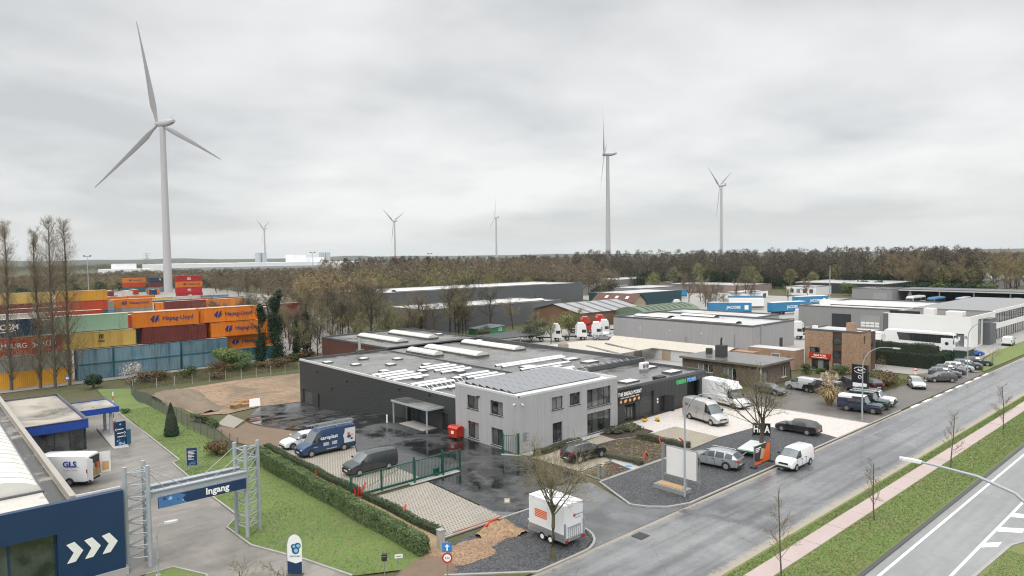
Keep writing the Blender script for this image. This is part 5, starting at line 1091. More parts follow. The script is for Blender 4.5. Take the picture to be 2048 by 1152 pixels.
# orange printed banner by the second tree, and the smaller house print behind it
bn = T('mesh_banner', 'black and orange printed banner on a site fence under the tree', 'banner', (59.6, 31.6, .05), W=True)
b = MB(); b.box(58.2, 31.55, .2, 61.2, 31.58, 2.05); b.obj('cloth', mat('banner_black', (.035, .035, .04), .6), bn)
for pts, mm in (([(1.4, .1), (2.9, .1), (2.9, 1.8), (2.3, 1.8), (1.9, 1.2)], ORANGE), ([(.05, .05), (1.3, .05), (1.3, .35), (.6, .3), (.05, .5)], ORANGE), ([(1.0, .5), (1.8, .4), (1.9, 1.3), (1.3, 1.5)], mat('print_skin', (.5, .33, .22), .6))): poly2d(pts, mm, bn, (58.2, 31.548, .2), XP, name='print', ext=.003 + .001 * len(pts))
for k in range(3): b = MB(); b.box(58.4, 31.535, 1.75 - k * .16, 59.4 - .2 * k, 31.549, 1.83 - k * .16); b.obj('lettering', LIT, bn)
for x_ in (58.15, 61.25): b = MB(); b.box(x_ - .03, 31.54, .05, x_ + .03, 31.6, 2.15); b.obj('post', GALV, bn); b = MB(); b.box(x_ - .2, 31.3, .05, x_ + .2, 31.85, .18); b.obj('foot', TRIM, bn)
hb = T('print_board', 'black board printed with white letters leaning behind the tree', 'sign', (69.0, 36.6, .05), rad(-55)); hb.scale = (.8, .8, .85)
b = MB(); b.box(-1.15, -.02, .1, 1.15, .02, 1.7); b.obj('board', SIGN_K, hb)
for k in range(3): text('HHA'[k], 1.25, LIT, hb, (-.72 + .72 * k, -.025, .9), XP, bold=.03, xs=.75)
b = MB(); b.box(-1.15, .02, .0, -1.05, .6, .1); b.box(1.05, .02, 0, 1.15, .6, .1); b.obj('foot', TRIM, hb)
# green covered small trailer under the tree
tr = T('flat_trailer', 'low white-topped flat trailer behind the orange banner', 'trailer', (62.8, 34.2, .05), rad(10))
b = MB(); b.box(-1.9, -.9, .55, 1.9, .9, .72, .03); b.obj('deck', mat('pale_deck', (.55, .58, .56), .5), tr); b = MB(); b.box(-1.95, -.95, .42, 1.95, .95, .54); b.obj('chassis', mat('teal_chassis', (.03, .10, .08), .5), tr)
for x_ in (-.5, .4):
    for y_ in (-.85, .85): b = MB(); b.lathe((x_, y_ - .1, .3), [(.15, 0), (.3, 0), (.3, .2), (.15, .2)], 16, 'y'); b.obj('wheel', TYRE, tr)
b = MB(); b.path([(-1.9, 0, .45), (-3.0, 0, .45), (-3.0, 0, .05)], .05, 6, True); b.obj('drawbar', GALV, tr)
# white box trailer under the first tree
wt = T('box_trailer', 'tall white box trailer with orange stripes parked under the bare tree', 'trailer', (33.75, 33.3, .05), rad(90))
b = MB(); b.box(-1.75, -.95, .62, 1.75, .95, 2.95, .03); bx_ = b.obj('box', mat('trailer_white', (.75, .76, .77), .35), wt)
for k in range(3): b = MB(); b.box(-1.72 + .88 * (k + 1), -.9, 2.945, -1.70 + .88 * (k + 1), .9, 2.962); b.obj('roof_joint', mat('joint_dark', (.2, .2, .2), .5), bx_)
b = MB(); b.box(-1.8, -1.0, .42, 1.8, 1.0, .6); b.obj('chassis', GALV, wt); b = MB(); b.box(-1.76, .945, .63, 1.76, .965, .95); b.obj('skirt', GALV, wt)
b = MB(); b.box(-.1, .952, .96, 1.1, .972, 2.6); dr = b.obj('side_door', WHITE, wt)
for k in range(5): b = MB(); b.box(-.1, .973, 1.55 + k * .12, 1.1, .98, 1.64 + k * .12); b.obj('stripe', ORANGE, dr)
for x_ in (-.45, .35):
    for y_ in (-.88, .9): b = MB(); b.lathe((x_, y_ - .1, .3), [(.15, 0), (.3, 0), (.3, .2), (.15, .2)], 18, 'y'); w_ = b.obj('wheel', TYRE, wt); b = MB(); b.lathe((x_, y_ - .115, .3), [(.17, 0), (.17, .23)], 14, 'y'); b.obj('rim', WHITE, w_)
b = MB(); b.path([(1.8, 0, .5), (2.7, 0, .5), (2.85, 0, .6)], .05, 6, True); b.obj('drawbar', GALV, wt)
b = MB()
for y_ in (-.95, .95): b.box(-1.86, y_ - .06, .45, -1.78, y_ + .06, 1.75)
for k in range(7): y_ = -.6 + .2 * k; b.box(-1.82, y_ - .015, .65, -1.79, y_ + .015, 1.4)
b.box(-1.83, -.65, .62, -1.79, .65, .68); b.box(-1.83, -.65, 1.38, -1.79, .65, 1.43); b.obj('tail_lift', GALV, wt)
for s_ in (-.85, .85): b = MB(); b.box(-1.9, s_ - .12, .4, -1.84, s_ + .12, .6); b.obj('tail_light', TAIL, wt)
b = MB(); b.box(-1.763, -.15, 2.0, -1.752, .05, 2.2); b.obj('emblem', RED, bx_); text('mietservice', .2, mat('grey_print', (.3, .3, .32), .5), bx_, (-1.765, -.55, 2.12), (0, -1, 0), ext=.004); text('www.trailer.be', .11, MAT['grey_print'], bx_, (-1.765, -.45, 1.9), (0, -1, 0), ext=.004)
# meter pillars, blue road mark, red hydrant hoses, mini digger and clutter
for k, (x_, y_, h_, mm, lb) in enumerate(((45.7, 39.7, 1.25, GALV, 'tallest grey pipe stub standing in the small mulch bed'), (46.1, 39.55, 1.0, STEELP, 'short grey pipe stub beside the yellow-capped one'), (46.45, 39.75, 1.05, YELLOW, 'yellow-capped pipe stub in the small mulch bed'))):
    o = T('pipe_stub', lb, 'pipe', (x_, y_, .06), 0, 'pipe stubs'); b = MB(); b.tube((0, 0, 0), (0, 0, h_), .11, n=10); b.obj('pipe', GALV, o, True); b = MB(); b.tube((0, 0, h_), (0, 0, h_ + .1), .12, n=10); b.obj('cap', mm, o, True)
o = sheet('blue_road_mark', [(50.35 + .28 * math.cos(2 * PI * k / 12), 40.0 + .35 * math.sin(2 * PI * k / 12)) for k in range(12)], mat('blue_paint', (.05, .22, .5), .5), .055)
def hose(label, pts, r_=.07, mt=None):
    o = T('red_duct', label, 'duct pipe', (*pts[0][:2], 0), W=True, group='loose red duct pipes'); b = MB(); b.path(pts, r_, 8, True); b.obj('pipe', mt or RED, o, True); return o
hose('red duct bent into the soil at the paver lot corner by the sand pile', [(33.0, 38.5, .05), (32.5, 38.2, .35), (31.6, 37.9, .5), (30.9, 37.8, .25), (30.6, 37.7, .02)])
hose('long rusty-red duct lying along the edge of the paver lot', [(33.4, 38.75, .14), (31, 38.8, .13), (28.9, 38.85, .15)], .05, mat('rusty_red', (.30, .09, .04), .6))
hose('red duct sticking out of the mulch bed near the concrete path', [(53.1, 40.3, .0), (53.4, 40.5, .5), (53.9, 40.6, .55), (54.3, 40.7, .05)])
hose('red looped duct at the edge of the tan pavers', [(58.5, 42.2, .0), (58.7, 42.5, .5), (59.3, 42.9, .62), (59.8, 43.2, .4), (60.0, 43.3, 0)], .06)
hose('bright red duct standing by the billboard bed corner', [(59.4, 40.1, 0), (59.5, 40.2, .7), (59.2, 40.4, 1.0)], .08)
hose('small dark red duct stub in the little mulch bed', [(48.1, 39.8, 0), (48.4, 40.1, .35), (48.8, 40.4, .3)], .05, mat('dark_red', (.25, .02, .015), .5))
hose('red corrugated duct coiled at the end of the sliding gate', [(27.2, 50.0, .1), (27.25, 50.1, .9), (27.5, 50.0, .2), (27.6, 50.1, .95), (27.85, 50.0, .2), (28.1, 50.15, .95), (28.4, 50.3, 1.1)], .09)
hose('red duct end beside the small hedge near the lower lot', [(28.0, 44.0, .0), (28.2, 44.2, .5), (28.5, 44.4, .8)], .09)
hose('red duct end beside the small hedge near the vans', [(27.8, 58.0, .0), (27.7, 58.2, .5)], .09)
md = T('tamper_machine', 'yellow and black compactor machine on the pale forecourt near the bakery door', 'compactor', (65.6, 49.6, .03), rad(20)); b = MB(); b.box(-.4, -.25, .1, .4, .25, .35, .04); b.obj('plate', YELLOW, md); b = MB(); b.box(-.22, -.2, .35, .2, .2, .7, .03); b.obj('engine', TRIM, md); b = MB(); b.path([(-.3, -.2, .5), (-1.0, -.2, 1.0), (-1.0, .2, 1.0), (-.3, .2, .5)], .025, 6); b.obj('handle', BLACK, md)
md = T('cable_reel', 'small yellow tool lying beside the compactor', 'tool', (66.7, 48.6, .03), rad(70)); b = MB(); b.lathe((0, -.15, .22), [(.22, 0), (.22, .04), (.1, .05), (.1, .25), (.22, .26), (.22, .3)], 14, 'y'); b.obj('drum', YELLOW, md); b = MB(); b.box(-.3, -.2, .0, .3, .2, .06); b.obj('base', TRIM, md)
# sand and earth heaps by the trench
def heap(name, label, cx_, cy_, rx, ry, hgt, mt, seed, kind=None):
    r_ = random.Random(seed); n = 26; b = MB(); ph = [r_.uniform(0, 6.28) for _ in range(6)]
    for i in range(n + 1):
        for j in range(n + 1):
            u_, v_ = i / n * 2 - 1, j / n * 2 - 1; d = math.hypot(u_, v_) * (1 + .18 * math.sin(3 * math.atan2(v_, u_) + ph[0]) + .1 * math.sin(5 * math.atan2(v_, u_) + ph[1]))
            h_ = max(0, 1 - d) ** .8 * hgt * (1 + .4 * math.sin(5 * u_ + ph[2]) * math.sin(4 * v_ + ph[3]) + .12 * math.sin(13 * u_ + ph[4]) * math.sin(11 * v_ + ph[5])) + (r_.uniform(0, .14) * hgt if d < 1 else 0)
            x_, y_ = cx_ + u_ * rx, cy_ + v_ * ry; b.v.append((x_, y_, gz(x_, y_) - .03 + (h_ if d < 1 else -.1)))
    for i in range(n):
        for j in range(n): a = i * (n + 1) + j; b.f.append((a, a + n + 1, a + n + 2, a + 1))
    o = b.obj(name, mt, None, True, 80); props(o, label, 'heap', None, kind); return o
heap('sand_heap', 'pale sand heap beside the trench at the lot corner', 31.6, 36.8, 1.8, 1.5, .8, m_gravel('trench_sand', (.19, .12, .065), (.36, .235, .135), 7), 3)
heap('gravel_heap', 'low ochre gravel spread between the hedge end and the black gravel', 28.0, 35.9, 2.9, 1.7, .4, m_gravel('ochre_gravel', (.16, .10, .06), (.33, .21, .125), 9), 5)
heap('earth_heap', 'brown earth spread at the foot of the one-way sign', 24.6, 35.6, 2.2, 1.8, .3, LOAM, 7)
heap('earth_mound', 'long dark earth mound with weeds at the edge of the dirt lot', 33.4, 116, 3.4, 12, 1.3, mat('dark_earth', (.17, .13, .09), .85, var=.35, vs=.5, bump=.6, bs=3, bd=.2), 9)
# pallets and a leaning white sheet on the dirt
def pallet(label, x_, y_, z_, rz, n=1):
    o = T('pallet', label, 'pallet', (x_, y_, z_), rz, 'pallets on the dirt lot')
    for k in range(6): b = MB(); b.box(-.6, -.5 + .18 * k, .11, .6, -.38 + .18 * k, .14); b.obj('board', WOOD, o)
    for k in range(3): b = MB(); b.box(-.6, -.5 + .45 * k, 0, .6, -.4 + .45 * k, .108); b.obj('bearer', WOOD, o)
for k in range(4): pallet('raw pallet number %s from the bottom of the left stack by the white sheet' % ('one', 'two', 'three', 'four')[k], 37.0, 104.2, -2.55 + .15 * k, rad(12 + 5 * k))
for k in range(3): pallet('raw pallet number %s from the bottom of the stack nearest the white sheet' % ('one', 'two', 'three')[k], 38.6, 104.4, -2.55 + .15 * k, rad(-8 + 9 * k))
o = T('timber_boards', 'loose orange-brown boards lying on the dirt behind the pallets', 'timber', (40.5, 108, -2.55), rad(20))
for k in range(9): b = MB(); a_ = rnd.uniform(-.4, .4); c_ = Vector((rnd.uniform(-1.5, 1.5), rnd.uniform(-1, 1))); d = Vector((math.cos(a_), math.sin(a_))) * rnd.uniform(.8, 1.6); nn = Vector((-d.y, d.x)).normalized() * .1; b.prism([tuple(c_ - d - nn), tuple(c_ + d - nn), tuple(c_ + d + nn), tuple(c_ - d + nn)], .02 + .05 * k, .06 + .05 * k); b.obj('board', mat('orange_timber', (.42, .19, .07), .7, var=.2), o)
o = T('white_sheet', 'white board leaning against pallets on the dirt lot', 'board', (39.6, 103.2, -2.55), rad(-15)); b = MB(); b.extr([(-.8, 0, 0), (.8, 0, .05), (.75, .35, 1.15), (-.75, .35, 1.1)], (0, .03, .02)); b.obj('panel', WHITE, o); b = MB(); b.box(-.5, .5, 0, .5, .6, .8); b.obj('prop', WOOD, o)
# manhole and utility details
b = MB(); b.box(37.9, 29.0, .013, 38.9, 29.9, .03); mh = b.obj('manhole_cover', mat('cast_iron', (.04, .04, .04), .4, .4)); props(mh, 'dark cast iron cover in the wet side road mouth', 'manhole')
# ------------------------------------------------------------------ buildings behind
def bbox_building(name, label, cat, x0_, y0_, x1_, y1_, z0_, z1_, wm, rm, par=.3, capm=None, group=None):
    o = T(name, label, cat, (x0_, y0_, z0_), W=True, group=group)
    b = MB(); 
    b.quad((x0_, y0_, z0_), (x1_, y0_, z0_), (x1_, y0_, z1_), (x0_, y0_, z1_)); b.quad((x1_, y0_, z0_), (x1_, y1_, z0_), (x1_, y1_, z1_), (x1_, y0_, z1_))
    b.quad((x1_, y1_, z0_), (x0_, y1_, z0_), (x0_, y1_, z1_), (x1_, y1_, z1_)); b.quad((x0_, y1_, z0_), (x0_, y0_, z0_), (x0_, y0_, z1_), (x0_, y1_, z1_)); b.obj('wall', wm, o)
    b = MB(); b.quad((x0_ + .1, y0_ + .1, z1_ - par), (x1_ - .1, y0_ + .1, z1_ - par), (x1_ - .1, y1_ - .1, z1_ - par), (x0_ + .1, y1_ - .1, z1_ - par)); b.obj('roof', rm, o)
    c_ = MB(); w_ = .3; z = z1_ + .04
    c_.box(x0_ - .03, y0_ - .03, z1_ - par, x1_ + .03, y0_ + w_, z); c_.box(x0_ - .03, y1_ - w_, z1_ - par, x1_ + .03, y1_ + .03, z); c_.box(x0_ - .03, y0_ + w_, z1_ - par, x0_ + w_, y1_ - w_, z - .003); c_.box(x1_ - w_, y0_ + w_, z1_ - par, x1_ + .03, y1_ - w_, z - .003)
    c_.obj('parapet', capm or CAPM, o); return o
def strip_light(o, x0_, y0_, x1_, y1_, z_, h=.5):
    b = MB(); b.box(x0_, y0_, z_, x1_, y1_, z_ + .25); s_ = b.obj('rooflight', CAPM, o); al = (x1_ - x0_) > (y1_ - y0_); n = 6
    L_ = (x1_ - x0_) if al else (y1_ - y0_); k = max(2, int(L_ / 3)); W_ = (y1_ - y0_) if al else (x1_ - x0_)
    for j in range(k):
        p = MB(); pr = [(W_ / 2 - W_ / 2 * math.cos(PI * i / n), z_ + .25 + h * math.sin(PI * i / n)) for i in range(n + 1)]; a, c_ = L_ * j / k, L_ * (j + 1) / k - .05
        for (ua, za), (ub, zb) in zip(pr, pr[1:]):
            if al: p.quad((x0_ + a, y0_ + ua, za), (x0_ + a, y0_ + ub, zb), (x0_ + c_, y0_ + ub, zb), (x0_ + c_, y0_ + ua, za))
            else: p.quad((x0_ + ua, y0_ + a, za), (x0_ + ub, y0_ + a, zb), (x0_ + ub, y0_ + c_, zb), (x0_ + ua, y0_ + c_, za))
        p.obj('pane', SKYL, s_, True, 60)
# plain grey hall
gh = bbox_building('grey_hall', 'plain light grey flat-roofed hall behind the bakery wing', 'hall', 125.5, 68.5, 143, 104, -.1, 5.5, C_HALL, R_PALE, .35, CAPM)
for a in ((130, 92, 133, 101.5), (138.2, 85, 140.5, 94), (128.5, 74, 131, 90)): strip_light(gh, *a, 5.15, .35)
b = MB(); b.box(143.05, 77.4, -.1, 154, 104, 5.2); b.obj('side_wing', C_HALL, gh); b = MB(); b.quad((143.1, 77.5, 5.21), (153.9, 77.5, 5.21), (153.9, 103.9, 5.21), (143.1, 103.9, 5.21)); b.obj('roof', R_PALE, gh); cap(gh, [(143.2, 77.5), (153.9, 77.5)], 5.48, .25, .3); cap(gh, [(153.9, 77.8), (153.9, 104)], 5.48, .25, .3); cap(gh, [(143.2, 103.9), (153.6, 103.9)], 5.48, .25, .3)
for y_, h_ in ((84, 2.0), (72.5, 3.4)): b = MB(); b.tube((125.4, y_, 0), (125.4, y_, h_), .06, n=6); b.obj('downpipe', mat('pipe_grey', (.2, .2, .2), .5), gh)
for y_ in (96, 88, 80): b = MB(); b.box(125.3, y_, 3.0, 125.49, y_ + .2, 3.2); b.obj('wall_lamp', WHITE, gh)
b = MB(); b.box(136.5, 68.42, .0, 137.7, 68.49, 2.1); b.obj('door', TRIM, gh); b = MB(); b.box(128.6, 68.35, .5, 129.2, 68.49, 5.3)
for k in range(14): b.box(128.6, 68.3, .5 + .35 * k, 129.2, 68.34, .55 + .35 * k)
b.obj('ladder', GALV, gh)
# white sheds beside the warehouse
ws = T('white_shed', 'low white shed with tan doors and cream sheet roof', 'shed', (106, 73, 0), W=True)
b = MB(); b.quad((106.6, 86, -.2), (106.6, 66, -.2), (106.6, 66, 2.0), (106.6, 86, 2.0)); b.quad((92, 79, 0), (106.6, 86, 0), (106.6, 86, 2.2), (92, 79, 2.0)); b.obj('wall', mat('white_sheet_wall', (.55, .55, .54), .5, var=.08, vs=.5), ws)
RC = m_clad('cream_sheet_roof', (.46, .42, .35), .35, .04, .55, True, .25)
b = MB(); b.quad((106.3, 64, 2.1), (111, 64, 3.0), (111, 92, 3.0), (106.3, 90, 2.1)); b.quad((111, 64, 3.0), (116, 64, 2.1), (116, 92, 2.1), (111, 92, 3.0)); b.quad((90, 77, 2.3), (106.3, 77.2, 2.4), (104, 86, 3.1), (90, 84, 3.1)); b.quad((90, 84, 3.1), (104, 86, 3.1), (104, 94, 2.4), (90, 94, 2.4)); b.obj('roof', RC, ws)
for x_ in (94.2, 99.5): b = MB(); b.quad((x_, 77.3, 2.38), (x_ + .9, 77.3, 2.39), (x_ + .7, 85, 3.14), (x_ - .2, 84.5, 3.13)); b.obj('roof_strip', mat('old_strip', (.17, .16, .15), .7), ws)
for y_ in (82.2, 75.6): b = MB(); b.box(106.45, y_ - .9, 0, 106.58, y_ + .9, 1.85); b.obj('door', m_clad('tan_door', (.33, .27, .19), .2, .02, .6), ws)
b = MB(); b.box(88.3, 85.0, 2.4, 89.9, 86.2, 3.9); b.box(88.5, 85.2, 3.9, 88.8, 86, 4.2); b.box(89.4, 85.2, 3.9, 89.7, 86, 4.2); b.obj('chimney', mat('pale_brick_chimney', (.42, .36, .30), .8, var=.2, vs=2), ws)
# dark brick material with true courses in the node pattern
def m_brick(name, a, c2, mo, s=1.0):
    t = NT(name); sp_ = t.n('ShaderNodeSeparateXYZ', {0: t.pos}).outputs
    v = t.n('ShaderNodeCombineXYZ', {0: t.ma('ADD', sp_[0], sp_[1]), 1: sp_[2]}).outputs[0]
    br = t.n('ShaderNodeTexBrick', {'Vector': v, 'Color1': (*a, 1), 'Color2': (*c2, 1), 'Mortar': (*mo, 1), 'Scale': s, 'Mortar Size': .012, 'Brick Width': .24, 'Row Height': .075})
    n1 = t.noise(.9, 5, .65); n2 = t.noise(3.2, 5, .75); c_ = t.scale(br.outputs[0], t.ma('ADD', t.ma('MULTIPLY_ADD', n1, .6, .1), t.ma('MULTIPLY', n2, 1.3))); t.bump(br.outputs[1], -.01, .6)
    return t.fin(c_, .85, 0, .3)
BR_ORANGE = m_brick('orange_brick', (.255, .145, .08), (.36, .215, .13), (.3, .25, .2)); BR_BROWN = m_brick('brown_brick', (.10, .075, .058), (.135, .105, .082), (.12, .1, .085)); BR_PALE = m_brick('pale_brick', (.36, .25, .17), (.44, .32, .23), (.4, .35, .3))
# bungalow
bu = T('bungalow', 'brown brick flat-roofed bungalow with a square chimney', 'bungalow', (94, 50, 0), W=True)
b = MB(); oB = Vector((94.2, 63.7, 0)); HB = [(2.9, 1.2, 5.6, 2.5), (7.4, .1, 9.6, 2.4)]
wall(b, oB, YN, 13.6, 3.1, HB, .2, XN); oR = Vector((94.2, 50.1, 0)); HR = [(.9, .1, 2.2, 2.3), (6.3, .7, 8.0, 2.4)]; wall(b, oR, XP, 9.1, 3.1, HR, .2, YN)
b.quad((103.3, 50.1, 0), (103.3, 63.7, 0), (103.3, 63.7, 3.1), (103.3, 50.1, 3.1)); b.quad((103.3, 63.7, 0), (94.2, 63.7, 0), (94.2, 63.7, 3.1), (103.3, 63.7, 3.1)); b.obj('wall', BR_BROWN, bu)
window(bu, oB, YN, XN, HB[0], .2, 3, 1, FRW, GLASS); window(bu, oB, YN, XN, HB[1], .2, 3, 1, FRW, GLASS); window(bu, oR, XP, YN, HR[1], .2, 2, 1, FRW, GLASS, FRW); window(bu, oR, XP, YN, HR[0], .2, 1, 1, FR, GLASS)
b = MB(); b.box(93.7, 49.6, 3.1, 103.6, 64.0, 3.4); b.obj('fascia', mat('weathered_fascia', (.14, .12, .10), .7, var=.2), bu); b = MB(); b.quad((93.8, 49.7, 3.41), (103.5, 49.7, 3.41), (103.5, 63.9, 3.41), (93.8, 63.9, 3.41)); b.obj('roof', m_roof('bungalow_roof', (.17, .165, .16), (.08, .08, .08), .42, .6, False), bu)
b = MB(); b.box(96.6, 57.8, 3.41, 98.0, 59.2, 5.3); ch = b.obj('chimney', mat('dark_slate', (.045, .045, .045), .7, var=.2), bu); b = MB(); b.tube((97.0, 58.4, 5.3), (97.0, 58.4, 6.2), .1, n=8); b.tube((97.5, 58.6, 5.3), (97.5, 58.6, 6.5), .1, n=8); b.box(97.2, 58.5, 6.2, 97.8, 58.7, 6.3); b.obj('flue_pipe', TRIM, ch)
b = MB(); b.box(98.8, 61.5, 3.41, 99.6, 62.3, 4.3); b.obj('vent_stack', MAT['dark_slate'], bu); b = MB(); b.tube((94.0, 50.0, 0), (94.0, 50.0, 3.1), .06, n=6); b.obj('downpipe', WHITE, bu)
# brick office with red sign
bk = T('brick_office', 'orange brick two-storey office with brown window strips and red sign', 'office', (115.5, 44, 0), W=True)
b = MB(); oA = Vector((115.6, 53.5, -.1)); HA = [(.9, 3.0, 2.6, 3.9), (4.7, .3, 6.2, 6.8), (1.2, .1, 4.2, 1.9)]
wall(b, oA, YN, 9.2, 6.95, HA, .2, XN); oC = Vector((115.6, 44.3, -.1)); HC = [(1.3, 4.9, 1.9, 6.2), (1.2, 2.2, 1.6, 3.3), (2.1, 2.2, 2.5, 3.3)]; wall(b, oC, XP, 4.2, 6.95, HC, .2, YN)
b.quad((115.6, 53.5, 0), (124, 53.5, 0), (124, 53.5, 6.85), (115.6, 53.5, 6.85)); b.quad((119.8, 44.3, 0), (119.8, 47, 0), (119.8, 47, 6.85), (119.8, 44.3, 6.85)); b.quad((122.5, 46.2, 0), (127, 46.2, 0), (127, 46.2, 6.2), (122.5, 46.2, 6.2)); b.quad((127, 46.2, 0), (127, 53, 0), (127, 53, 6.2), (127, 46.2, 6.2)); b.obj('wall', BR_ORANGE, bk)
BRN = mat('brown_panel', (.07, .042, .028), .5)
b = MB(); b.box(115.75, 47.35, .3, 115.8, 48.8, 6.7); vs_ = b.obj('window_strip', BRN, bk)
for z_ in (.35, 2.35, 4.55): window(vs_, Vector((115.74, 48.75, 0)), YN, XN, (.05, z_, 1.35, z_ + 1.15), .01, 1, 1, FR, GLASS)
window(bk, oA, YN, XN, HA[0], .2, 2, 1, FR, GLASS, FR); window(bk, oA, YN, XN, HA[2], .2, 3, 1, FR, GLASS)
for h_ in HC: window(bk, oC, XP, YN, h_, .2, 1, 1, FR, GLASS)
b = MB(); b.box(119.82, 44.6, 0, 122.5, 47.0, 6.4); bay = b.obj('brown_bay', BRN, bk); window(bay, Vector((119.8, 44.58, 0)), XP, YN, (.8, 4.0, 1.5, 5.2), .02, 1, 1, FR, GLASS); window(bk, Vector((122.5, 46.18, 0)), XP, YN, (.9, 4.2, 2.6, 5.3), .02, 2, 1, FR, GLASS); window(bk, Vector((122.5, 46.18, 0)), XP, YN, (.9, 1.2, 2.6, 2.6), .02, 2, 1, FR, GLASS)
b = MB(); b.quad((115.8, 44.5, 6.6), (124, 44.5, 6.6), (124, 53.3, 6.6), (115.8, 53.3, 6.6)); b.obj('roof', R_PALE, bk); cap(bk, [(115.7, 44.4), (115.7, 53.4)], 6.9, .22, .3); cap(bk, [(115.9, 44.38), (119.7, 44.38)], 6.9, .2, .3); cap(bk, [(115.9, 53.42), (124, 53.42)], 6.9, .2, .3)
b = MB(); b.box(118.3, 46.3, 6.6, 119.3, 47.7, 8.0); b.obj('chimney', BR_ORANGE, bk); b = MB(); b.box(116.6, 52, 6.6, 117.4, 52.7, 7.3); b.obj('roof_vent', WHITE, bk)
b = MB(); b.box(115.4, 49.0, 1.95, 115.58, 52.6, 2.85); sg = b.obj('sign_board', RED, bk); text('BLUE ROSE', .42, LIT, sg, (115.38, 50.8, 2.48), (0, -1, 0), bold=.02); b = MB(); b.box(115.37, 49.6, 2.08, 115.395, 52.2, 2.18); b.obj('lettering', LIT, sg)
b = MB(); b.box(112, 53.6, 0, 115.6, 62, 3.3); b.box(110, 60, 0, 112, 68, 2.6); b.obj('brick_outbuilding', BR_ORANGE, bk); b = MB(); b.quad((112.1, 53.7, 3.31), (115.5, 53.7, 3.31), (115.5, 61.9, 3.31), (112.1, 61.9, 3.31)); b.obj('roof', R_PALE, bk); window(bk, Vector((111.98, 62, 0)), YN, XN, (4.4, 1.6, 5.9, 2.6), .02, 1, 1, FRW, GLASS)
# coach depot hall with roller doors
jh = bbox_building('depot_hall', 'long grey depot hall with roller doors behind the brick office', 'hall', 181, 56, 215, 85.5, -.1, 5.7, C_LGREY, R_PALE, .3, CAPM)
for y_, op in ((74.2, 1), (67.2, 0), (60.3, 0)):
    b = MB(); b.box(180.9, y_ - 2.4, 0, 180.98, y_ + 2.4, 3.9); d_ = b.obj('roller_door', mat('dark_opening', (.02, .024, .026), .6) if op else mat('pale_shutter', (.27, .27, .27), .4), jh)
    if not op:
        for k in range(4):
            for q in range(2): p = MB(); p.box(180.85, y_ - 2.2 + 1.12 * k, 1.0 + .7 * q, 180.89, y_ - 2.2 + 1.12 * k + .95, 1.5 + .7 * q); p.obj('pane', PLATE, d_)
strip_light(jh, 190, 57, 194, 84, 5.4, .9); b = MB(); b.box(186, 80, 5.4, 188, 82, 7.0); b.obj('roof_plant', WHITE, jh)
# white showroom
sh = T('white_showroom', 'white showroom with dark glazed corner beside the coach', 'showroom', (161, 40.5, 0), W=True)
b = MB(); oS = Vector((161, 57, -.1)); HS = [(7.2, .2, 10.4, 3.0), (11.4, .2, 15.4, 3.0)]
wall(b, oS, YN, 16.5, 6.5, HS, .3, XN); oT = Vector((161, 40.5, -.1)); HT = [(5.3, .2, 8.6, 5.7)]; wall(b, oT, XP, 18.2, 6.5, HT, .4, YN); b.quad((161, 57, 0), (198, 57, 0), (198, 57, 6.4), (161, 57, 6.4)); b.obj('wall', C_WHITE, sh)
for h_ in HS: window(sh, oS, YN, XN, h_, .3, 3, 1, FR, GLASS)
window(sh, oT, XP, YN, HT[0], .4, 2, 2, FR, GLASS)
b = MB(); b.box(167.3 + 2.4, 39.2, 0, 174.5, 40.45, 5.5); b.obj('porch', C_STEEL, sh); b = MB(); b.quad((161.2, 40.7, 6.15), (198, 40.7, 6.15), (198, 56.8, 6.15), (161.2, 56.8, 6.15)); b.obj('roof', mat('gravel_roof', (.13, .115, .10), .9, var=.2, vs=.6, bump=.5), sh); cap(sh, [(161.1, 40.6), (161.1, 56.9)], 6.43, .24, .3, WHITE); cap(sh, [(161.3, 40.6), (179, 40.6)], 6.43, .24, .3, WHITE)
b = MB(); b.box(179.3, 40.7, 5.9, 230, 40.9, 6.6); b.box(179.3, 40.7, 2.4, 230, 40.9, 3.6); b.obj('white_band', WHITE, sh)
for z0_, z1_ in ((3.6, 5.9), (.2, 2.4)):
    b = MB(); b.box(179.3, 40.8, z0_, 230, 40.88, z1_); g_ = b.obj('curtain_glazing', GLASS, sh)
    for k in range(24): p = MB(); x_ = 180 + 2.1 * k; p.box(x_, 40.74, z0_, x_ + .12, 40.8, z1_); p.obj('mullion', FR, g_)
b = MB(); b.box(179.3, 40.9, 0, 230, 57, 6.5); b.obj('rear_block', C_LGREY, sh)
b = MB(); b.box(164, 48, 6.16, 166, 50, 7.6); b.obj('roof_plant', WHITE, sh); b = MB(); b.box(164.6, 43.0, 6.16, 167.4, 46.0, 7.1, .05); b.obj('roof_unit', WHITE, sh); b = MB(); b.box(163.2, 50.5, 6.16, 163.5, 56.5, 6.9); b.obj('screen', TRIM, sh)
b = MB(); b.box(160.86, 56.0, .3, 160.98, 57.02, 6.35); b.obj('dark_corner', C_STEEL, sh)
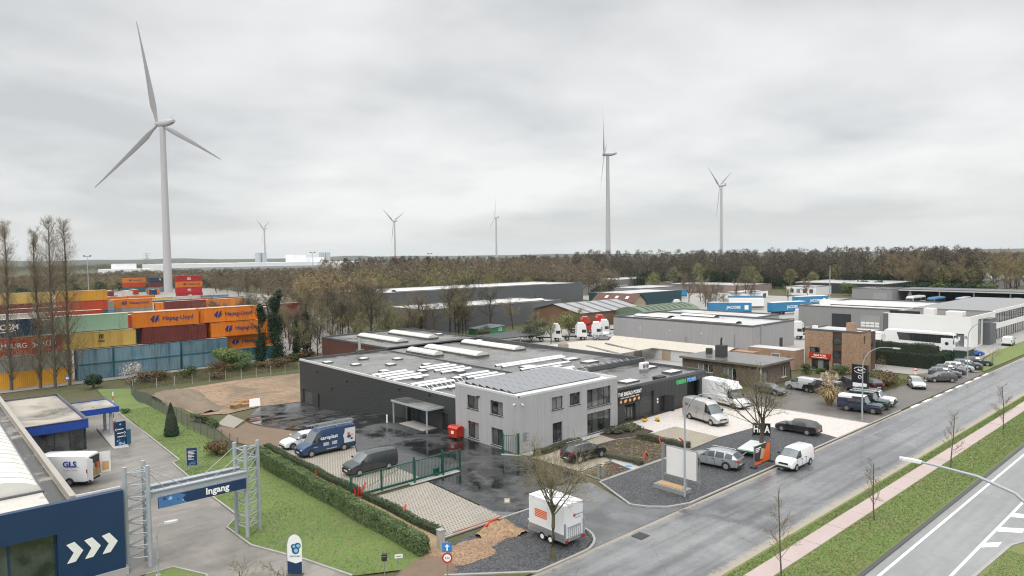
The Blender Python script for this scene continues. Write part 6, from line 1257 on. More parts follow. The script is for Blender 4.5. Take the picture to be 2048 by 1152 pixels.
# open bus canopy far right and its grey block
cy = T('bus_shelter_hall', 'long dark open-fronted bus canopy with pale roof edge', 'canopy hall', (290, 60, 0), W=True)
b = MB(); b.box(289, 10, 4.9, 305, 97, 5.3); b.obj('roof', C_STEEL, cy); b = MB(); b.box(288.8, 10, 4.6, 288.98, 97, 5.0); b.obj('roof_edge', mat('pale_edge', (.5, .5, .48), .4), cy); b = MB(); b.box(304, 10, 0, 305, 97, 4.9); b.obj('back_wall', mat('dark_green_wall', (.012, .03, .028), .6), cy)
for y_ in (93, 83, 72, 61, 50, 40, 30): b = MB(); b.box(290, y_, 0, 290.4, y_ + .4, 4.9); b.obj('column', GALV, cy)
gb = bbox_building('grey_workshop', 'grey workshop block with roller door at the end of the canopy', 'workshop', 283, 97.2, 300, 112, 0, 5.4, C_LGREY, R_MAIN, .2); b = MB(); b.box(282.9, 99, 0, 282.98, 104, 3.8); b.obj('roller_door', MAT['pale_shutter'], gb)
# dark sheet halls left of the wood
d1_ = bbox_building('dark_hall', 'long dark grey sheet hall in front of the wood', 'hall', 118, 201, 222, 232, -.5, 7.8, C_STEEL, R_PALE, .2); strip_light(d1_, 130, 206, 205, 209, 7.6, .5)
d2_ = bbox_building('dark_hall', 'lower dark grey sheet hall with red door nearer the warehouse', 'hall', 100, 144.8, 150.4, 165, -.6, 6.3, C_STEEL, R_PALE, .2); strip_light(d2_, 112, 148, 146, 151, 6.1, .5); b = MB(); b.box(145.9, 144.7, 0, 149.8, 144.79, 3.6); b.obj('red_door', mat('wine_door', (.16, .02, .03), .5), d2_)
b = MB(); b.tube((144, 150, 6.1), (144, 150, 7.8), .15, n=8); b.obj('vent_pipe', TRIM, d2_)
# brown hall with striped fibre roof
bh = T('gabled_hall', 'brown timber hall with pale striped gable roof', 'hall', (139, 127, 0), W=True)
b = MB(); b.quad((139, 127, 0), (166, 127, 0), (166, 127, 3.9), (139, 127, 3.9)); b.quad((139, 147, 0), (139, 127, 0), (139, 127, 3.9), (139, 137, 6.0), (139, 147, 3.9)); b.obj('wall', m_clad('brown_boards', (.17, .095, .055), .3, .04, .7), bh)
b = MB(); b.quad((138.5, 126.6, 3.85), (166.5, 126.6, 3.85), (166.5, 137, 6.05), (138.5, 137, 6.05)); b.quad((138.5, 137, 6.05), (166.5, 137, 6.05), (166.5, 147.4, 3.85), (138.5, 147.4, 3.85)); b.obj('roof', m_clad('fibre_sheet_roof', (.30, .30, .31), .3, .05, .6), bh)
for k in range(5): x_ = 142.5 + 4.8 * k; b = MB(); b.extr([(x_, 126.6, 3.88), (x_ + 1.1, 126.6, 3.88), (x_ + 1.1, 136.9, 6.07), (x_, 136.9, 6.07)], (0, 0, .03)); b.obj('roof_strip', mat('old_strip2', (.12, .115, .11), .7), bh)
# green barrel hut
nh = T('barrel_hut', 'green half-round sheet hut beside the brown hall', 'hut', (154, 122, 0), W=True); n = 14; pr = [(122 - 7.6 * math.cos(PI * i / n), 5.0 * math.sin(PI * i / n)) for i in range(n + 1)]
GS = m_clad('green_sheet', (.115, .165, .105), .3, .03, .6); b = MB()
for (ya, za), (yb, zb) in zip(pr, pr[1:]): b.quad((154, ya, za), (154, yb, zb), (181, yb, zb), (181, ya, za))
b.obj('shell', GS, nh, True, 60); b = MB(); b.quad(*[(154.02, a, c_) for a, c_ in pr]); b.quad(*[(180.9, a, c_) for a, c_ in reversed(pr)]); b.obj('end_wall', GS, nh)
for k in range(9):
    x_ = 157 + 2.6 * k; b = MB()
    for i in range(4, 7): (ya, za), (yb, zb) = pr[i], pr[i + 1]; b.quad((x_, ya * 1.0, za + .06), (x_, yb, zb + .06), (x_ + .9, yb, zb + .06), (x_ + .9, ya, za + .06))
    b.obj('roof_strip', mat('moss_strip', (.05, .06, .04), .8), nh)
# small house with red tiled roof
hs = T('small_house', 'small pale brick house with red-brown roof and three roof windows', 'house', (182, 142.5, 0), W=True)
b = MB(); b.quad((182, 142.5, 0), (189, 142.5, 0), (189, 142.5, 4), (185.5, 142.5, 6.4), (182, 142.5, 4)); b.quad((182, 160, 0), (182, 142.5, 0), (182, 142.5, 4), (182, 160, 4)); b.obj('wall', BR_PALE, hs)
b = MB(); b.quad((181.6, 142, 3.75), (181.6, 160.4, 3.75), (185.5, 160.4, 6.5), (185.5, 142, 6.5)); b.quad((185.5, 142, 6.5), (185.5, 160.4, 6.5), (189.4, 160.4, 3.75), (189.4, 142, 3.75)); b.obj('roof', mat('red_brown_tiles', (.105, .05, .036), .75, var=.2, vs=1), hs)
for y_ in (145.5, 150, 154.5): b = MB(); b.extr([(183.1, y_, 4.85), (183.1, y_ + 1.2, 4.85), (184.1, y_ + 1.2, 5.58), (184.1, y_, 5.58)], (-.06, 0, .08)); b.obj('roof_window', PLATE, hs)
for x_ in (183.2, 186.8): window(hs, Vector((182, 142.48, 0)), XP, YN, (x_ - 182, 1.2, x_ - 182 + 1.0, 2.6), .02, 2, 1, FRW, GLASS)
tb = bbox_building('teal_shed', 'dark teal shed behind the small house', 'shed', 200, 160, 236, 178, 0, 5.2, mat('teal_sheet', (.012, .05, .06), .5), R_PALE, .2)
bbox_building('far_hall', 'pale long flat hall at the foot of the wood', 'hall', 292, 248, 360, 275, 0, 5.5, C_LGREY, R_PALE, .2); bbox_building('far_hall', 'low pinkish flat hall beyond the truck yard', 'hall', 300, 170, 330, 215, 0, 4.2, mat('pinkish_wall', (.25, .19, .165), .7), R_PALE, .2)
wb = bbox_building('white_cabin', 'small white cabin block in front of the dark far hall', 'cabin', 309, 138, 325, 152, 0, 4.2, C_WHITE, R_PALE, .2)
for k in range(4): window(wb, Vector((308.98, 151, 0)), YN, XN, (1 + 3 * k, 1.2, 2.6 + 3 * k, 3.0), .02, 1, 1, FR, GLASS)
bbox_building('far_hall', 'long black hall with pale roof edge beyond the white cabin', 'hall', 335, 118, 372, 160, 0, 5.0, C_BLACK, R_PALE, .2, CAPW); bbox_building('far_hall', 'white flat building at the far right under the hills', 'hall', 520, 120, 600, 160, 0, 6, C_WHITE, R_PALE, .2, CAPW); bbox_building('far_hall', 'grey flat building at the far right nearer the canopy', 'hall', 400, 92, 470, 120, 0, 5, C_LGREY, R_PALE, .2, CAPW)
gc = T('green_cabin', 'bright green cabin behind the warehouse roof', 'cabin', (108, 131, 0), W=True); b = MB(); b.quad((107, 130, -.4), (114, 130, -.4), (114, 130, 2.3), (107, 130, 1.7)); b.quad((107, 136, -.4), (107, 130, -.4), (107, 130, 1.7), (107, 136, 1.7)); b.obj('wall', m_clad('bright_green_sheet', (.025, .17, .07), .3, .03, .5), gc); b = MB(); b.quad((106.8, 129.8, 1.72), (114.2, 129.8, 2.33), (114.2, 136, 2.33), (106.8, 136, 1.72)); b.obj('roof', C_STEEL, gc); window(gc, Vector((107, 129.98, 0)), XP, YN, (5, 1.0, 6, 1.8), .02, 1, 1, FRW, GLASS)
dcn = T('open_carport', 'dark flat open carport behind the warehouse', 'carport', (103, 116, 0), W=True); b = MB(); b.box(97, 112, 1.7, 110, 121, 1.9); b.obj('roof', C_BLACK, dcn)
for x_ in (97.3, 103, 109.5): b = MB(); b.box(x_, 112.2, -1.2, x_ + .2, 112.4, 1.7); b.obj('post', GALV, dcn)
# far factory on the horizon
fa = T('far_factory', 'long white factory on the horizon behind the big turbine', 'factory', (300, 1100, -2.6), W=True)
b = MB(); b.box(300, 1130, -2.6, 640, 1250, 13); b.obj('main_hall', mat('far_white', (.72, .73, .74), .6), fa); b = MB(); b.box(300.5, 1128, 3, 640, 1129.8, 7); b.obj('grey_band', mat('far_grey', (.34, .36, .38), .6), fa); b = MB(); b.box(560, 1100, -2.6, 720, 1126, 9); b.obj('low_hall', MAT['far_white'], fa)
for x_ in (470, 480, 590, 602): b = MB(); b.tube((x_, 1190, 13), (x_, 1190, 30), 5, n=12); b.obj('silo', MAT['far_grey'], fa, True)
b = MB(); b.box(520, 1160, 13, 545, 1190, 26); b.box(555, 1160, 13, 580, 1200, 21); b.obj('tower_block', MAT['far_white'], fa)
fb2 = T('far_factory', 'small white works left of the big turbine', 'factory', (180, 1050, -2.6), W=True); b = MB(); b.box(200, 1020, -2.6, 262, 1060, 8); b.box(215, 1030, 8, 240, 1055, 15); b.obj('block', MAT['far_white'], fb2)
for k in range(6): p = MB(); p.box(203 + 10 * k, 1019.6, 2, 209 + 10 * k, 1019.9, 5); p.obj('window', MAT['far_grey'], fb2)

# ------------------------------------------------------------------ lorries, coach, vans of the depot
def tractor(label, at, rz, cab, group='parked lorry tractors'):
    o = T('lorry_tractor', label, 'lorry', (at[0], at[1], gz(*at) + .02), rz, group)
    b = MB(); pr = [(0, .9), (2.25, .9), (2.35, 1.6), (2.2, 2.6), (1.95, 3.75), (.25, 3.85), (0, 3.4)]; b.extr([(x_, -1.22, z_) for x_, z_ in pr], (0, 2.44, 0)); b.obj('cab', cab, o)
    b = MB(); b.extr([(2.36, -1.1, 1.75), (2.36, 1.1, 1.75), (2.2, 1.1, 2.7), (2.2, -1.1, 2.7)], (.02, 0, .0)); b.obj('windscreen', CG, o)
    for s_ in (-1.235, 1.235):
        b = MB(); b.box(1.1, s_ - .01, 1.85, 2.05, s_ + .01, 2.55); b.obj('side_window', CG, o); b = MB(); b.box(-.1, s_ - .05, 1.0, .25, s_ + .04, 3.4); b.obj('side_fairing', cab, o)
        b = MB(); b.box(2.2, s_ - .22 if s_ < 0 else s_ + .02, 2.0, 2.36, s_ - .02 if s_ < 0 else s_ + .22, 2.8); b.obj('mirror', TRIM, o)
    b = MB(); b.box(2.3, -1.2, .35, 2.5, 1.2, 1.0, .04); b.obj('bumper', cab, o); b = MB(); b.box(2.36, -.8, 1.05, 2.4, .8, 1.5); b.obj('grille', TRIM, o); b = MB(); b.box(-3.4, -.45, .75, 0, .45, 1.0); b.obj('chassis', TRIM, o)
    b = MB(); b.box(.2, -1.0, 3.8, 1.7, 1.0, 4.15, .1); b.obj('roof_spoiler', cab, o)
    for x_ in (1.35, -2.3):
        for s_ in (-1.0, 1.0): b = MB(); b.lathe((x_, s_ - .15, .5), [(.2, 0), (.5, 0), (.5, .3), (.2, .3)], 16, 'y'); w_ = b.obj('wheel', TYRE, o); b = MB(); b.lathe((x_, s_ - .17, .5), [(.24, 0), (.24, .34)], 12, 'y'); b.obj('rim', RIMS, w_)
    return o
TW = paint('lorry_white', (.72, .72, .71)); TR = paint('lorry_red', (.48, .03, .025)); TO = paint('machine_orange', (.6, .2, .02))
for k, (x_, y_, rz, pt, lb) in enumerate(((112, 111.5, -40, TW, 'white lorry cab half hidden by shrubs, leftmost of the line'), (117.6, 108.6, -40, TW, 'white lorry cab behind budding shrub, second in line'), (121.5, 107.2, -50, TW, 'white lorry cab third in line behind the shrubs'), (127.2, 109.6, -50, TW, 'white lorry cab beside the red one near the brown hall'), (129.5, 118, -35, TR, 'red lorry cab behind the white ones near the brown hall'), (134.8, 111.4, -50, TW, 'white lorry cab nearest the grey hall corner'), (136, 118.6, -35, TR, 'red topped lorry cab against the brown hall wall'), (186, 89, -65, TW, 'white lorry cab facing the depot hall'), (191, 88, -65, TW, 'white lorry cab behind another at the depot hall'), (153, 73.5, -75, TW, 'white lorry cab between the grey hall and brick office'), (199, 138, -40, TW, 'white lorry cab beside the red-roofed house'), (144, 51.8, 180, TW, 'white van-like lorry cab behind the coach rear'))): tractor(lb, (x_, y_), rad(rz), pt)
def curtain(label, at, rz, Lg=13.6):
    o = T('lorry_trailer', label, 'trailer', (at[0], at[1], 0.02), rz, 'blue curtain trailers'); b = MB(); b.box(-Lg / 2, -1.27, 1.1, Lg / 2, 1.27, 3.95, .03); c_ = b.obj('curtain_side', mat('blue_curtain', (.03, .19, .36), .5, var=.1, vs=.4), o); b = MB(); b.box(-Lg / 2, -1.28, 3.951, Lg / 2, 1.28, 4.05); b.obj('roof', C_WHITE, o); b = MB(); b.box(-Lg / 2, -1.1, .8, Lg / 2, 1.1, 1.09); b.obj('chassis', TRIM, o)
    for s_, d in ((1.285, (-1, 0, 0)), (-1.285, (1, 0, 0))): text('JACOBS', 1.25, LIT, o, (1.2 * (1 if s_ < 0 else -1), s_, 2.4), d, bold=.02); 
    b = MB(); b.box(4.6, -1.29, 1.7, 5.8, -1.275, 3.1); b.obj('white_patch', LIT, o)
    for x_ in (-4.8, -3.5, -2.2):
        for s_ in (-.95, .95): b = MB(); b.lathe((x_, s_ - .15, .5), [(.2, 0), (.5, 0), (.5, .3), (.2, .3)], 14, 'y'); b.obj('wheel', TYRE, o)
    b = MB(); b.box(4.0, -.9, 0, 4.2, -.7, .8); b.box(4.0, .7, 0, 4.2, .9, .8); b.obj('landing_leg', GALV, o); return o
curtain('blue curtain trailer behind the grey hall roof, lower of the two', (200, 117.5), rad(-50)); curtain('blue curtain trailer beside the white lorry cabs at the depot', (213, 104.6), rad(-20)); curtain('blue curtain trailer far behind the depot roof', (246, 112), rad(-24))
co = T('coach', 'white coach with dark windows parked beside the white showroom', 'coach', (152.3, 47.0, .03), rad(-88)); pr = [(-6.4, .4), (6.2, .4), (6.5, 1.2), (6.35, 2.4), (6.0, 3.5), (5.2, 3.75), (-6.2, 3.75), (-6.45, 3.2)]
b = MB(); b.extr([(x_, -1.27, z_) for x_, z_ in pr], (0, 2.54, 0)); b.obj('body', TW, co)
for s_ in (-1.285, 1.285):
    b = MB(); b.extr([(-3.4, s_, 1.95), (6.28, s_, 1.75), (6.0, s_, 3.45), (-3.9, s_, 3.45)], (0, .01 if s_ > 0 else -.01, 0)); gl = b.obj('side_glazing', CG, co)
    for k in range(6): p = MB(); x_ = -2.4 + 1.4 * k; p.box(x_, s_ - .02, 1.9, x_ + .05, s_ + .02, 3.4); p.obj('window_bar', TRIM, gl)
text('JACOBS', 1.0, mat('coach_letter', (.08, .08, .09), .5), co, (1.2, -1.29, 1.25), XP, bold=.02)
b = MB(); b.extr([(6.53, -1.15, 1.3), (6.53, 1.15, 1.3), (6.1, 1.15, 3.35), (6.1, -1.15, 3.35)], (.03, 0, .0)); b.obj('windscreen', CG, co)
for x_ in (3.9, -3.2, -4.5):
    for s_ in (-1.13, 1.13): b = MB(); b.lathe((x_, s_ - .15, .5), [(.2, 0), (.5, 0), (.5, .32), (.2, .32)], 16, 'y'); b.obj('wheel', TYRE, co)
for s_ in (-1.35, 1.35): b = MB(); b.box(6.3, s_ - .12, 2.3, 6.6, s_ + .12, 3.0, .04); b.obj('mirror', WHITE, co)
b = MB(); b.box(-6.0, -1.0, 3.76, 2.0, 1.0, 3.9); b.obj('roof_unit', WHITE, co)
for k, (x_, y_, pt, lb) in enumerate(((147.5, 53.6, P_WHITE, 'white van parked behind the brick office by the coach'), (149.5, 44.8, paint('dark_red_paint', (.25, .03, .025)), 'dark red car in front of the coach behind the hedge'), (150.2, 41.6, P_WHITE, 'white car in front of the coach nose behind the hedge'), (125.6, 105.8, P_WHITE, 'white estate car beside the corner of the grey hall'), (121.4, 103.8, P_SILV, 'silver car below the lorry cabs beside the grey hall'), (172.5, 36.6, P_WHITE, 'white van on the grass in front of the showroom'), (150.6, 38.0, P_BLUE, 'pale blue car tucked behind the hedge by the coach nose'))):
    vehicle('van' if 'van' in lb else 'car', lb, 'midvan' if 'van' in lb else 'suv', 4.6, 1.85, 1.9 if 'van' in lb else 1.5, pt, (x_, y_), rad((-92, -100, -80, -50, -40, 5, -60)[k]), None, .33, RIMS, cat='van' if 'van' in lb else 'car')
def bus(label, at, rz, c1, c2):
    o = T('bus', label, 'bus', (at[0], at[1], .02), rz, 'buses under the canopy'); b = MB(); b.box(-6, -1.25, .4, 6, 1.25, 3.1, .1); b.obj('body', c1, o); b = MB(); b.box(-5.8, -1.265, 1.5, 5.8, 1.265, 2.6); b.obj('glazing', CG, o); b = MB(); b.box(6.0, -1.1, 1.1, 6.03, 1.1, 2.6); b.obj('windscreen', CG, o); b = MB(); b.box(-5.5, -1.1, 3.1, 5.5, 1.1, 3.35, .08); b.obj('roof', c2, o)
    for x_ in (3.6, -3.4):
        for s_ in (-1.1, 1.1): b = MB(); b.lathe((x_, s_ - .15, .5), [(.2, 0), (.5, 0), (.5, .3), (.2, .3)], 12, 'y'); b.obj('wheel', TYRE, o)
PBL = paint('bus_blue', (.05, .2, .42))
for k in range(6): bus(('white bus leftmost under the dark canopy', 'blue-roofed bus second under the dark canopy', 'white-roofed blue bus third under the canopy', 'blue bus fourth under the canopy', 'white bus fifth under the canopy', 'white bus rightmost under the canopy')[k], (280 - (k % 2) * 3, 88 - 7.6 * k), rad(178 + 2 * k), (TW, PBL, PBL, PBL, TW, TW)[k], (TW, PBL, TW, P_SILV, TW, TW)[k])
# black roadside sign and totem of the showroom, bollard-like red cube
bs = T('roadside_sign', 'black square roadside sign with white emblem behind the off-road cars', 'sign', (98, 37.5, .03), W=True)
b = MB(); b.box(97.96, 36.6, 1.9, 98.06, 38.6, 4.4); pn = b.obj('panel', SIGN_K, bs); b = MB(); b.box(97.9, 36.7, 1.3, 98.0, 38.5, 1.85); b.obj('white_plate', LIT, bs)
for y_ in (36.5, 38.7): b = MB(); b.box(98.07, y_ - .05, 0, 98.17, y_ + .05, 4.4); b.obj('post', TRIM, bs)
b = MB(); b.path([(97.93, 37.6 + .75 * math.cos(t_), 3.65 + .42 * math.sin(t_)) for t_ in [PI * .08 + PI * .84 * k / 12 for k in range(13)]], .035, 5); b.path([(97.93, 37.6 + .75 * math.cos(t_), 3.65 + .42 * math.sin(t_)) for t_ in [PI * 1.08 + PI * .84 * k / 12 for k in range(13)]], .035, 5); b.path([(97.93, 37.6 + .2 * math.cos(2 * PI * k / 12), 2.7 + .2 * math.sin(2 * PI * k / 12)) for k in range(13)], .04, 5); b.obj('emblem', LIT, bs); text('4x4', .45, LIT, pn, (97.94, 37.6, 3.65), (0, -1, 0), bold=.02)
tm = T('totem_sign', 'tall pale totem sign at the end of the clipped hedge', 'sign', (136, 37.5, .03), W=True); b = MB(); b.box(135.8, 36.8, 0, 136.1, 38.6, 4.6); b.obj('slab', C_WHITE, tm); b = MB(); b.box(135.75, 37.0, 2.2, 135.79, 38.4, 2.6); b.obj('band', C_STEEL, tm); poly2d([(.3 * math.cos(2 * PI * k / 10), .3 * math.sin(2 * PI * k / 10)) for k in range(10)], NAVY, tm, (135.79, 37.7, 3.7), (0, -1, 0), name='logo'); text('VDL', .8, MAT['grey_lettering'], tm, (160.95, 41.6, 2.2), (0, -1, 0), bold=.02)
rc = T('marker_post', 'small white and orange marker post at the hedge foot', 'post', (121.3, 38.0, .05)); b = MB(); b.box(-.25, -.2, 0, .25, .2, .9, .03); b.obj('body', WHITE, rc); b = MB(); b.box(-.26, -.21, .6, .26, .21, .85); b.obj('band', ORANGE, rc)
gs = T('bin_shelter', 'dark green bin shelter beside the pale totem sign', 'shelter', (141, 37, .03), W=True); b = MB(); b.box(139, 35.6, 0, 144, 38, 2.2); b.obj('screen', mat('green_screen', (.02, .045, .035), .6), gs); b = MB(); b.box(138.8, 35.4, 2.2, 144.2, 38.2, 2.35); b.obj('roof', C_LGREY, gs)
# lighting masts and pylon far off
for k, (x_, y_, h_, lb) in enumerate(((87, 490, 24, 'tall twin-lamp mast behind the container yard left of the big turbine'), (250, 520, 24, 'tall lighting mast right of the big turbine over the brown wood'), (330, 470, 22, 'tall lighting mast between the middle turbines'), (300, 128, 14, 'twin-lamp mast in front of the dark far hall'))):
    o = T('light_mast', lb, 'mast', (x_, y_, gz(x_, y_)), 0, 'light masts'); b = MB(); b.tube((0, 0, 0), (0, 0, h_), .3, .15, n=6); b.obj('mast', GALV, o); b = MB(); b.box(-1.8, -.15, h_, 1.8, .15, h_ + .2); b.box(-2.2, -.4, h_ + .2, -1.2, .4, h_ + .8); b.box(1.2, -.4, h_ + .2, 2.2, .4, h_ + .8); b.obj('floodlights', TRIM, o)
o = T('pylon', 'lattice power pylon far off left of the big turbine', 'pylon', (430, 1750, -2.6)); b = MB()
for s1 in (-1, 1):
    for s2 in (-1, 1): b.tube((4 * s1, 4 * s2, 0), (.6 * s1, .6 * s2, 38), .35, .2, n=4)
for z_ in (26, 32, 37): b.tube((-9 + (z_ - 26) * .2, 0, z_), (9 - (z_ - 26) * .2, 0, z_), .3, n=4)
for k in range(6): z_ = 4 + 5 * k; w_ = 4 - 3.4 * z_ / 38; b.tube((-w_, -w_, z_), (w_, w_, z_ + 5), .2, n=4); b.tube((w_, -w_, z_), (-w_, w_, z_ + 5), .2, n=4)
b.obj('lattice', mat('pylon_grey', (.2, .21, .22), .6), o)
# ------------------------------------------------------------------ shipping containers
def m_cont(name, col, dirt=.35, patch=None):
    t = NT(name); oi = t.n('ShaderNodeObjectInfo').outputs['Random']
    st = t.noise(1.0, 5, .65, sc3=(1.1, 1.1, .10)); a = t.noise(.35, 4); f_ = t.noise(5, 4, .65)
    k = t.ma('MULTIPLY_ADD', a, .3, .85); k = t.ma('SUBTRACT', k, t.ma('MULTIPLY', t.ramp(st, .5, .74), dirt)); k = t.ma('MULTIPLY', k, t.ma('MULTIPLY_ADD', oi, .3, .85))
    if patch:
        br = t.n('ShaderNodeTexBrick', {'Vector': t.n('ShaderNodeMapping', {0: t.pos, 'Rotation': (PI / 2, 0, 0)}).outputs[0], 'Scale': .22, 'Mortar Size': 0.0, 'Color1': (0, 0, 0, 1), 'Color2': (1, 1, 1, 1), 'Bias': -.35}); col = t.mix(t.ma('MULTIPLY', br.outputs[0], .7), col, patch)
    c_ = t.scale(col, k); c_ = t.mix(t.ma('MULTIPLY', t.ramp(f_, .64, .72), .5), c_, (.12, .055, .03))
    return t.fin(c_, .5, 0, .4)
CC = dict(orange=m_cont('container_orange', (.60, .17, .015), .2), red=m_cont('container_oxblood', (.16, .035, .03)), rust=m_cont('container_rust_red', (.40, .055, .02)), blue=m_cont('container_pale_blue', (.15, .235, .275), .6, (.07, .19, .31)), teal=m_cont('container_teal', (.03, .12, .14), .5), yellow=m_cont('container_yellow', (.50, .34, .09)), amber=m_cont('container_amber', (.55, .28, .03), .3), mint=m_cont('container_mint', (.30, .47, .33)), navy=m_cont('container_navy', (.012, .045, .09)), grey=m_cont('container_grey', (.27, .275, .25)), crim=m_cont('container_crimson', (.36, .02, .025), .15), white=m_cont('container_white', (.5, .5, .48)))
ROOFC = mat('container_roof', (.52, .42, .36), .5, var=.25, vs=.4)
def cont_mesh(Lg):
    H_, W_ = 2.86, 2.44; b = MB(); pitch = .28; n = int((Lg - .3) / pitch); xs = []
    for s_ in (0, W_):
        o = len(b.v); sgn = 1 if s_ == 0 else -1; pts = []
        for i in range(n):
            x_ = .15 + (Lg - .3) * i / n; p = (Lg - .3) / n
            pts += [(x_, .035), (x_ + p * .32, .035), (x_ + p * .5, 0.0), (x_ + p * .82, 0.0)]
        pts.append((Lg - .15, .035))
        for x_, d in pts: b.v += [(x_, s_ + sgn * (.02 + d), .12), (x_, s_ + sgn * (.02 + d), H_ - .1)]
        for i in range(len(pts) - 1):
            q = (o + 2 * i, o + 2 * i + 2, o + 2 * i + 3, o + 2 * i + 1); b.f.append(q if s_ == 0 else q[::-1])
    o = len(b.v); pts = []
    for i in range(8): y_ = .1 + 2.24 * i / 8; pts += [(y_, .05), (y_ + .09, .05), (y_ + .14, .01), (y_ + .23, .01)]
    pts.append((2.34, .05))
    for y_, d in pts: b.v += [(d, y_, .12), (d, y_, H_ - .1)]
    for i in range(len(pts) - 1): b.f.append((o + 2 * i + 2, o + 2 * i, o + 2 * i + 1, o + 2 * i + 3))
    wall_ = b
    fr = MB()
    for x_ in (0, Lg - .15):
        for y_ in (0, W_ - .15): fr.box(x_, y_, 0, x_ + .15, y_ + .15, H_)
    for y_ in (0, W_ - .1):
        fr.box(.15, y_, 0, Lg - .15, y_ + .1, .14); fr.box(.15, y_, H_ - .12, Lg - .15, y_ + .1, H_ - .002)
    for x_ in (0, Lg - .1): fr.box(x_, .15, 0, x_ + .1, W_ - .15, .14); fr.box(x_, .15, H_ - .12, x_ + .1, W_ - .15, H_ - .002)
    rf = MB(); rf.quad((.1, .1, H_ - .03), (Lg - .1, .1, H_ - .03), (Lg - .1, W_ - .1, H_ - .03), (.1, W_ - .1, H_ - .03))
    dr = []
    for k in range(2):
        d = MB(); ya = .16 + 1.07 * k; d.box(Lg - .06, ya, .15, Lg - .02, ya + 1.05, H_ - .13)
        for q in (.25, .75): d.tube((Lg + .01, ya + q, .2), (Lg + .01, ya + q, H_ - .2), .025, n=5)
        dr.append(d)
    out = []
    for nm, m_ in (('wall', wall_), ('frame', fr), ('roof', rf), ('door', dr[0]), ('door', dr[1])):
        t_ = m_.obj(nm, BLACK); out.append((nm, t_.data)); bpy.data.objects.remove(t_)
    return out
CM = {L_: cont_mesh(L_) for L_ in (12.19, 6.06)}
ARROW = [(0, 0), (.55, .62), (1.0, .62), (.72, .3), (1.55, .62), (1.05, .18), (1.75, .22), (1.2, -.02), (1.6, -.3), (.95, -.18), (1.2, -.62), (.55, -.62)]
CNAVY = mat('logo_navy', (.012, .03, .14), .45)
def container(label, x_, y_, z_, col, Lg=12.19, brand=None, sx=1.0, full=True, group='stacked shipping containers'):
    o = T('shipping_container', label, 'container', (x_, y_, z_), 0, group)
    for i, (nm, me) in enumerate(CM[Lg]):
        if not full and nm == 'door': continue
        p = link(nm, me, o); setmat(p, ROOFC if nm == 'roof' else (CC['teal'] if nm == 'frame' and col == 'blue' else CC[col]))
    o.scale = (sx, 1, 1)
    if 145 < y_ < 153 and z_ > 2.5: o.location.z = 3.3 if z_ < 5 else 6.5; o.scale = (sx, 1, 1.08)
    if brand == 'hapag':
        text('Hapag-Lloyd', 1.12, CNAVY, o, (8.1, -.012, 1.5), XP, bold=.012, xs=1.05, ext=.006)
        b = MB()
        for pts in ([(0, 0), (.62, .62), (1.0, .62), (.78, .2), (.78, -.05), (.62, -.62), (.4, -.62)], [(.95, .05), (1.3, .62), (1.75, .62), (1.45, .22), (1.85, .12), (1.45, -.05), (1.75, -.35), (1.3, -.3), (1.2, -.62), (.8, -.62)]): b.extr([(2.9 + a * .95, -.012, 1.5 + c_ * 1.0) for a, c_ in pts], (0, .012, 0))
        b.obj('logo', CNAVY, o)
    elif brand == 'cma': text('CMA  CGM', 1.25, LIT, o, (5.6, -.012, 1.55), XP, bold=.03, ext=.006); b = MB(); b.path([(5.9, -.01, .75), (7.2, -.01, .78), (8.2, -.01, 1.0)], .06, 4); b.obj('swoosh', LIT, o)
    elif brand == 'hsud':
        text('HAMBURG', 1.15, LIT, o, (4.0, -.012, 1.4), XP, bold=.005, ext=.006); text('SÜD', 1.15, LIT, o, (10.1, -.012, 1.4), XP, bold=.005, ext=.006)
        b = MB(); b.extr([(7.3, -.012, 2.0), (8.1, -.012, 1.5), (8.9, -.012, 2.0), (8.4, -.012, 1.35), (8.9, -.012, .8), (8.1, -.012, 1.2), (7.3, -.012, .8), (7.8, -.012, 1.35)], (0, .012, 0)); b.obj('logo', LIT, o)
    elif brand == 'msc':
        b = MB()
        for k in range(3): b.box(5.8 + .28 * k, -.012, 1.55, 5.98 + .28 * k, .0, 2.2)
        b.box(5.8, -.012, 2.201, 6.6, 0, 2.32); b.obj('logo', BLACK, o); text('msc', .7, BLACK, o, (6.2, -.012, 1.15), XP, bold=.02, ext=.006)
    elif brand == 'acl': text('ACL', .9, LIT, o, (6.1, -.012, 1.65), XP, bold=.03, ext=.006); b = MB(); b.box(5.2, -.012, .85, 7.0, 0, 1.0); b.obj('lettering', LIT, o)
    elif brand == 'V': text('V', 1.5, LIT, o, (6.1, -.012, 1.5), XP, bold=.04, ext=.006)
    elif brand == '45': text('45', .8, LIT, o, (4.9, -.012, 1.4), XP, bold=.03, ext=.006)
    elif brand == 'KV': text('K  V', 1.2, mat('logo_green', (.02, .25, .06), .5), o, (2.3, -.012, 1.5), XP, ext=.006)
    return o
Z0 = -2.56; HC_ = 2.88; Y1 = 149.4
container('amber-orange container on the ground at the left end of the front row', 11.2, Y1, Z0, 'amber'); container('grey container above the amber one behind the poplars', 11.2, Y1, Z0 + HC_, 'grey')
container('pale blue short container on the ground next to the amber one', 24.1, Y1, Z0, 'blue', 6.06); container('pale blue long container on the ground in the front row', 30.25, Y1, Z0, 'blue'); container('weathered blue container on the ground at the right of the front row', 42.6, Y1, Z0, 'blue', 12.19, None, .77)
container('pale blue short container in the second layer of the front row', 24.1, Y1, Z0 + HC_, 'blue', 6.06); container('pale blue long container with dark runs in the second layer', 30.25, Y1, Z0 + HC_, 'blue'); container('weathered blue container in the second layer at the right end', 42.6, Y1, Z0 + HC_, 'blue', 12.19, None, .77)
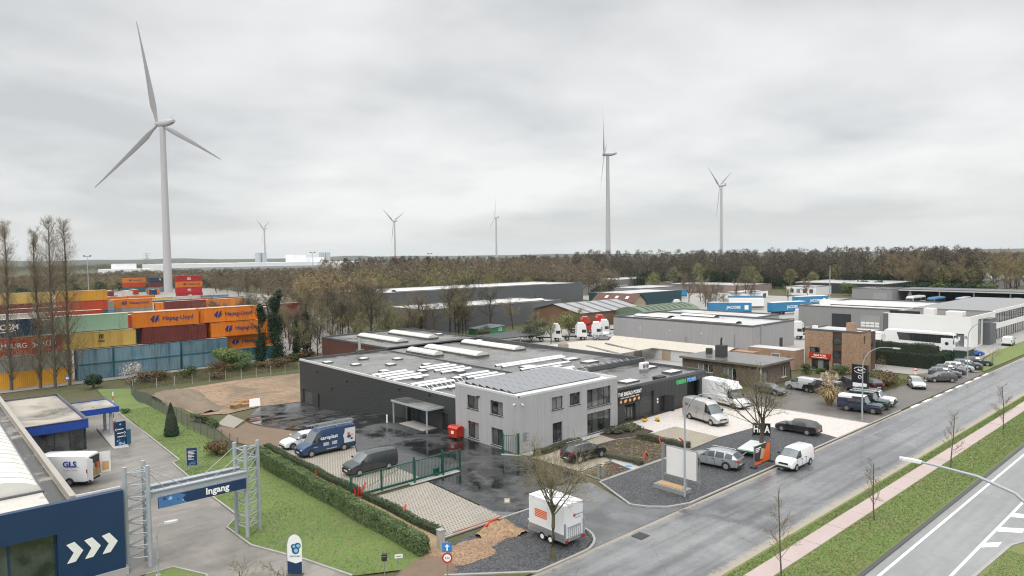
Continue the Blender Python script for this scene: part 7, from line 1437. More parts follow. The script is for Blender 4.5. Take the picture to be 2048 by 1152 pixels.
container('dark teal container on the ground beyond the blue ones', 52.4, Y1 + 1.5, Z0, 'teal'); container('orange lettered container in the second layer beside blue ones', 50.6, Y1 + 2.2, Z0 + HC_, 'orange', 12.19, 'hapag')
container('rust red lettered container in the third layer behind the poplars', 10.0, Y1 + .8, Z0 + 2 * HC_, 'rust', 12.19, 'hsud'); container('yellow container with black mark in the third layer', 22.3, Y1 + .9, Z0 + 2 * HC_, 'yellow', 12.19, 'msc'); container('oxblood red plain container under the orange one in the third layer', 35.6, Y1 + .5, Z0 + 2 * HC_, 'red'); container('orange lettered container in the third layer at the right', 48.9, Y1 + 1.2, Z0 + 2 * HC_, 'orange', 12.19, 'hapag')
container('navy container with large white letters in the top layer', 7.0, Y1 + 1.6, Z0 + 3 * HC_ - .6, 'navy', 12.19, 'cma'); container('mint green plain container in the top layer', 21.2, Y1 + 1.9, Z0 + 3 * HC_, 'mint'); container('orange lettered container in the middle of the top layer', 34.2, Y1 + .6, Z0 + 3 * HC_, 'orange', 12.19, 'hapag'); container('orange lettered container at the right end of the top layer', 46.9, Y1 + 1.6, Z0 + 3 * HC_, 'orange', 12.19, 'hapag')
# rows behind
bk_ = [('orange container roof just behind the top orange ones', 35, 153.6, 3, 'orange'), ('oxblood container roof behind the right orange one', 47.6, 153.8, 3, 'red'), ('orange container in the rear row over the yard, lettered', 51, 252, 2.4, 'orange', 12.19, 'hapag'), ('oxblood container with white 45 in the rear row', 38, 246, 2.4, 'red', 6.06, '45'), ('grey container with green letters in the rear row', 45, 249, 2.3, 'grey', 6.06, 'KV'), ('dark red container with white marks behind the poplars', 20, 215, 2.6, 'red', 12.19, 'acl'), ('yellow container high behind the poplars', 19, 224, 3.9, 'yellow'), ('amber orange container high behind the poplars', 32.2, 224, 3.9, 'amber'), ('rust container at the far left edge behind poplars', 5.6, 222, 3.9, 'rust'),
 ('orange lettered container far off left of the turbine foot', 102, 470, 3.0, 'orange', 12.19, 'hapag'), ('navy container with white V beside the turbine foot', 114.5, 462, 3.0, 'navy', 12.19, 'V'), ('small orange container in front of the navy one', 106, 430, 1.0, 'orange', 6.06), ('red container roof row beyond the orange tops', 63, 236, 2.2, 'red'), ('orange container roof row beyond the orange tops', 75.4, 236, 2.2, 'orange'), ('pinkish container roof next to the orange roof row', 87.8, 236, 2.2, 'white')]
for a in bk_:
    lb, x_, y_, ly, col = a[:5]; container(lb, x_, y_, Z0 + HC_ * ly, col, a[5] if len(a) > 5 else 12.19, a[6] if len(a) > 6 else None, group='containers deeper in the yard')
    for q in range(1, 1 + min(3, int(ly))):
        cc_ = ('red', 'blue', 'grey', 'rust', 'teal')[(q + int(x_)) % 5]
        container('%s container %s below the %s' % (cc_, ('first', 'second', 'third')[q - 1], ' '.join(lb.split()[:7])), x_ + rnd.uniform(-.1, .1), y_ + .05, Z0 + HC_ * (ly - q), cc_, a[5] if len(a) > 5 else 12.19, None, 1, False, 'plain containers under others in the yard')
for k, (col, br) in enumerate((('crim', None), ('crim', 'acl'), ('crim', 'acl'), ('orange', 'hapag'), ('crim', 'acl'))):
    container(('crimson container lowest of the stack right of the turbine', 'crimson lettered container second from the ground right of the turbine', 'crimson lettered container below the orange one right of the turbine', 'orange lettered container between crimson ones right of the turbine', 'crimson lettered container topping the stack right of the turbine')[k], 102.6 + (.3 if k % 2 else 0), 365, Z0 + HC_ * k, col, 12.19, br, group='stack right of the turbine')
cols = ['red', 'teal', 'white', 'grey', 'rust', 'blue', 'navy']
for k in range(14):
    o = container('%s container seen by its end, number %d from the left in the far rows' % (cols[k % 7], k + 1), 62 + 3.6 * k, 415 + (k % 3) * 9, Z0 + (HC_ if k % 2 else 0), cols[k % 7], 12.19 if k % 2 else 6.06, None, 1, False, 'far end-on containers'); o.rotation_euler = (0, 0, PI / 2)
ORD = ('first', 'second', 'third', 'fourth', 'fifth', 'sixth', 'seventh', 'eighth')
cr_ = random.Random(6); RC_ = ['red', 'rust', 'orange', 'yellow', 'grey', 'blue', 'white', 'teal', 'navy', 'crim', 'red', 'orange']
for row, (yy, zt, xa, nn) in enumerate(((166, 5.2, -6, 6), (186, 4.4, -2, 7), (204, 4.3, 2, 3), (270, 1.6, 6, 8), (296, 1.0, 10, 8), (330, .4, 16, 8), (372, -.4, 20, 6))):
    for k in range(nn):
        for ly in range(2):
            cc_ = cr_.choice(RC_); container('%s %s container, %s from the left in yard row %s' % ('upper' if ly == 0 else 'lower', cc_.replace('crim', 'crimson'), ORD[k], ORD[row]), xa + 12.5 * k + cr_.uniform(-.1, .1), yy + cr_.uniform(0, .4), zt - HC_ * ly, cc_, 12.19, None, 1, False, 'rows of containers in the yard')

# ------------------------------------------------------------------ wind turbines
TWM = mat('turbine_white', (.44, .435, .445), .4, var=.04, vs=.05)
def turbine(label, x_, y_, z_, hub, bl, yaw, rot, rt_=1.3, rb=2.2, red=False, cooler=False):
    """tower, nacelle, hub, three blades; yaw = direction the rotor faces"""
    o = T('wind_turbine', label, 'wind turbine', (x_, y_, z_), yaw, 'wind turbines')
    b = MB(); n = 24; prof = [(rb + (rt_ - rb) * (k / 10) ** .9, (hub - 2.0) * k / 10) for k in range(11)]; b.lathe((0, 0, 0), prof, n); b.obj('tower', TWM, o, True, 60)
    b = MB(); b.box(rb * .9, -.6, 0, rb + .15, .6, 3); b.obj('door', mat('turbine_door', (.3, .3, .3), .5), o)
    for k in range(1, 4): b = MB(); h_ = (hub - 2) * k / 4; r_ = rb + (rt_ - rb) * (k / 4) ** .9; b.lathe((0, 0, h_), [(r_ + .03, 0), (r_ + .03, .25)], n); b.obj('flange', mat('turbine_joint', (.5, .5, .5), .5), o)
    if red: b = MB(); b.lathe((0, 0, hub * .16), [(rb * .95 + .08, 0), (rb * .93 + .08, 6)], n); b.obj('red_band', RED, o)
    b = MB(); st = [(2.6, 1.5, 1.5, 0), (1.5, 1.7, 1.9, 0), (-3, 1.8, 2.0, .1), (-6.5, 1.6, 1.6, .5), (-9.2, 1.3, .9, 1.0)]
    s_ = bl / 60
    for i, (xx, w_, h_, up_) in enumerate(st):
        for k in range(12):
            t_ = 2 * PI * k / 12; e_ = .6; cx2 = math.copysign(abs(math.cos(t_)) ** e_, math.cos(t_)); sz2 = math.copysign(abs(math.sin(t_)) ** e_, math.sin(t_)); b.v.append((xx * s_, cx2 * w_ * s_, hub + (sz2 * h_ + up_) * s_))
    for i in range(len(st) - 1):
        for k in range(12): b.f.append((i * 12 + k, i * 12 + (k + 1) % 12, (i + 1) * 12 + (k + 1) % 12, (i + 1) * 12 + k))
    b.f.append(tuple(range(12))); b.f.append(tuple(reversed(range(48, 60)))); na = b.obj('nacelle', TWM, o, True, 40)
    b = MB(); b.tube((-7.5 * s_, .5, hub + 2 * s_), (-7.5 * s_, .5, hub + 4.2 * s_), .08, n=5); b.tube((-7.5 * s_, -.5, hub + 2 * s_), (-7.5 * s_, -.5, hub + 4.2 * s_), .08, n=5); b.tube((-7.5 * s_, -.5, hub + 4.0 * s_), (-7.5 * s_, .5, hub + 4.0 * s_), .08, n=5); b.obj('wind_vane', GALV, na)
    if cooler: b = MB(); b.box(-8.5 * s_, -1.6 * s_, hub + 2 * s_, -6.5 * s_, 1.6 * s_, hub + 4.2 * s_); b.obj('cooler', TWM, na)
    hx_ = 3.6 * s_; b = MB(); b.lathe((hx_ - 1.2 * s_, 0, hub), [(1.6 * s_, 0), (1.7 * s_, 1.2 * s_), (1.4 * s_, 2.4 * s_), (.6 * s_, 3.1 * s_), (.05, 3.25 * s_)], 16, 'x'); hb_ = b.obj('hub', TWM, o, True, 50)
    for q in range(3):
        a = rot + 2 * PI * q / 3; d = Vector((0, math.sin(a), math.cos(a))); c_ = Vector((0, math.cos(a), -math.sin(a))); ax = Vector((1, 0, 0)); b = MB(); N_ = 12; m_ = 10
        for i in range(N_ + 1):
            f_ = i / N_; r_ = .02 + f_ * .98; ch = (.030 + .042 * S(f_, .02, .2)) * (1 - .88 * max(0, (f_ - .2) / .8) ** .9) * bl; th = max(.18 * (1 - f_), .05) * ch + (.5 * ch if f_ < .08 else 0) * .4; tw = rad(16 * (1 - f_) ** 2 + 2); pre = .03 * bl * f_ ** 2 
            for k in range(m_):
                t_ = 2 * PI * k / m_; u_, v_ = (math.cos(t_) * .5 + .18) * ch, math.sin(t_) * th * .5 * (1 if f_ > .08 else 1.6)
                p = d * (r_ * bl) + c_ * (u_ * math.cos(tw) - v_ * math.sin(tw)) + ax * (hx_ + pre + u_ * math.sin(tw) + v_ * math.cos(tw)); b.v.append((p.x - .09 * p.z, p.y, hub + p.z))
        for i in range(N_):
            for k in range(m_): b.f.append((i * m_ + k, i * m_ + (k + 1) % m_, (i + 1) * m_ + (k + 1) % m_, (i + 1) * m_ + k))
        b.f.append(tuple(reversed(range(m_)))); b.f.append(tuple(range(N_ * m_, N_ * m_ + m_))); b.obj('blade', TWM, o, True, 60)
    return o
turbine('largest white wind turbine, its foot among the containers', 122.4, 452, -2.6, 105, 58, rad(120), rad(16), 1.6, 2.5)
turbine('tall wind turbine with its rotor seen almost edge-on over the wood', 490, 412, 0, 112, 54, rad(127), rad(53), 1.45, 2.6)
turbine('wind turbine with a boxy cooler, rightmost over the wood', 789, 475, 0, 106, 41, rad(97), rad(60), 1.3, 2.2, cooler=True)
turbine('small distant wind turbine with a red band over the white factory', 746, 1840, 0, 101, 50, rad(134), rad(60), 1.6, 2.6, True)
turbine('distant wind turbine with red band left of the middle', 896, 1421, 0, 106, 52, rad(112), rad(58), 1.5, 2.5, True)
turbine('distant wind turbine with one blade straight up, nearest the middle', 1022, 1191, 0, 107, 48, rad(127), rad(2), 1.5, 2.5, cooler=True)
# ------------------------------------------------------------------ vegetation
def m_bark(name, c_, v=.3):
    return mat(name, c_, .85, var=v, vs=2.5, fine=.2, fs=18, spec=.2)
def m_leaf(name, a, c2):
    t = NT(name); oi = t.n('ShaderNodeObjectInfo').outputs['Random']; n1 = t.noise(.9, 4, .6); n2 = t.noise(7, 3, .6)
    c_ = t.mix(t.ramp(t.ma('ADD', t.ma('MULTIPLY', n1, .6), t.ma('MULTIPLY', n2, .4)), .38, .62), a, c2); c_ = t.scale(c_, t.ma('MULTIPLY_ADD', oi, .3, .85))
    return t.fin(c_, .7, 0, .3)
BK_GREY = m_bark('grey_bark', (.105, .09, .072)); BK_GREEN = m_bark('mossy_bark', (.115, .105, .06)); BK_DARK = m_bark('dark_bark', (.055, .045, .036))
TW_GREEN = m_leaf('olive_twigs', (.21, .185, .10), (.155, .135, .08)); TW_BROWN = m_leaf('brown_twigs', (.19, .15, .098), (.135, .112, .074)); TW_DARK = m_leaf('dark_twigs', (.095, .078, .055), (.066, .056, .042)); TW_GOLD = m_leaf('golden_twigs', (.27, .205, .115), (.19, .15, .085)); TW_BUD = m_leaf('budding_twigs', (.20, .19, .085), (.14, .14, .06)); TW_RED = m_leaf('reddish_twigs', (.22, .155, .10), (.16, .12, .08))
LF_IVY = m_leaf('ivy_leaves', (.075, .12, .042), (.145, .205, .08)); LF_DARK = m_leaf('evergreen_leaves', (.012, .034, .016), (.024, .052, .022)); LF_DARK2 = m_leaf('box_leaves', (.035, .065, .028), (.06, .095, .04)); LF_MID = m_leaf('shrub_leaves', (.05, .085, .025), (.085, .115, .035)); LF_LITE = m_leaf('fresh_leaves', (.10, .16, .045), (.14, .18, .06)); LF_GREY = m_leaf('grey_green_leaves', (.07, .085, .05), (.105, .11, .07)); LF_STRAW = m_leaf('straw_plumes', (.46, .35, .18), (.33, .24, .11)); LF_BLOS = m_leaf('white_blossom', (.5, .46, .42), (.35, .3, .27)); LF_BRAM = m_leaf('bramble_brown', (.15, .085, .045), (.10, .085, .035))

def vrand(g): return Vector((g.gauss(0, 1), g.gauss(0, 1), g.gauss(0, 1)))
def grow(Tm, Cm, g, p, d, Lg, r, lv, P):
    segs = (5, 4, 3, 2, 2)[min(lv, 4)]; pts = [p.copy()]; rr = [r]; dirs = []
    for s_ in range(segs):
        d = (d + vrand(g) * P['wob'] * (1 if lv else .35) + Vector((0, 0, P['trop'])) * (1 if lv else 0)).normalized(); p = p + d * (Lg / segs); pts.append(p.copy()); rr.append(max(r * (1 - (.45 if lv == 0 else .7) * (s_ + 1) / segs), .006)); dirs.append(d)
    (Tm if lv <= P.get('tl', 1) else Cm).path(pts, rr, (8, 5, 4, 3, 3)[min(lv, 4)])
    if lv >= P['lv']: return
    n = P['n'][lv]
    for k in range(n):
        t_ = P['from'][lv] + (1 - P['from'][lv]) * (k + g.random()) / n; i = min(int(t_ * segs), segs - 1); q = pts[i].lerp(pts[i + 1], t_ * segs - i)
        ax = dirs[i]; sd_ = ax.cross(vrand(g)).normalized(); a = rad(g.gauss(P['ang'][lv], 9)); nd = (ax * math.cos(a) + sd_ * math.sin(a)).normalized()
        grow(Tm, Cm, g, q, nd, Lg * P['len'][lv] * g.uniform(.7, 1.15) * (1 - P.get('cone', .25) * t_), max(rr[i] * P['rad'][lv], P.get('rm', .008)), lv + 1, P)
def branch_tree(name, label, cat, at, rz, seed, Lg, r, P, bark, twig, group=None):
    g = random.Random(seed); Tm, Cm = MB(), MB(); grow(Tm, Cm, g, Vector((0, 0, -.1)), Vector((g.gauss(0, .03), g.gauss(0, .03), 1)).normalized(), Lg, r, 0, P)
    o = T(name, label, cat, at, rz, group); Tm.obj('trunk', bark, o, True, 70); Cm.obj('crown', twig, o); return o
P_ROAD = dict(wob=.13, trop=.065, rm=.008, lv=4, n=(10, 8, 6, 5), ang=(32, 40, 42, 42), len=(1.4, .6, .55, .55), rad=(.46, .5, .5, .6), **{'from': (.72, .25, .2, .2)})
branch_tree('street_tree', 'bare branching tree in black gravel overlapping the white box trailer', 'tree', (31.3, 31.15, .05), 0, 21, 3.6, .17, P_ROAD, BK_GREEN, TW_GREEN, 'roadside trees')
P2 = dict(P_ROAD); P2['n'] = (10, 8, 6, 5); P2['from'] = (.45, .25, .2, .2); P2['len'] = (2.2, .5, .5, .5); P2['ang'] = (36, 36, 40, 40); P2['rad'] = (.4, .5, .5, .6)
branch_tree('street_tree', 'bare spreading tree in black gravel behind the orange banner', 'tree', (64.3, 34.2, .05), 0, 5, 3.5, .25, P2, BK_GREY, TW_GREEN, 'roadside trees')
P3 = dict(wob=.10, trop=.07, lv=3, n=(17, 7, 5), ang=(48, 42, 42), len=(.42, .48, .5), rad=(.38, .5, .6), cone=.7, tl=0, **{'from': (.24, .2, .15)})
for k, (x_, y_, h_, lb) in enumerate(((38.9, 19.3, 5.4, 'young bare tree on the grass strip, the one nearest the camera'), (53.2, 19.25, 4.4, 'young bare tree on the grass strip, second along the pink path'), (70.6, 19.1, 5.3, 'young bare tree on the grass strip, third along the pink path'), (88.2, 19.0, 5.4, 'young bare tree on the grass strip, fourth along the pink path'), (106.5, 19.0, 5.0, 'young bare tree on the grass strip, fifth along the pink path'))): branch_tree('young_tree', lb, 'tree', (x_, y_, .03), k, 40 + k, h_, .055, P3, BK_GREY, TW_BROWN if k % 2 else TW_RED, 'young trees along the path')
P4 = dict(wob=.12, trop=.04, lv=3, n=(7, 6, 5), ang=(45, 45, 45), len=(.8, .55, .5), rad=(.5, .5, .6), tl=0, **{'from': (.1, .2, .15)})
for k, (x_, y_, h_, lb, tw) in enumerate(((14.2, 40.2, 1.7, 'bare thorny shrub in front of the driveway banner', TW_GREEN), (46.2, 48.6, 1.4, 'bare twiggy shrub at the corner of the grey office', TW_GREEN), (16.0, 39.0, 1.5, 'second bare thorny shrub beside the driveway', TW_GREEN), (58.9, 46.4, 1.3, 'yellow-green budding shrub in the office bed', TW_BUD), (118.2, 42.9, 2.2, 'reddish bare shrub at the brick office corner', TW_RED), (139.8, 31.9, 2.6, 'small bare tree beside the last parked cars', TW_BROWN))): branch_tree('shrub', lb, 'shrub', (x_, y_, .05), k, 70 + k, h_, .035, P4, BK_GREY, tw, 'bare shrubs')

# leafy things: many small leaf faces over a dark core
def leaf(b, p, n_, s_, g):
    a = n_.cross(vrand(g)).normalized(); c_ = n_.cross(a).normalized(); l = s_ * g.uniform(.7, 1.3); w_ = l * .55; o = len(b.v)
    b.v += [tuple(p - a * l * .5), tuple(p + c_ * w_ * .5 + n_ * l * .08), tuple(p + a * l * .5), tuple(p - c_ * w_ * .5 + n_ * l * .08)]; b.f.append((o, o + 1, o + 2, o + 3))
def box_hedge(name, label, x0_, y0_, x1_, y1_, h_, mt, n, s_, seed, wave=.12, group=None, taper=0, core=None, kind=None, cat='hedge'):
    g = random.Random(seed); o = T(name, label, cat, ((x0_ + x1_) / 2, (y0_ + y1_) / 2, 0), W=True, group=group); b = MB()
    al = (y1_ - y0_) > (x1_ - x0_); L_ = (y1_ - y0_) if al else (x1_ - x0_); W_ = (x1_ - x0_) if al else (y1_ - y0_); k = max(4, int(L_ / .5)); ph = [g.uniform(0, 6) for _ in range(4)]
    hh = lambda u_: (h_ + taper * u_ / L_) * (1 + wave * (.5 * math.sin(u_ * 1.1 + ph[0]) + .35 * math.sin(u_ * 2.7 + ph[1]))); off = lambda u_: wave * .8 * math.sin(u_ * .8 + ph[2])
    def XYZ(u_, v_, z_):
        x_, y_ = (x0_ + v_, y0_ + u_) if al else (x0_ + u_, y0_ + v_); return Vector((x_, y_, gz(x_, y_) + z_))
    c_ = MB(); ins = s_ * .6
    for i in range(k):
        ua, ub = L_ * i / k, L_ * (i + 1) / k
        for q in (((ins, 0), (ins, 1)), ((ins, 1), (W_ - ins, 1)), ((W_ - ins, 1), (W_ - ins, 0))): c_.quad(*[XYZ(u_, v_ + off(u_), 0.0 if not t_ else hh(u_) - ins) for u_, (v_, t_) in ((ua, q[0]), (ub, q[0]), (ub, q[1]), (ua, q[1]))])
    for u_ in (ins, L_ - ins): c_.quad(*[XYZ(u_, v_ + off(u_), z_) for v_, z_ in ((ins, 0), (W_ - ins, 0), (W_ - ins, hh(u_) - ins), (ins, hh(u_) - ins))])
    c_.obj('core', core or BK_DARK, o)
    per = [(2 * h_ + W_) * L_, h_ * W_]
    for _ in range(n):
        if g.random() < per[0] / (per[0] + 2 * per[1]):
            u_ = g.uniform(0, L_); t_ = g.uniform(0, 2 * h_ + W_); H_ = hh(u_)
            if t_ < h_: v_, z_, nn = 0, H_ * t_ / h_, Vector((-1, 0, .3))
            elif t_ < h_ + W_: v_, z_, nn = t_ - h_, H_, Vector((0, 0, 1))
            else: v_, z_, nn = W_, H_ * (t_ - h_ - W_) / h_, Vector((1, 0, .3))
            if not al: nn = Vector((0, nn.x, nn.z))
        else:
            e_ = g.random() < .5; u_ = 0 if e_ else L_; v_ = g.uniform(0, W_); z_ = g.uniform(0, h_); nn = Vector((0, -1 if e_ else 1, .3)) if al else Vector((-1 if e_ else 1, 0, .3))
        p = XYZ(u_, v_ + off(u_), z_) + vrand(g) * s_ * .3; leaf(b, p, (nn.normalized() + vrand(g) * .45).normalized(), s_, g)
    b.obj('foliage', mt, o); return o
box_hedge('ivy_hedge', 'thick ivy-clad hedge bordering the lawn beside the paver lots', 25.05, 37.4, 25.85, 66.0, 1.15, LF_IVY, 28000, .15, 1, .07, taper=.4)
box_hedge('low_hedge', 'low dark hedge strip between sand and the upper paver lot', 27.75, 50.9, 28.35, 70.3, .5, LF_DARK2, 6000, .13, 2, .1); box_hedge('low_hedge', 'low dark hedge strip between sand and the lower paver lot', 27.8, 39.3, 28.4, 49.9, .5, LF_DARK2, 3600, .13, 3, .1)
box_hedge('clipped_hedge', 'tall clipped dark hedge facing the parked cars', 128.3, 36.6, 129.9, 47.0, 2.4, LF_DARK, 7000, .2, 4, .04); box_hedge('clipped_hedge', 'clipped dark hedge running from the corner towards the totem sign', 130.0, 36.5, 136, 37.9, 2.5, LF_DARK, 4500, .2, 5, .04); box_hedge('clipped_hedge', 'dark hedge behind the clipped one in front of the coach', 138.5, 40, 140, 52, 2.7, LF_DARK, 7000, .2, 6, .04)
box_hedge('low_hedge', 'grey-green shrub strip at the foot of the grey office', 46.5, 48.4, 53.2, 49.0, .55, LF_GREY, 3000, .12, 7, .2); box_hedge('low_hedge', 'low green hedge between the mulch bed and concrete path', 51.0, 39.3, 51.7, 45.0, .45, LF_GREY, 2200, .11, 8, .15); box_hedge('low_hedge', 'row of green shrubs between mulch bed and tan pavers', 58.9, 39.5, 59.7, 45.6, .6, LF_GREY, 2400, .12, 9, .3)
box_hedge('low_hedge', 'weedy green strip beside the concrete pad on the slope', 27.1, 83.4, 27.8, 92, .6, LF_MID, 1500, .2, 11, .4)
def blob(name, label, at, rx, ry, rz_, mt, n, s_, seed, cat='bush', group=None, stem=True, shell=.55, flat=0, bark=None, clumps=9):
    g = random.Random(seed); z0_ = gz(at[0], at[1]); o = T(name, label, cat, (at[0], at[1], z0_), 0, group); b = MB(); lob = [(Vector((g.uniform(-.55, .55) * rx, g.uniform(-.55, .55) * ry, rz_ * g.uniform(.55, 1.35))), g.uniform(.35, .62)) for _ in range(clumps)]
    for _ in range(n):
        c_, f_ = lob[g.randrange(clumps)]; d = vrand(g).normalized(); q = g.uniform(shell, 1.0); p = c_ + Vector((d.x * rx * f_ * q, d.y * ry * f_ * q, d.z * rz_ * f_ * q))
        if p.z < .05: p.z = g.uniform(.02, .3)
        leaf(b, p, (d + vrand(g) * .5 + Vector((0, 0, .3))).normalized(), s_, g)
    b.obj('foliage', mt, o); st = MB()
    for k in range(5): a = 2 * PI * k / 5; st.path([(0, 0, 0), (math.cos(a) * rx * .25, math.sin(a) * ry * .25, rz_ * .7), (math.cos(a) * rx * .5, math.sin(a) * ry * .5, rz_ * 1.3)], [.05, .035, .015], 4)
    st.obj('stems', bark or BK_DARK, o); return o
blob('bush', 'large light green bush in front of the blue containers', (50.5, 142.5), 4.4, 3.6, 2.7, LF_LITE, 6500, .34, 1); blob('bush', 'dark bush at the foot of the poplars by the fence', (24.8, 139), 1.8, 1.8, 1.6, LF_DARK, 1600, .3, 2); blob('bush', 'olive brown bush on the lawn beside the mesh fence', (23.4, 71.6), 1.6, 1.5, .9, LF_BRAM, 1700, .2, 3); blob('bush', 'small dark shrub on the lawn near the drive-in canopy', (21.8, 102), .7, .7, .4, LF_MID, 400, .18, 4)
blob('blossom_tree', 'small tree in white blossom before the blue containers', (30.8, 138.6), 2.4, 2.2, 2.4, LF_BLOS, 1100, .2, 5, 'tree', shell=.3); blob('bush', 'overgrown brown hedge bush beside the silver hatchback', (108.0, 37.6), 3.4, 2.0, 1.3, LF_BRAM, 2800, .25, 6); blob('bush', 'green and brown overgrown hedge behind the black compact car', (109.2, 41.0), 3.6, 2.0, 1.1, LF_MID, 2600, .25, 7)
for k, (x_, y_, r_, h_, mt, lb) in enumerate(((110.5, 50.8, 1.2, 1.0, LF_MID, 'rounded green shrub at the brick office corner by the columnar conifer'), (112.3, 49.2, .9, .55, LF_MID, 'low round shrub beneath the red office sign'), (113.4, 46.6, 1.6, .8, LF_MID, 'broad green shrub under the brown window strip'), (92.2, 55.2, 1.1, 1.1, LF_MID, 'green shrub against the bungalow windows'), (106, 44.5, .8, .5, LF_LITE, 'small pale green shrub by the brown lot'), (80.9, 49.9, .7, .5, LF_MID, 'small shrub at the end of the black wall'))): blob('shrub', lb, (x_, y_), r_, r_, h_, mt, 1000, .2, 20 + k)
def cone(name, label, at, h_, r_, mt, n, s_, seed):
    g = random.Random(seed); o = T(name, label, 'conifer', (at[0], at[1], gz(*at)), 0, 'clipped conifers'); b = MB()
    for _ in range(n):
        t_ = g.random() ** 1.25; a = g.uniform(0, 2 * PI); rr = r_ * (1 - t_) ** .75 * (.35 + .65 * min(1, t_ * 8 + .6)) * g.uniform(.82, 1.05); d = Vector((math.cos(a), math.sin(a), .5)); leaf(b, Vector((math.cos(a) * rr, math.sin(a) * rr, .1 + t_ * (h_ - .1))), (d + vrand(g) * .4).normalized(), s_, g)
    b.obj('crown', mt, o); b = MB(); b.lathe((0, 0, 0), [(r_ * .6, .1), (r_ * .85, h_ * .2), (r_ * .5, h_ * .65), (.03, h_ * .95)], 10); b.obj('trunk', BK_DARK, o)
cone('clipped_conifer', 'dark clipped cone conifer standing on the lawn', (22.25, 82.9), 3.8, .85, LF_DARK, 4200, .16, 1); cone('clipped_conifer', 'columnar dark conifer at the bungalow end', (104.6, 51.0), 3.4, .5, LF_DARK, 1300, .18, 2)
# pampas grass
o = T('pampas_grass', 'tall straw-coloured pampas grass beside the black van', 'grass clump', (90.0, 38.3, .04)); o.scale = (1.35, 1.35, 1.3); g = random.Random(4); b = MB(); pl = MB()
for k in range(420):
    a = g.uniform(0, 2 * PI); l = g.uniform(1.0, 2.1); sp_ = g.uniform(.25, 1.3); p0 = Vector((math.cos(a) * .2, math.sin(a) * .2, 0)); p1 = p0 + Vector((math.cos(a) * sp_ * .5, math.sin(a) * sp_ * .5, l * .85)); p2 = p0 + Vector((math.cos(a) * sp_ * 1.2, math.sin(a) * sp_ * 1.2, l * g.uniform(.45, .95))); w_ = Vector((-math.sin(a), math.cos(a), 0)) * .025; i = len(b.v); b.v += [tuple(p0 - w_), tuple(p0 + w_), tuple(p1 + w_), tuple(p1 - w_), tuple(p2)]; b.f += [(i, i + 1, i + 2, i + 3), (i + 3, i + 2, i + 4)]
for k in range(22):
    a = g.uniform(0, 2 * PI); sp_ = g.uniform(0, .8); t_ = Vector((math.cos(a) * sp_, math.sin(a) * sp_, g.uniform(2.2, 3.2))); b.tube((0, 0, .2), tuple(t_), .012, n=3)
    for q in range(26): p = t_ + Vector((g.gauss(0, .06), g.gauss(0, .06), g.uniform(-.5, .15))); leaf(pl, p, vrand(g).normalized(), .2, g)
b.obj('blades', LF_STRAW, o); pl.obj('plumes', m_leaf('pale_plumes', (.55, .46, .36), (.45, .36, .26)), o)

# ------------------------------------------------------------------ poplars and ivy-clad trees
def poplar(label, at, h_, r_, seed):
    g = random.Random(seed); o = T('poplar', label, 'tree', (*at, gz(*at)), 0, 'poplars'); Tm, Cm = MB(), MB(); Tm.path([(0, 0, -.2), (g.uniform(-.2, .2), g.uniform(-.2, .2), h_ * .4), (g.uniform(-.2, .2), 0, h_ * .75), (0, 0, h_ * .98)], [.27, .21, .12, .02], 7)
    for k in range(190):
        t_ = g.uniform(.03, .95) ** .9; z_ = h_ * t_; a = g.uniform(0, 2 * PI); l = h_ * (.18 * (1 - t_) + .045) * g.uniform(.6, 1.1); d = Vector((math.cos(a) * .8 * r_ / 1.6, math.sin(a) * .8 * r_ / 1.6, 1)).normalized(); p = Vector((0, 0, z_)); pts = [p]; 
        for s_ in range(3): d = (d + vrand(g) * .08 + Vector((0, 0, .12))).normalized(); p = p + d * l / 3; pts.append(p)
        m_ = r_ * (.35 + 1.1 * math.sin(PI * min(1, t_ * .92 + .05))); 
        Tm.path(pts, [.05 * (1 - t_) + .015, .03, .018, .006], 3)
        for q in range(30):
            c_ = pts[g.randrange(3)].lerp(pts[3], g.random()) + vrand(g) * .45 * m_ * .5; e_ = c_ + (d + vrand(g) * .38).normalized() * g.uniform(.35, 1.0); w_ = vrand(g).cross(e_ - c_).normalized() * g.uniform(.012, .03); i = len(Cm.v); Cm.v += [tuple(c_ - w_), tuple(c_ + w_), tuple(e_)]; Cm.f.append((i, i + 1, i + 2))
    Tm.obj('trunk', BK_GREY, o); Cm.obj('crown', m_leaf('poplar_twigs', (.27, .22, .14), (.20, .17, .11)), o); return o
poplar('tall bare poplar at the left picture edge before the containers', (13.9, 147.5), 29.6, 1.5, 1); poplar('slimmest bare poplar, second from the left edge', (17.9, 146), 28.4, 1.1, 2); poplar('tallest bare poplar, left of the close pair', (19.9, 144.3), 30.6, 1.7, 3); poplar('tall bare poplar, right of the close pair', (22.3, 145.5), 30.4, 1.7, 5)
P_OAK = dict(wob=.15, trop=.03, lv=3, n=(10, 8, 6), ang=(45, 45, 45), len=(.62, .5, .5), rad=(.5, .5, .5), tl=1, **{'from': (.3, .2, .15)})
def ivy_tree(label, at, h_, ivy_h, seed, r_=1.1, n=3200):
    o = branch_tree('ivy_clad_tree', label, 'tree', (*at, gz(*at)), 0, seed, h_ * .8, .22, dict(P_OAK, n=(11, 7, 5), len=(.32, .5, .5)), BK_DARK, TW_DARK, 'ivy-clad trees'); g = random.Random(seed); b = MB()
    cl = [(Vector((g.gauss(0, .3) * r_ * .6, g.gauss(0, .3) * r_ * .6, ivy_h * g.random() ** 1.1)), 0) for _ in range(26)]
    for _ in range(n):
        c_ = cl[g.randrange(26)][0]; f_ = (1.0 - .55 * c_.z / ivy_h) * r_ * g.uniform(.35, .8); d = vrand(g).normalized(); p = c_ + Vector((d.x * f_, d.y * f_, d.z * f_ * 1.7))
        if p.z > .1: leaf(b, p, (d + vrand(g) * .5).normalized(), .38, g)
    b.obj('ivy', LF_DARK, o)
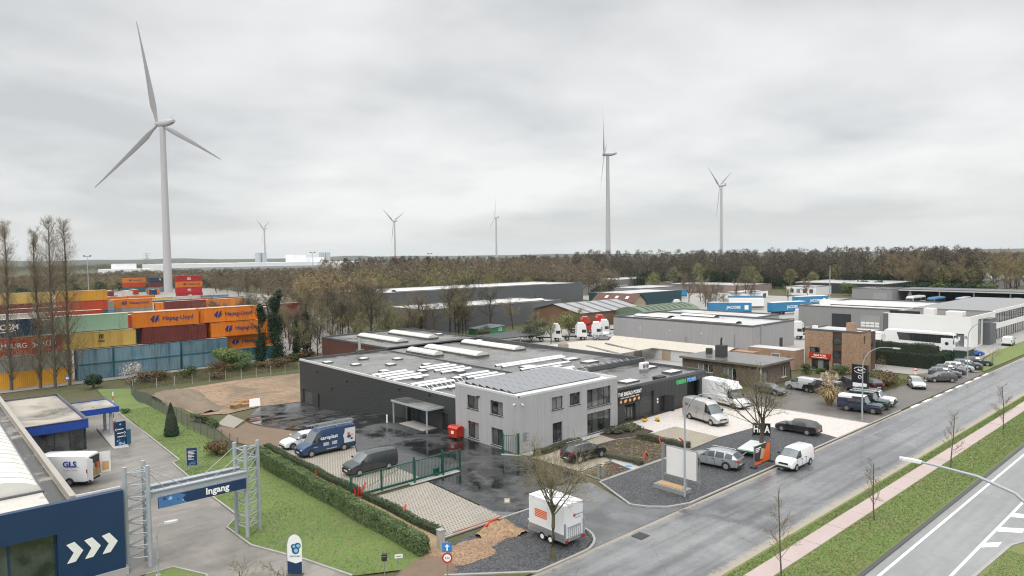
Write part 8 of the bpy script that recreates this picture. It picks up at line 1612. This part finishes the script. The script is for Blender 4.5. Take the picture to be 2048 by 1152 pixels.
ivy_tree('tree trunk wrapped in dark ivy right of the orange containers', (59.4, 142), 17, 15.0, 3, 2.3, 7000); ivy_tree('slimmer ivy-wrapped trunk just left of the thick one', (57.0, 144.2), 15.5, 12.8, 4, 1.7, 4200); ivy_tree('ivy-wrapped trunk nearest the warehouse corner', (70.5, 151), 15, 9.5, 6, 1.7, 3600); ivy_tree('slim ivy-wrapped trunk between the others and the warehouse', (66.4, 147.5), 12, 8.5, 8, 1.3, 2600); ivy_tree('ivy-covered old oak before the dark halls', (95, 140), 12, 6.5, 9, 1.2, 2600)
# bramble banks around the lower yard
for k in range(16): x_ = 33 + 3.6 * k + rnd.uniform(-1, 1); blob('bramble', 'brown bramble bush in the rough bank behind the mesh fence', (x_, 136 + rnd.uniform(-3, 4) + (8 if x_ > 62 else 0)), rnd.uniform(1.8, 3), rnd.uniform(1.5, 2.4), rnd.uniform(.7, 1.5), (LF_BRAM, LF_BRAM, LF_MID)[k % 3], 900, .3, 50 + k, 'bush', 'brambles on the bank')
# weeds scattered on the mulch beds
g = random.Random(8); b = MB()
for _ in range(420):
    x_, y_ = g.uniform(51.9, 58.6), g.uniform(39.6, 46.4)
    for q in range(3): leaf(b, Vector((x_ + g.gauss(0, .08), y_ + g.gauss(0, .08), .1)), Vector((g.gauss(0, .4), g.gauss(0, .4), 1)).normalized(), .16, g)
for _ in range(110):
    x_, y_ = g.uniform(46, 49.5), g.uniform(39.4, 41.6)
    for q in range(2): leaf(b, Vector((x_ + g.gauss(0, .08), y_ + g.gauss(0, .08), .1)), Vector((g.gauss(0, .4), g.gauss(0, .4), 1)).normalized(), .15, g)
props(b.obj('ground_cover', m_leaf('pale_ground_cover', (.30, .25, .12), (.16, .16, .06))), 'pale ground cover seedlings dotted over the mulch beds', 'plants', None, 'stuff')
# grass tufts on lawns and strips
def inside(x_, y_, pl):
    c_ = np.zeros(len(x_), bool)
    for (xa, ya), (xb, yb) in zip(pl, pl[1:] + pl[:1]):
        if ya != yb: c_ ^= ((ya > y_) != (yb > y_)) & (x_ < (xb - xa) * (y_ - ya) / (yb - ya) + xa)
    return c_
def tufts(label, polys, n, h_, mt, seed, ):
    r_ = np.random.default_rng(seed); V = []; 
    for q in polys:
        x0_, y0_, x1_, y1_, k = q[:5]; m_ = int(n * k); x_ = r_.uniform(x0_, x1_, m_); y_ = r_.uniform(y0_, y1_, m_)
        if len(q) > 5: ok = inside(x_, y_, q[5]); x_, y_ = x_[ok], y_[ok]; m_ = len(x_)
        z_ = np.array([gz(a, c_) for a, c_ in zip(x_, y_)]) + .03; a = r_.uniform(0, 2 * np.pi, m_); w_ = r_.uniform(.02, .045, m_); hh = h_ * r_.uniform(.4, 1.3, m_); lx, ly = r_.normal(0, .06, m_), r_.normal(0, .06, m_)
        P0 = np.stack([x_ - np.cos(a) * w_, y_ - np.sin(a) * w_, z_], 1); P1 = np.stack([x_ + np.cos(a) * w_, y_ + np.sin(a) * w_, z_], 1); P2_ = np.stack([x_ + lx, y_ + ly, z_ + hh], 1); V.append(np.stack([P0, P1, P2_], 1).reshape(-1, 3))
    return tri_mesh('grass', np.concatenate(V), mt, label, 'grass')
def tri_mesh(name, V, mt, label, cat):
    n = len(V) // 3; me = bpy.data.meshes.new(name); me.vertices.add(len(V)); me.vertices.foreach_set('co', V.astype(np.float32).ravel()); me.loops.add(3 * n); me.loops.foreach_set('vertex_index', np.arange(3 * n, dtype=np.int32)); me.polygons.add(n); me.polygons.foreach_set('loop_start', np.arange(0, 3 * n, 3, dtype=np.int32)); me.update(calc_edges=True); me.validate(); me.materials.append(mt); o = link(name, me); props(o, label, cat, None, 'stuff'); return o
TG = m_grass('grass_blades', (.135, .195, .052), (.10, .155, .044), (.185, .17, .09), False); TGW = m_leaf('wild_grass_blades', (.11, .115, .04), (.14, .11, .05))
tufts('short green grass of the lawn and the strip beside the highway', [(17.4, 35.6, 25.6, 105, 1.6, LAWN), (30, 16.7, 110, 20.0, 1.5), (40, 9, 54, 11.3, .25), (30, 21.4, 120, 22.1, .5)], 26000, .07, TG, 1)
tufts('rough straw grass of the verge and the bank', [(30, 131.5, 62, 146, 1.0), (103, 36.4, 115, 41, .2)], 16000, .28, TGW, 2)

# ------------------------------------------------------------------ trees of the thicket: six shapes copied with their parts
def bearing(px_): return YAW - math.atan((px_ - 1024) / 1365)
protos = []
for k, (h_, bk, tw, P_) in enumerate(((8, BK_DARK, TW_DARK, P_OAK), (8.5, BK_GREY, TW_BROWN, dict(P_OAK, n=(15, 8, 6), len=(.42, .5, .5), ang=(35, 40, 42))), (7.5, BK_DARK, TW_GREEN, dict(P_OAK, n=(13, 8, 6))), (9, BK_GREY, TW_GOLD, dict(P_OAK, n=(16, 8, 6), len=(.36, .5, .5), ang=(32, 38, 40))), (6.5, BK_DARK, TW_BUD, dict(P_OAK, n=(12, 9, 6), len=(.55, .5, .45))), (8, BK_GREY, TW_RED, dict(P_OAK, n=(14, 8, 6), len=(.4, .5, .5))))):
    o = branch_tree('thicket_tree', 'x', 'tree', (0, -500 - 20 * k, -50), 0, 100 + k, h_, .17, P_, bk, tw); g = random.Random(k); Cm = MB(); me = o.children[1].data if o.children[1].name.startswith('crown') else o.children[0].data
    vv = [v.co.copy() for v in me.vertices]; 
    for q in range(1500):
        c_ = vv[g.randrange(len(vv))]; e_ = c_ + (vrand(g) * .6 + Vector((c_.x * .06, c_.y * .06, .45))).normalized() * g.uniform(.4, 1.1); w_ = vrand(g).cross(e_ - c_).normalized() * g.uniform(.012, .028); i = len(Cm.v); Cm.v += [tuple(c_ - w_), tuple(c_ + w_), tuple(e_)]; Cm.f.append((i, i + 1, i + 2))
    Cm.obj('twigs', tw, o); protos.append(o)
KIND = ('dark bare oak', 'brown bare tree', 'olive bare tree', 'golden-brown birch-like tree', 'yellow-green budding tree', 'reddish bare tree')
used_ = [False] * 6
def tree_at(k, x_, y_, sc_, rz, lb, grp):
    o = protos[k]
    if used_[k]: o = dup(o)
    used_[k] = True; o.location = (x_, y_, gz(x_, y_) - .1); o.rotation_euler = (0, 0, rz); o.scale = (sc_, sc_, sc_); o['label'] = lb; o['group'] = grp; return o
g = random.Random(77)
def free(x_, y_):
    return not any(a - 2 < x_ < c_ + 2 and b_ - 2 < y_ < d + 2 for a, b_, c_, d in ((100, 144, 151, 166), (118, 200, 223, 233), (138, 126, 167, 148), (153, 113, 182, 131), (181, 141, 190, 161), (61, 100, 84, 127), (46, 100, 62, 131), (106, 129, 115, 137), (103, 103, 123, 119), (125, 68, 155, 105)))
for _ in range(110):
    x_, y_ = g.uniform(63, 112), g.uniform(130, 205)
    if free(x_, y_): k = g.choice((0, 1, 1, 2, 2, 3, 4, 4, 5)); tree_at(k, x_, y_, g.uniform(.8, 1.35), g.uniform(0, 6.3), KIND[k] + ' in the thicket between the containers and the dark halls', 'thicket behind the warehouse')
for k, x_, y_, sc_, lb in ((0, 101, 136, 1.25, 'dark oak in front of the dark hall, left one'), (0, 108, 141, 1.35, 'dark oak in front of the dark hall, middle one'), (0, 117, 139, 1.15, 'dark oak nearest the green cabin'), (2, 124, 138, .9, 'olive bare tree before the lower dark hall'), (4, 121, 112, .85, 'yellow-green budding tree among the white lorry cabs'), (4, 109, 108.5, .75, 'budding tree left of the white lorry cabs'), (2, 116, 121, .7, 'olive bush-like tree beside the carport'), (1, 215, 182, 1.0, 'brown bare tree beside the red-roofed house'), (1, 205, 128, 1.0, 'brown bare tree behind the grey hall, leftmost'), (0, 226, 150, 1.1, 'dark bare tree in the truck yard'), (1, 222, 140, .9, 'brown bare tree in the truck yard beside the dark one'), (3, 236, 136, .9, 'golden-brown tree at the truck yard edge'), (5, 286, 131, 1.0, 'reddish bare tree before the white cabin'), (4, 262, 128, .8, 'budding low tree by the truck yard'), (2, 250, 160, 1.0, 'olive bare tree at the back of the truck yard'), (1, 196, 122, .9, 'brown bare tree left of the blue trailers'), (2, 200, 119, .8, 'olive bare tree beside the blue trailers'), (0, 214, 131, .9, 'dark bare tree behind the white box trailers'), (1, 243, 134, .9, 'brown bare tree right of the white box trailers'), (0, 256, 143, 1.0, 'dark bare tree before the low pale shed'), (5, 270, 172, 1.0, 'reddish bare tree between the low sheds'), (1, 282, 190, 1.1, 'brown bare tree beside the low grey shed'), (0, 236, 205, 1.1, 'dark bare tree behind the low white shed')): tree_at(k, x_, y_, sc_, k * 1.3 + x_, lb, 'single trees among the halls')
for _ in range(60):
    b_ = bearing(g.uniform(1760, 2060)); d = g.uniform(370, 520); x_, y_ = d * math.cos(b_), d * math.sin(b_)
    if y_ > 20: k = g.choice((3, 3, 4, 2, 1)); tree_at(k, x_, y_, g.uniform(1.2, 1.9), g.uniform(0, 6.3), KIND[k] + ' in the belt behind the bus canopy', 'belt behind the bus canopy')
for k in range(10): b_ = bearing(1700 + 30 * k); d = 345 + (k * 37) % 40; blob('evergreen_bush', 'dark evergreen bush in the belt behind the bus canopy', (d * math.cos(b_), d * math.sin(b_)), 5, 5, 3.2, LF_DARK if k % 3 else LF_MID, 1200, .8, 80 + k, 'bush', 'evergreen bushes behind the canopy')
LF_BUDL = m_leaf('budding_leaves', (.24, .25, .10), (.18, .19, .08))
for k, (x_, y_, r_, h_, mt, lb) in enumerate(((58.6, 48.6, 1.2, .42, LF_GREY, 'grey-green planting nearest the office in the bakery bed'), (60.3, 48.4, 1.2, .45, LF_GREY, 'grey-green planting in the middle of the bakery bed'), (61.7, 48.2, 1.0, .4, LF_GREY, 'grey-green planting at the forecourt end of the bakery bed'), (122.5, 115.5, 3.4, 3.6, LF_BUDL, 'fresh yellow-green budding tree among the white lorry cabs'), (109.5, 115.5, 4.2, 2.4, LF_GREY, 'grey-green shrub left of the white lorry cabs'), (104.5, 126.5, 3.0, 1.8, LF_GREY, 'grey-green shrub beside the green cabin'), (119.5, 124, 3.4, 2.2, LF_GREY, 'broad olive shrub below the lower dark hall'))): blob('shrub', lb, (x_, y_), r_, r_, h_, mt, 2600 if r_ > 2 else 1500, .34 if r_ > 2 else .2, 140 + k, shell=.2)
# ------------------------------------------------------------------ far woods, each one mass
def wood(name, label, mt, spots, seed, dens=1.0):
    r_ = np.random.default_rng(seed); V = []
    for (x_, y_, h_, rr) in spots:
        z0_ = gz(x_, y_) if x_ < 420 and y_ < 640 else (-2.6 if y_ > 640 and x_ < 150 else -.06); n = int(330 * dens); cb = h_ * r_.uniform(.12, .35)
        # trunk and limbs as slim blades, twigs as fine slivers
        t_ = r_.uniform(0, 1, n) ** .8; rad_ = rr * np.sin(np.pi * np.clip(t_ * .85 + .12, 0, 1)) * r_.uniform(.2, 1, n) ** .5; a = r_.uniform(0, 2 * np.pi, n); c_ = np.stack([x_ + np.cos(a) * rad_, y_ + np.sin(a) * rad_, z0_ + cb + t_ * (h_ - cb) * .95], 1)
        d = np.stack([np.cos(a) * .6, np.sin(a) * .6, np.full(n, .55)], 1) + r_.normal(0, .5, (n, 3)); d /= np.linalg.norm(d, axis=1)[:, None]; l = r_.uniform(.7, 2.0, n)[:, None]; w_ = np.cross(d, r_.normal(0, 1, (n, 3))); w_ /= np.linalg.norm(w_, axis=1)[:, None]; w_ *= r_.uniform(.06, .17, n)[:, None]
        V.append(np.stack([c_ - w_, c_ + w_, c_ + d * l], 1).reshape(-1, 3))
        m_ = 9; a = r_.uniform(0, 2 * np.pi, m_); p0 = np.stack([np.full(m_, x_), np.full(m_, y_), z0_ + r_.uniform(0, cb * 1.2, m_)], 1); p1 = np.stack([x_ + np.cos(a) * rr * .6, y_ + np.sin(a) * rr * .6, z0_ + cb + (h_ - cb) * r_.uniform(.3, .8, m_)], 1); p0[:2] = (x_, y_, z0_); p1[:2] = (x_, y_, z0_ + h_ * .8); w_ = np.stack([-np.sin(a), np.cos(a), np.zeros(m_)], 1) * .13; w_[:2] *= 1.8; V.append(np.stack([p0 - w_, p0 + w_, p1], 1).reshape(-1, 3))
    return tri_mesh(name, np.concatenate(V), mt, label, 'wood')
def polar(n, p0, p1, d0, d1, h0, h1, seed, rr=(2.4, 4.2), ok=None):
    q = random.Random(seed); out_ = []
    while len(out_) < n:
        b_ = bearing(q.uniform(p0, p1)); d = q.uniform(d0, d1); x_, y_ = d * math.cos(b_), d * math.sin(b_)
        if ok is None or ok(x_, y_): out_.append((x_, y_, q.uniform(h0, h1), q.uniform(*rr)))
    return out_
nohall = lambda x_, y_: free(x_, y_) and not (292 < x_ < 360 and 248 < y_ < 275) and not (335 < x_ < 372 and 118 < y_ < 160)
wood('bare_wood', 'dark bare wood forming the skyline on the right', TW_DARK, polar(640, 1150, 1960, 400, 520, 13.5, 23.5, 1, (2.8, 5.5), ok=nohall) + polar(150, 1900, 2100, 560, 700, 15, 19, 12), 1)
wood('undergrowth', 'dark green undergrowth and ivy inside the wood', LF_DARK, polar(260, 1150, 1960, 396, 440, 4, 10, 31, (3, 5), nohall) + polar(160, 640, 1230, 325, 400, 4, 9, 32, (3, 5), nohall) + polar(120, 0, 640, 500, 600, 4, 8, 33, (3, 5)), 31, 1.2)
wood('bare_wood', 'brown bare wood behind the long dark hall', TW_BROWN, polar(420, 640, 1230, 330, 480, 10, 19.5, 2, (2.6, 5), ok=nohall), 2)
wood('bare_wood', 'dark bare crowns on the skyline left of the middle', TW_DARK, polar(230, 690, 1240, 400, 520, 16, 21, 3, ok=nohall), 3)
wood('budding_wood', 'yellow-green budding trees along the wood edge', TW_BUD, polar(44, 700, 1060, 290, 370, 8, 15, 4, ok=nohall) + polar(24, 1300, 1900, 385, 415, 7, 15, 5, ok=nohall), 4, .9)
wood('golden_wood', 'golden-brown trees at the right end of the wood', TW_GOLD, polar(70, 1760, 1960, 400, 470, 9, 15, 6) + polar(60, 600, 760, 215, 330, 9, 15, 13, ok=nohall), 5, 1.2)
wood('bare_wood', 'grey-brown wood behind the container yard', TW_BROWN, polar(520, -60, 640, 530, 760, 8, 11.2, 7, (3, 5)), 6); wood('budding_wood', 'greenish trees at the edge of the wood behind the container yard', TW_GREEN, polar(150, 120, 640, 500, 560, 6, 11, 8, (2, 4)), 7)
wood('bare_wood', 'olive trees between the container yard and the thicket', TW_BROWN, polar(130, 420, 720, 330, 500, 8, 13, 21, ok=lambda x_, y_: nohall(x_, y_) and not (90 < x_ < 135 and y_ < 470)), 21)
wood('bare_wood', 'far dark woods towards the horizon', TW_DARK, polar(500, -60, 700, 1300, 2000, 9, 13, 9, (9, 16)) + polar(260, 1850, 2100, 800, 1800, 10, 16, 10, (9, 16)), 8, .6)
# ------------------------------------------------------------------ hills on the horizon
HILL = m_grass('far_hills', (.05, .06, .045), (.065, .068, .05), (.045, .05, .04))
b = MB(); n = 160; rr = random.Random(2); ph = [rr.uniform(0, 6) for _ in range(8)]
for i in range(n + 1):
    b_ = rad(-10 + 125 * i / n); e_ = 22 + 14 * math.sin(i * .11 + ph[0]) + 9 * math.sin(i * .31 + ph[1]) + 5 * math.sin(i * .83 + ph[2]); e_ = max(e_, 6) * (.7 if b_ > rad(60) else .35)
    for d, z_ in ((4300, -3), (5200, e_ * .8 + 6), (6200, e_ + 14), (7600, -3)): b.v.append((d * math.cos(b_), d * math.sin(b_), z_))
for i in range(n):
    for k in range(3): b.f.append((i * 4 + k, i * 4 + k + 1, i * 4 + 5 + k, i * 4 + 4 + k))
b.obj('hills', HILL, None, True, 80)['kind'] = 'structure'
# ------------------------------------------------------------------ more of the estate behind the truck yard
g = random.Random(31)
for k, (a, lb) in enumerate((((228, 176, 252, 196, 3.6, C_WHITE), 'low white shed with long wall in the truck yard'), ((256, 196, 290, 216, 4.0, C_LGREY), 'low grey shed at the back of the truck yard'), ((240, 226, 284, 243, 4.5, C_HALL), 'pale grey shed in front of the long flat hall'), ((262, 150, 288, 160, 3.2, C_WHITE), 'low pale wall-like shed in the middle of the truck yard'), ((318, 222, 350, 240, 4.0, mat('tan_wall', (.30, .24, .18), .7)), 'tan low shed under the edge of the wood'))):
    o = bbox_building('low_shed', lb, 'shed', a[0], a[1], a[2], a[3], 0, a[4], a[5], R_PALE, .2)
    for q in range(4): b = MB(); xx = a[0] + (a[2] - a[0]) * (q + .5) / 4; b.box(xx - 1.5, a[1] - .06, 0, xx + 1.5, a[1] - .01, a[4] * .6); b.obj('door', SH if q % 2 else MAT['pale_shutter'], o)
for k in range(9):
    x_, y_ = (222 + 7 * k, 124 + 4 * k) if k < 5 else (232 + 9 * (k - 5), 164 + 2 * k)
    o = T('lorry_trailer', '%s box trailer number %d from the left in the truck yard' % (('white', 'grey', 'blue')[k % 3], k + 1), 'trailer', (x_, y_, .03), rad(-48), 'trailers in the truck yard')
    b = MB(); b.box(-6, -1.25, 1.1, 6, 1.25, 3.8, .03); b.obj('box', (WHITE, C_LGREY, MAT['blue_curtain'])[k % 3], o); b = MB(); b.box(-6, -1.1, .7, 6, 1.1, 1.09); b.obj('chassis', TRIM, o)
    for xx in (-4.5, -3.2):
        for s_ in (-.95, .95): b = MB(); b.lathe((xx, s_ - .15, .5), [(.2, 0), (.5, 0), (.5, .3), (.2, .3)], 10, 'y'); b.obj('wheel', TYRE, o)
cols_ = (P_WHITE, P_GREY, P_BLACK, P_SILV, P_DBLUE)
for k in range(10): vehicle('car', '%s car number %d in the far row before the bus canopy' % (('white', 'grey', 'black', 'silver', 'dark blue')[k % 5], k + 1), 'suv', 4.4, 1.8, 1.5, cols_[k % 5], (236 + 2.2 * (k % 2), 92 - 3.4 * k), rad(180), 'far row of cars before the canopy', .33, RIMS)
# ------------------------------------------------------------------ air: thin even haze in one closed box round everything
b = MB(); b.box(-3100, -3100, -4.2, 14100, 14100, 180)
hm_ = bpy.data.materials.new('haze_air'); hm_.use_nodes = True; ht = hm_.node_tree
for n_ in list(ht.nodes): ht.nodes.remove(n_)
ho = ht.nodes.new('ShaderNodeOutputMaterial'); hv = ht.nodes.new('ShaderNodeVolumePrincipled')
hv.inputs['Color'].default_value = (.80, .86, .92, 1); hv.inputs['Density'].default_value = 4.5e-5; hv.inputs['Anisotropy'].default_value = .2
ht.links.new(hv.outputs[0], ho.inputs['Volume'])
o = b.obj('haze', hm_); o['kind'] = 'stuff'; o['label'] = 'thin pale haze softening the horizon'; o['category'] = 'haze'
sc.cycles.volume_bounces = 1
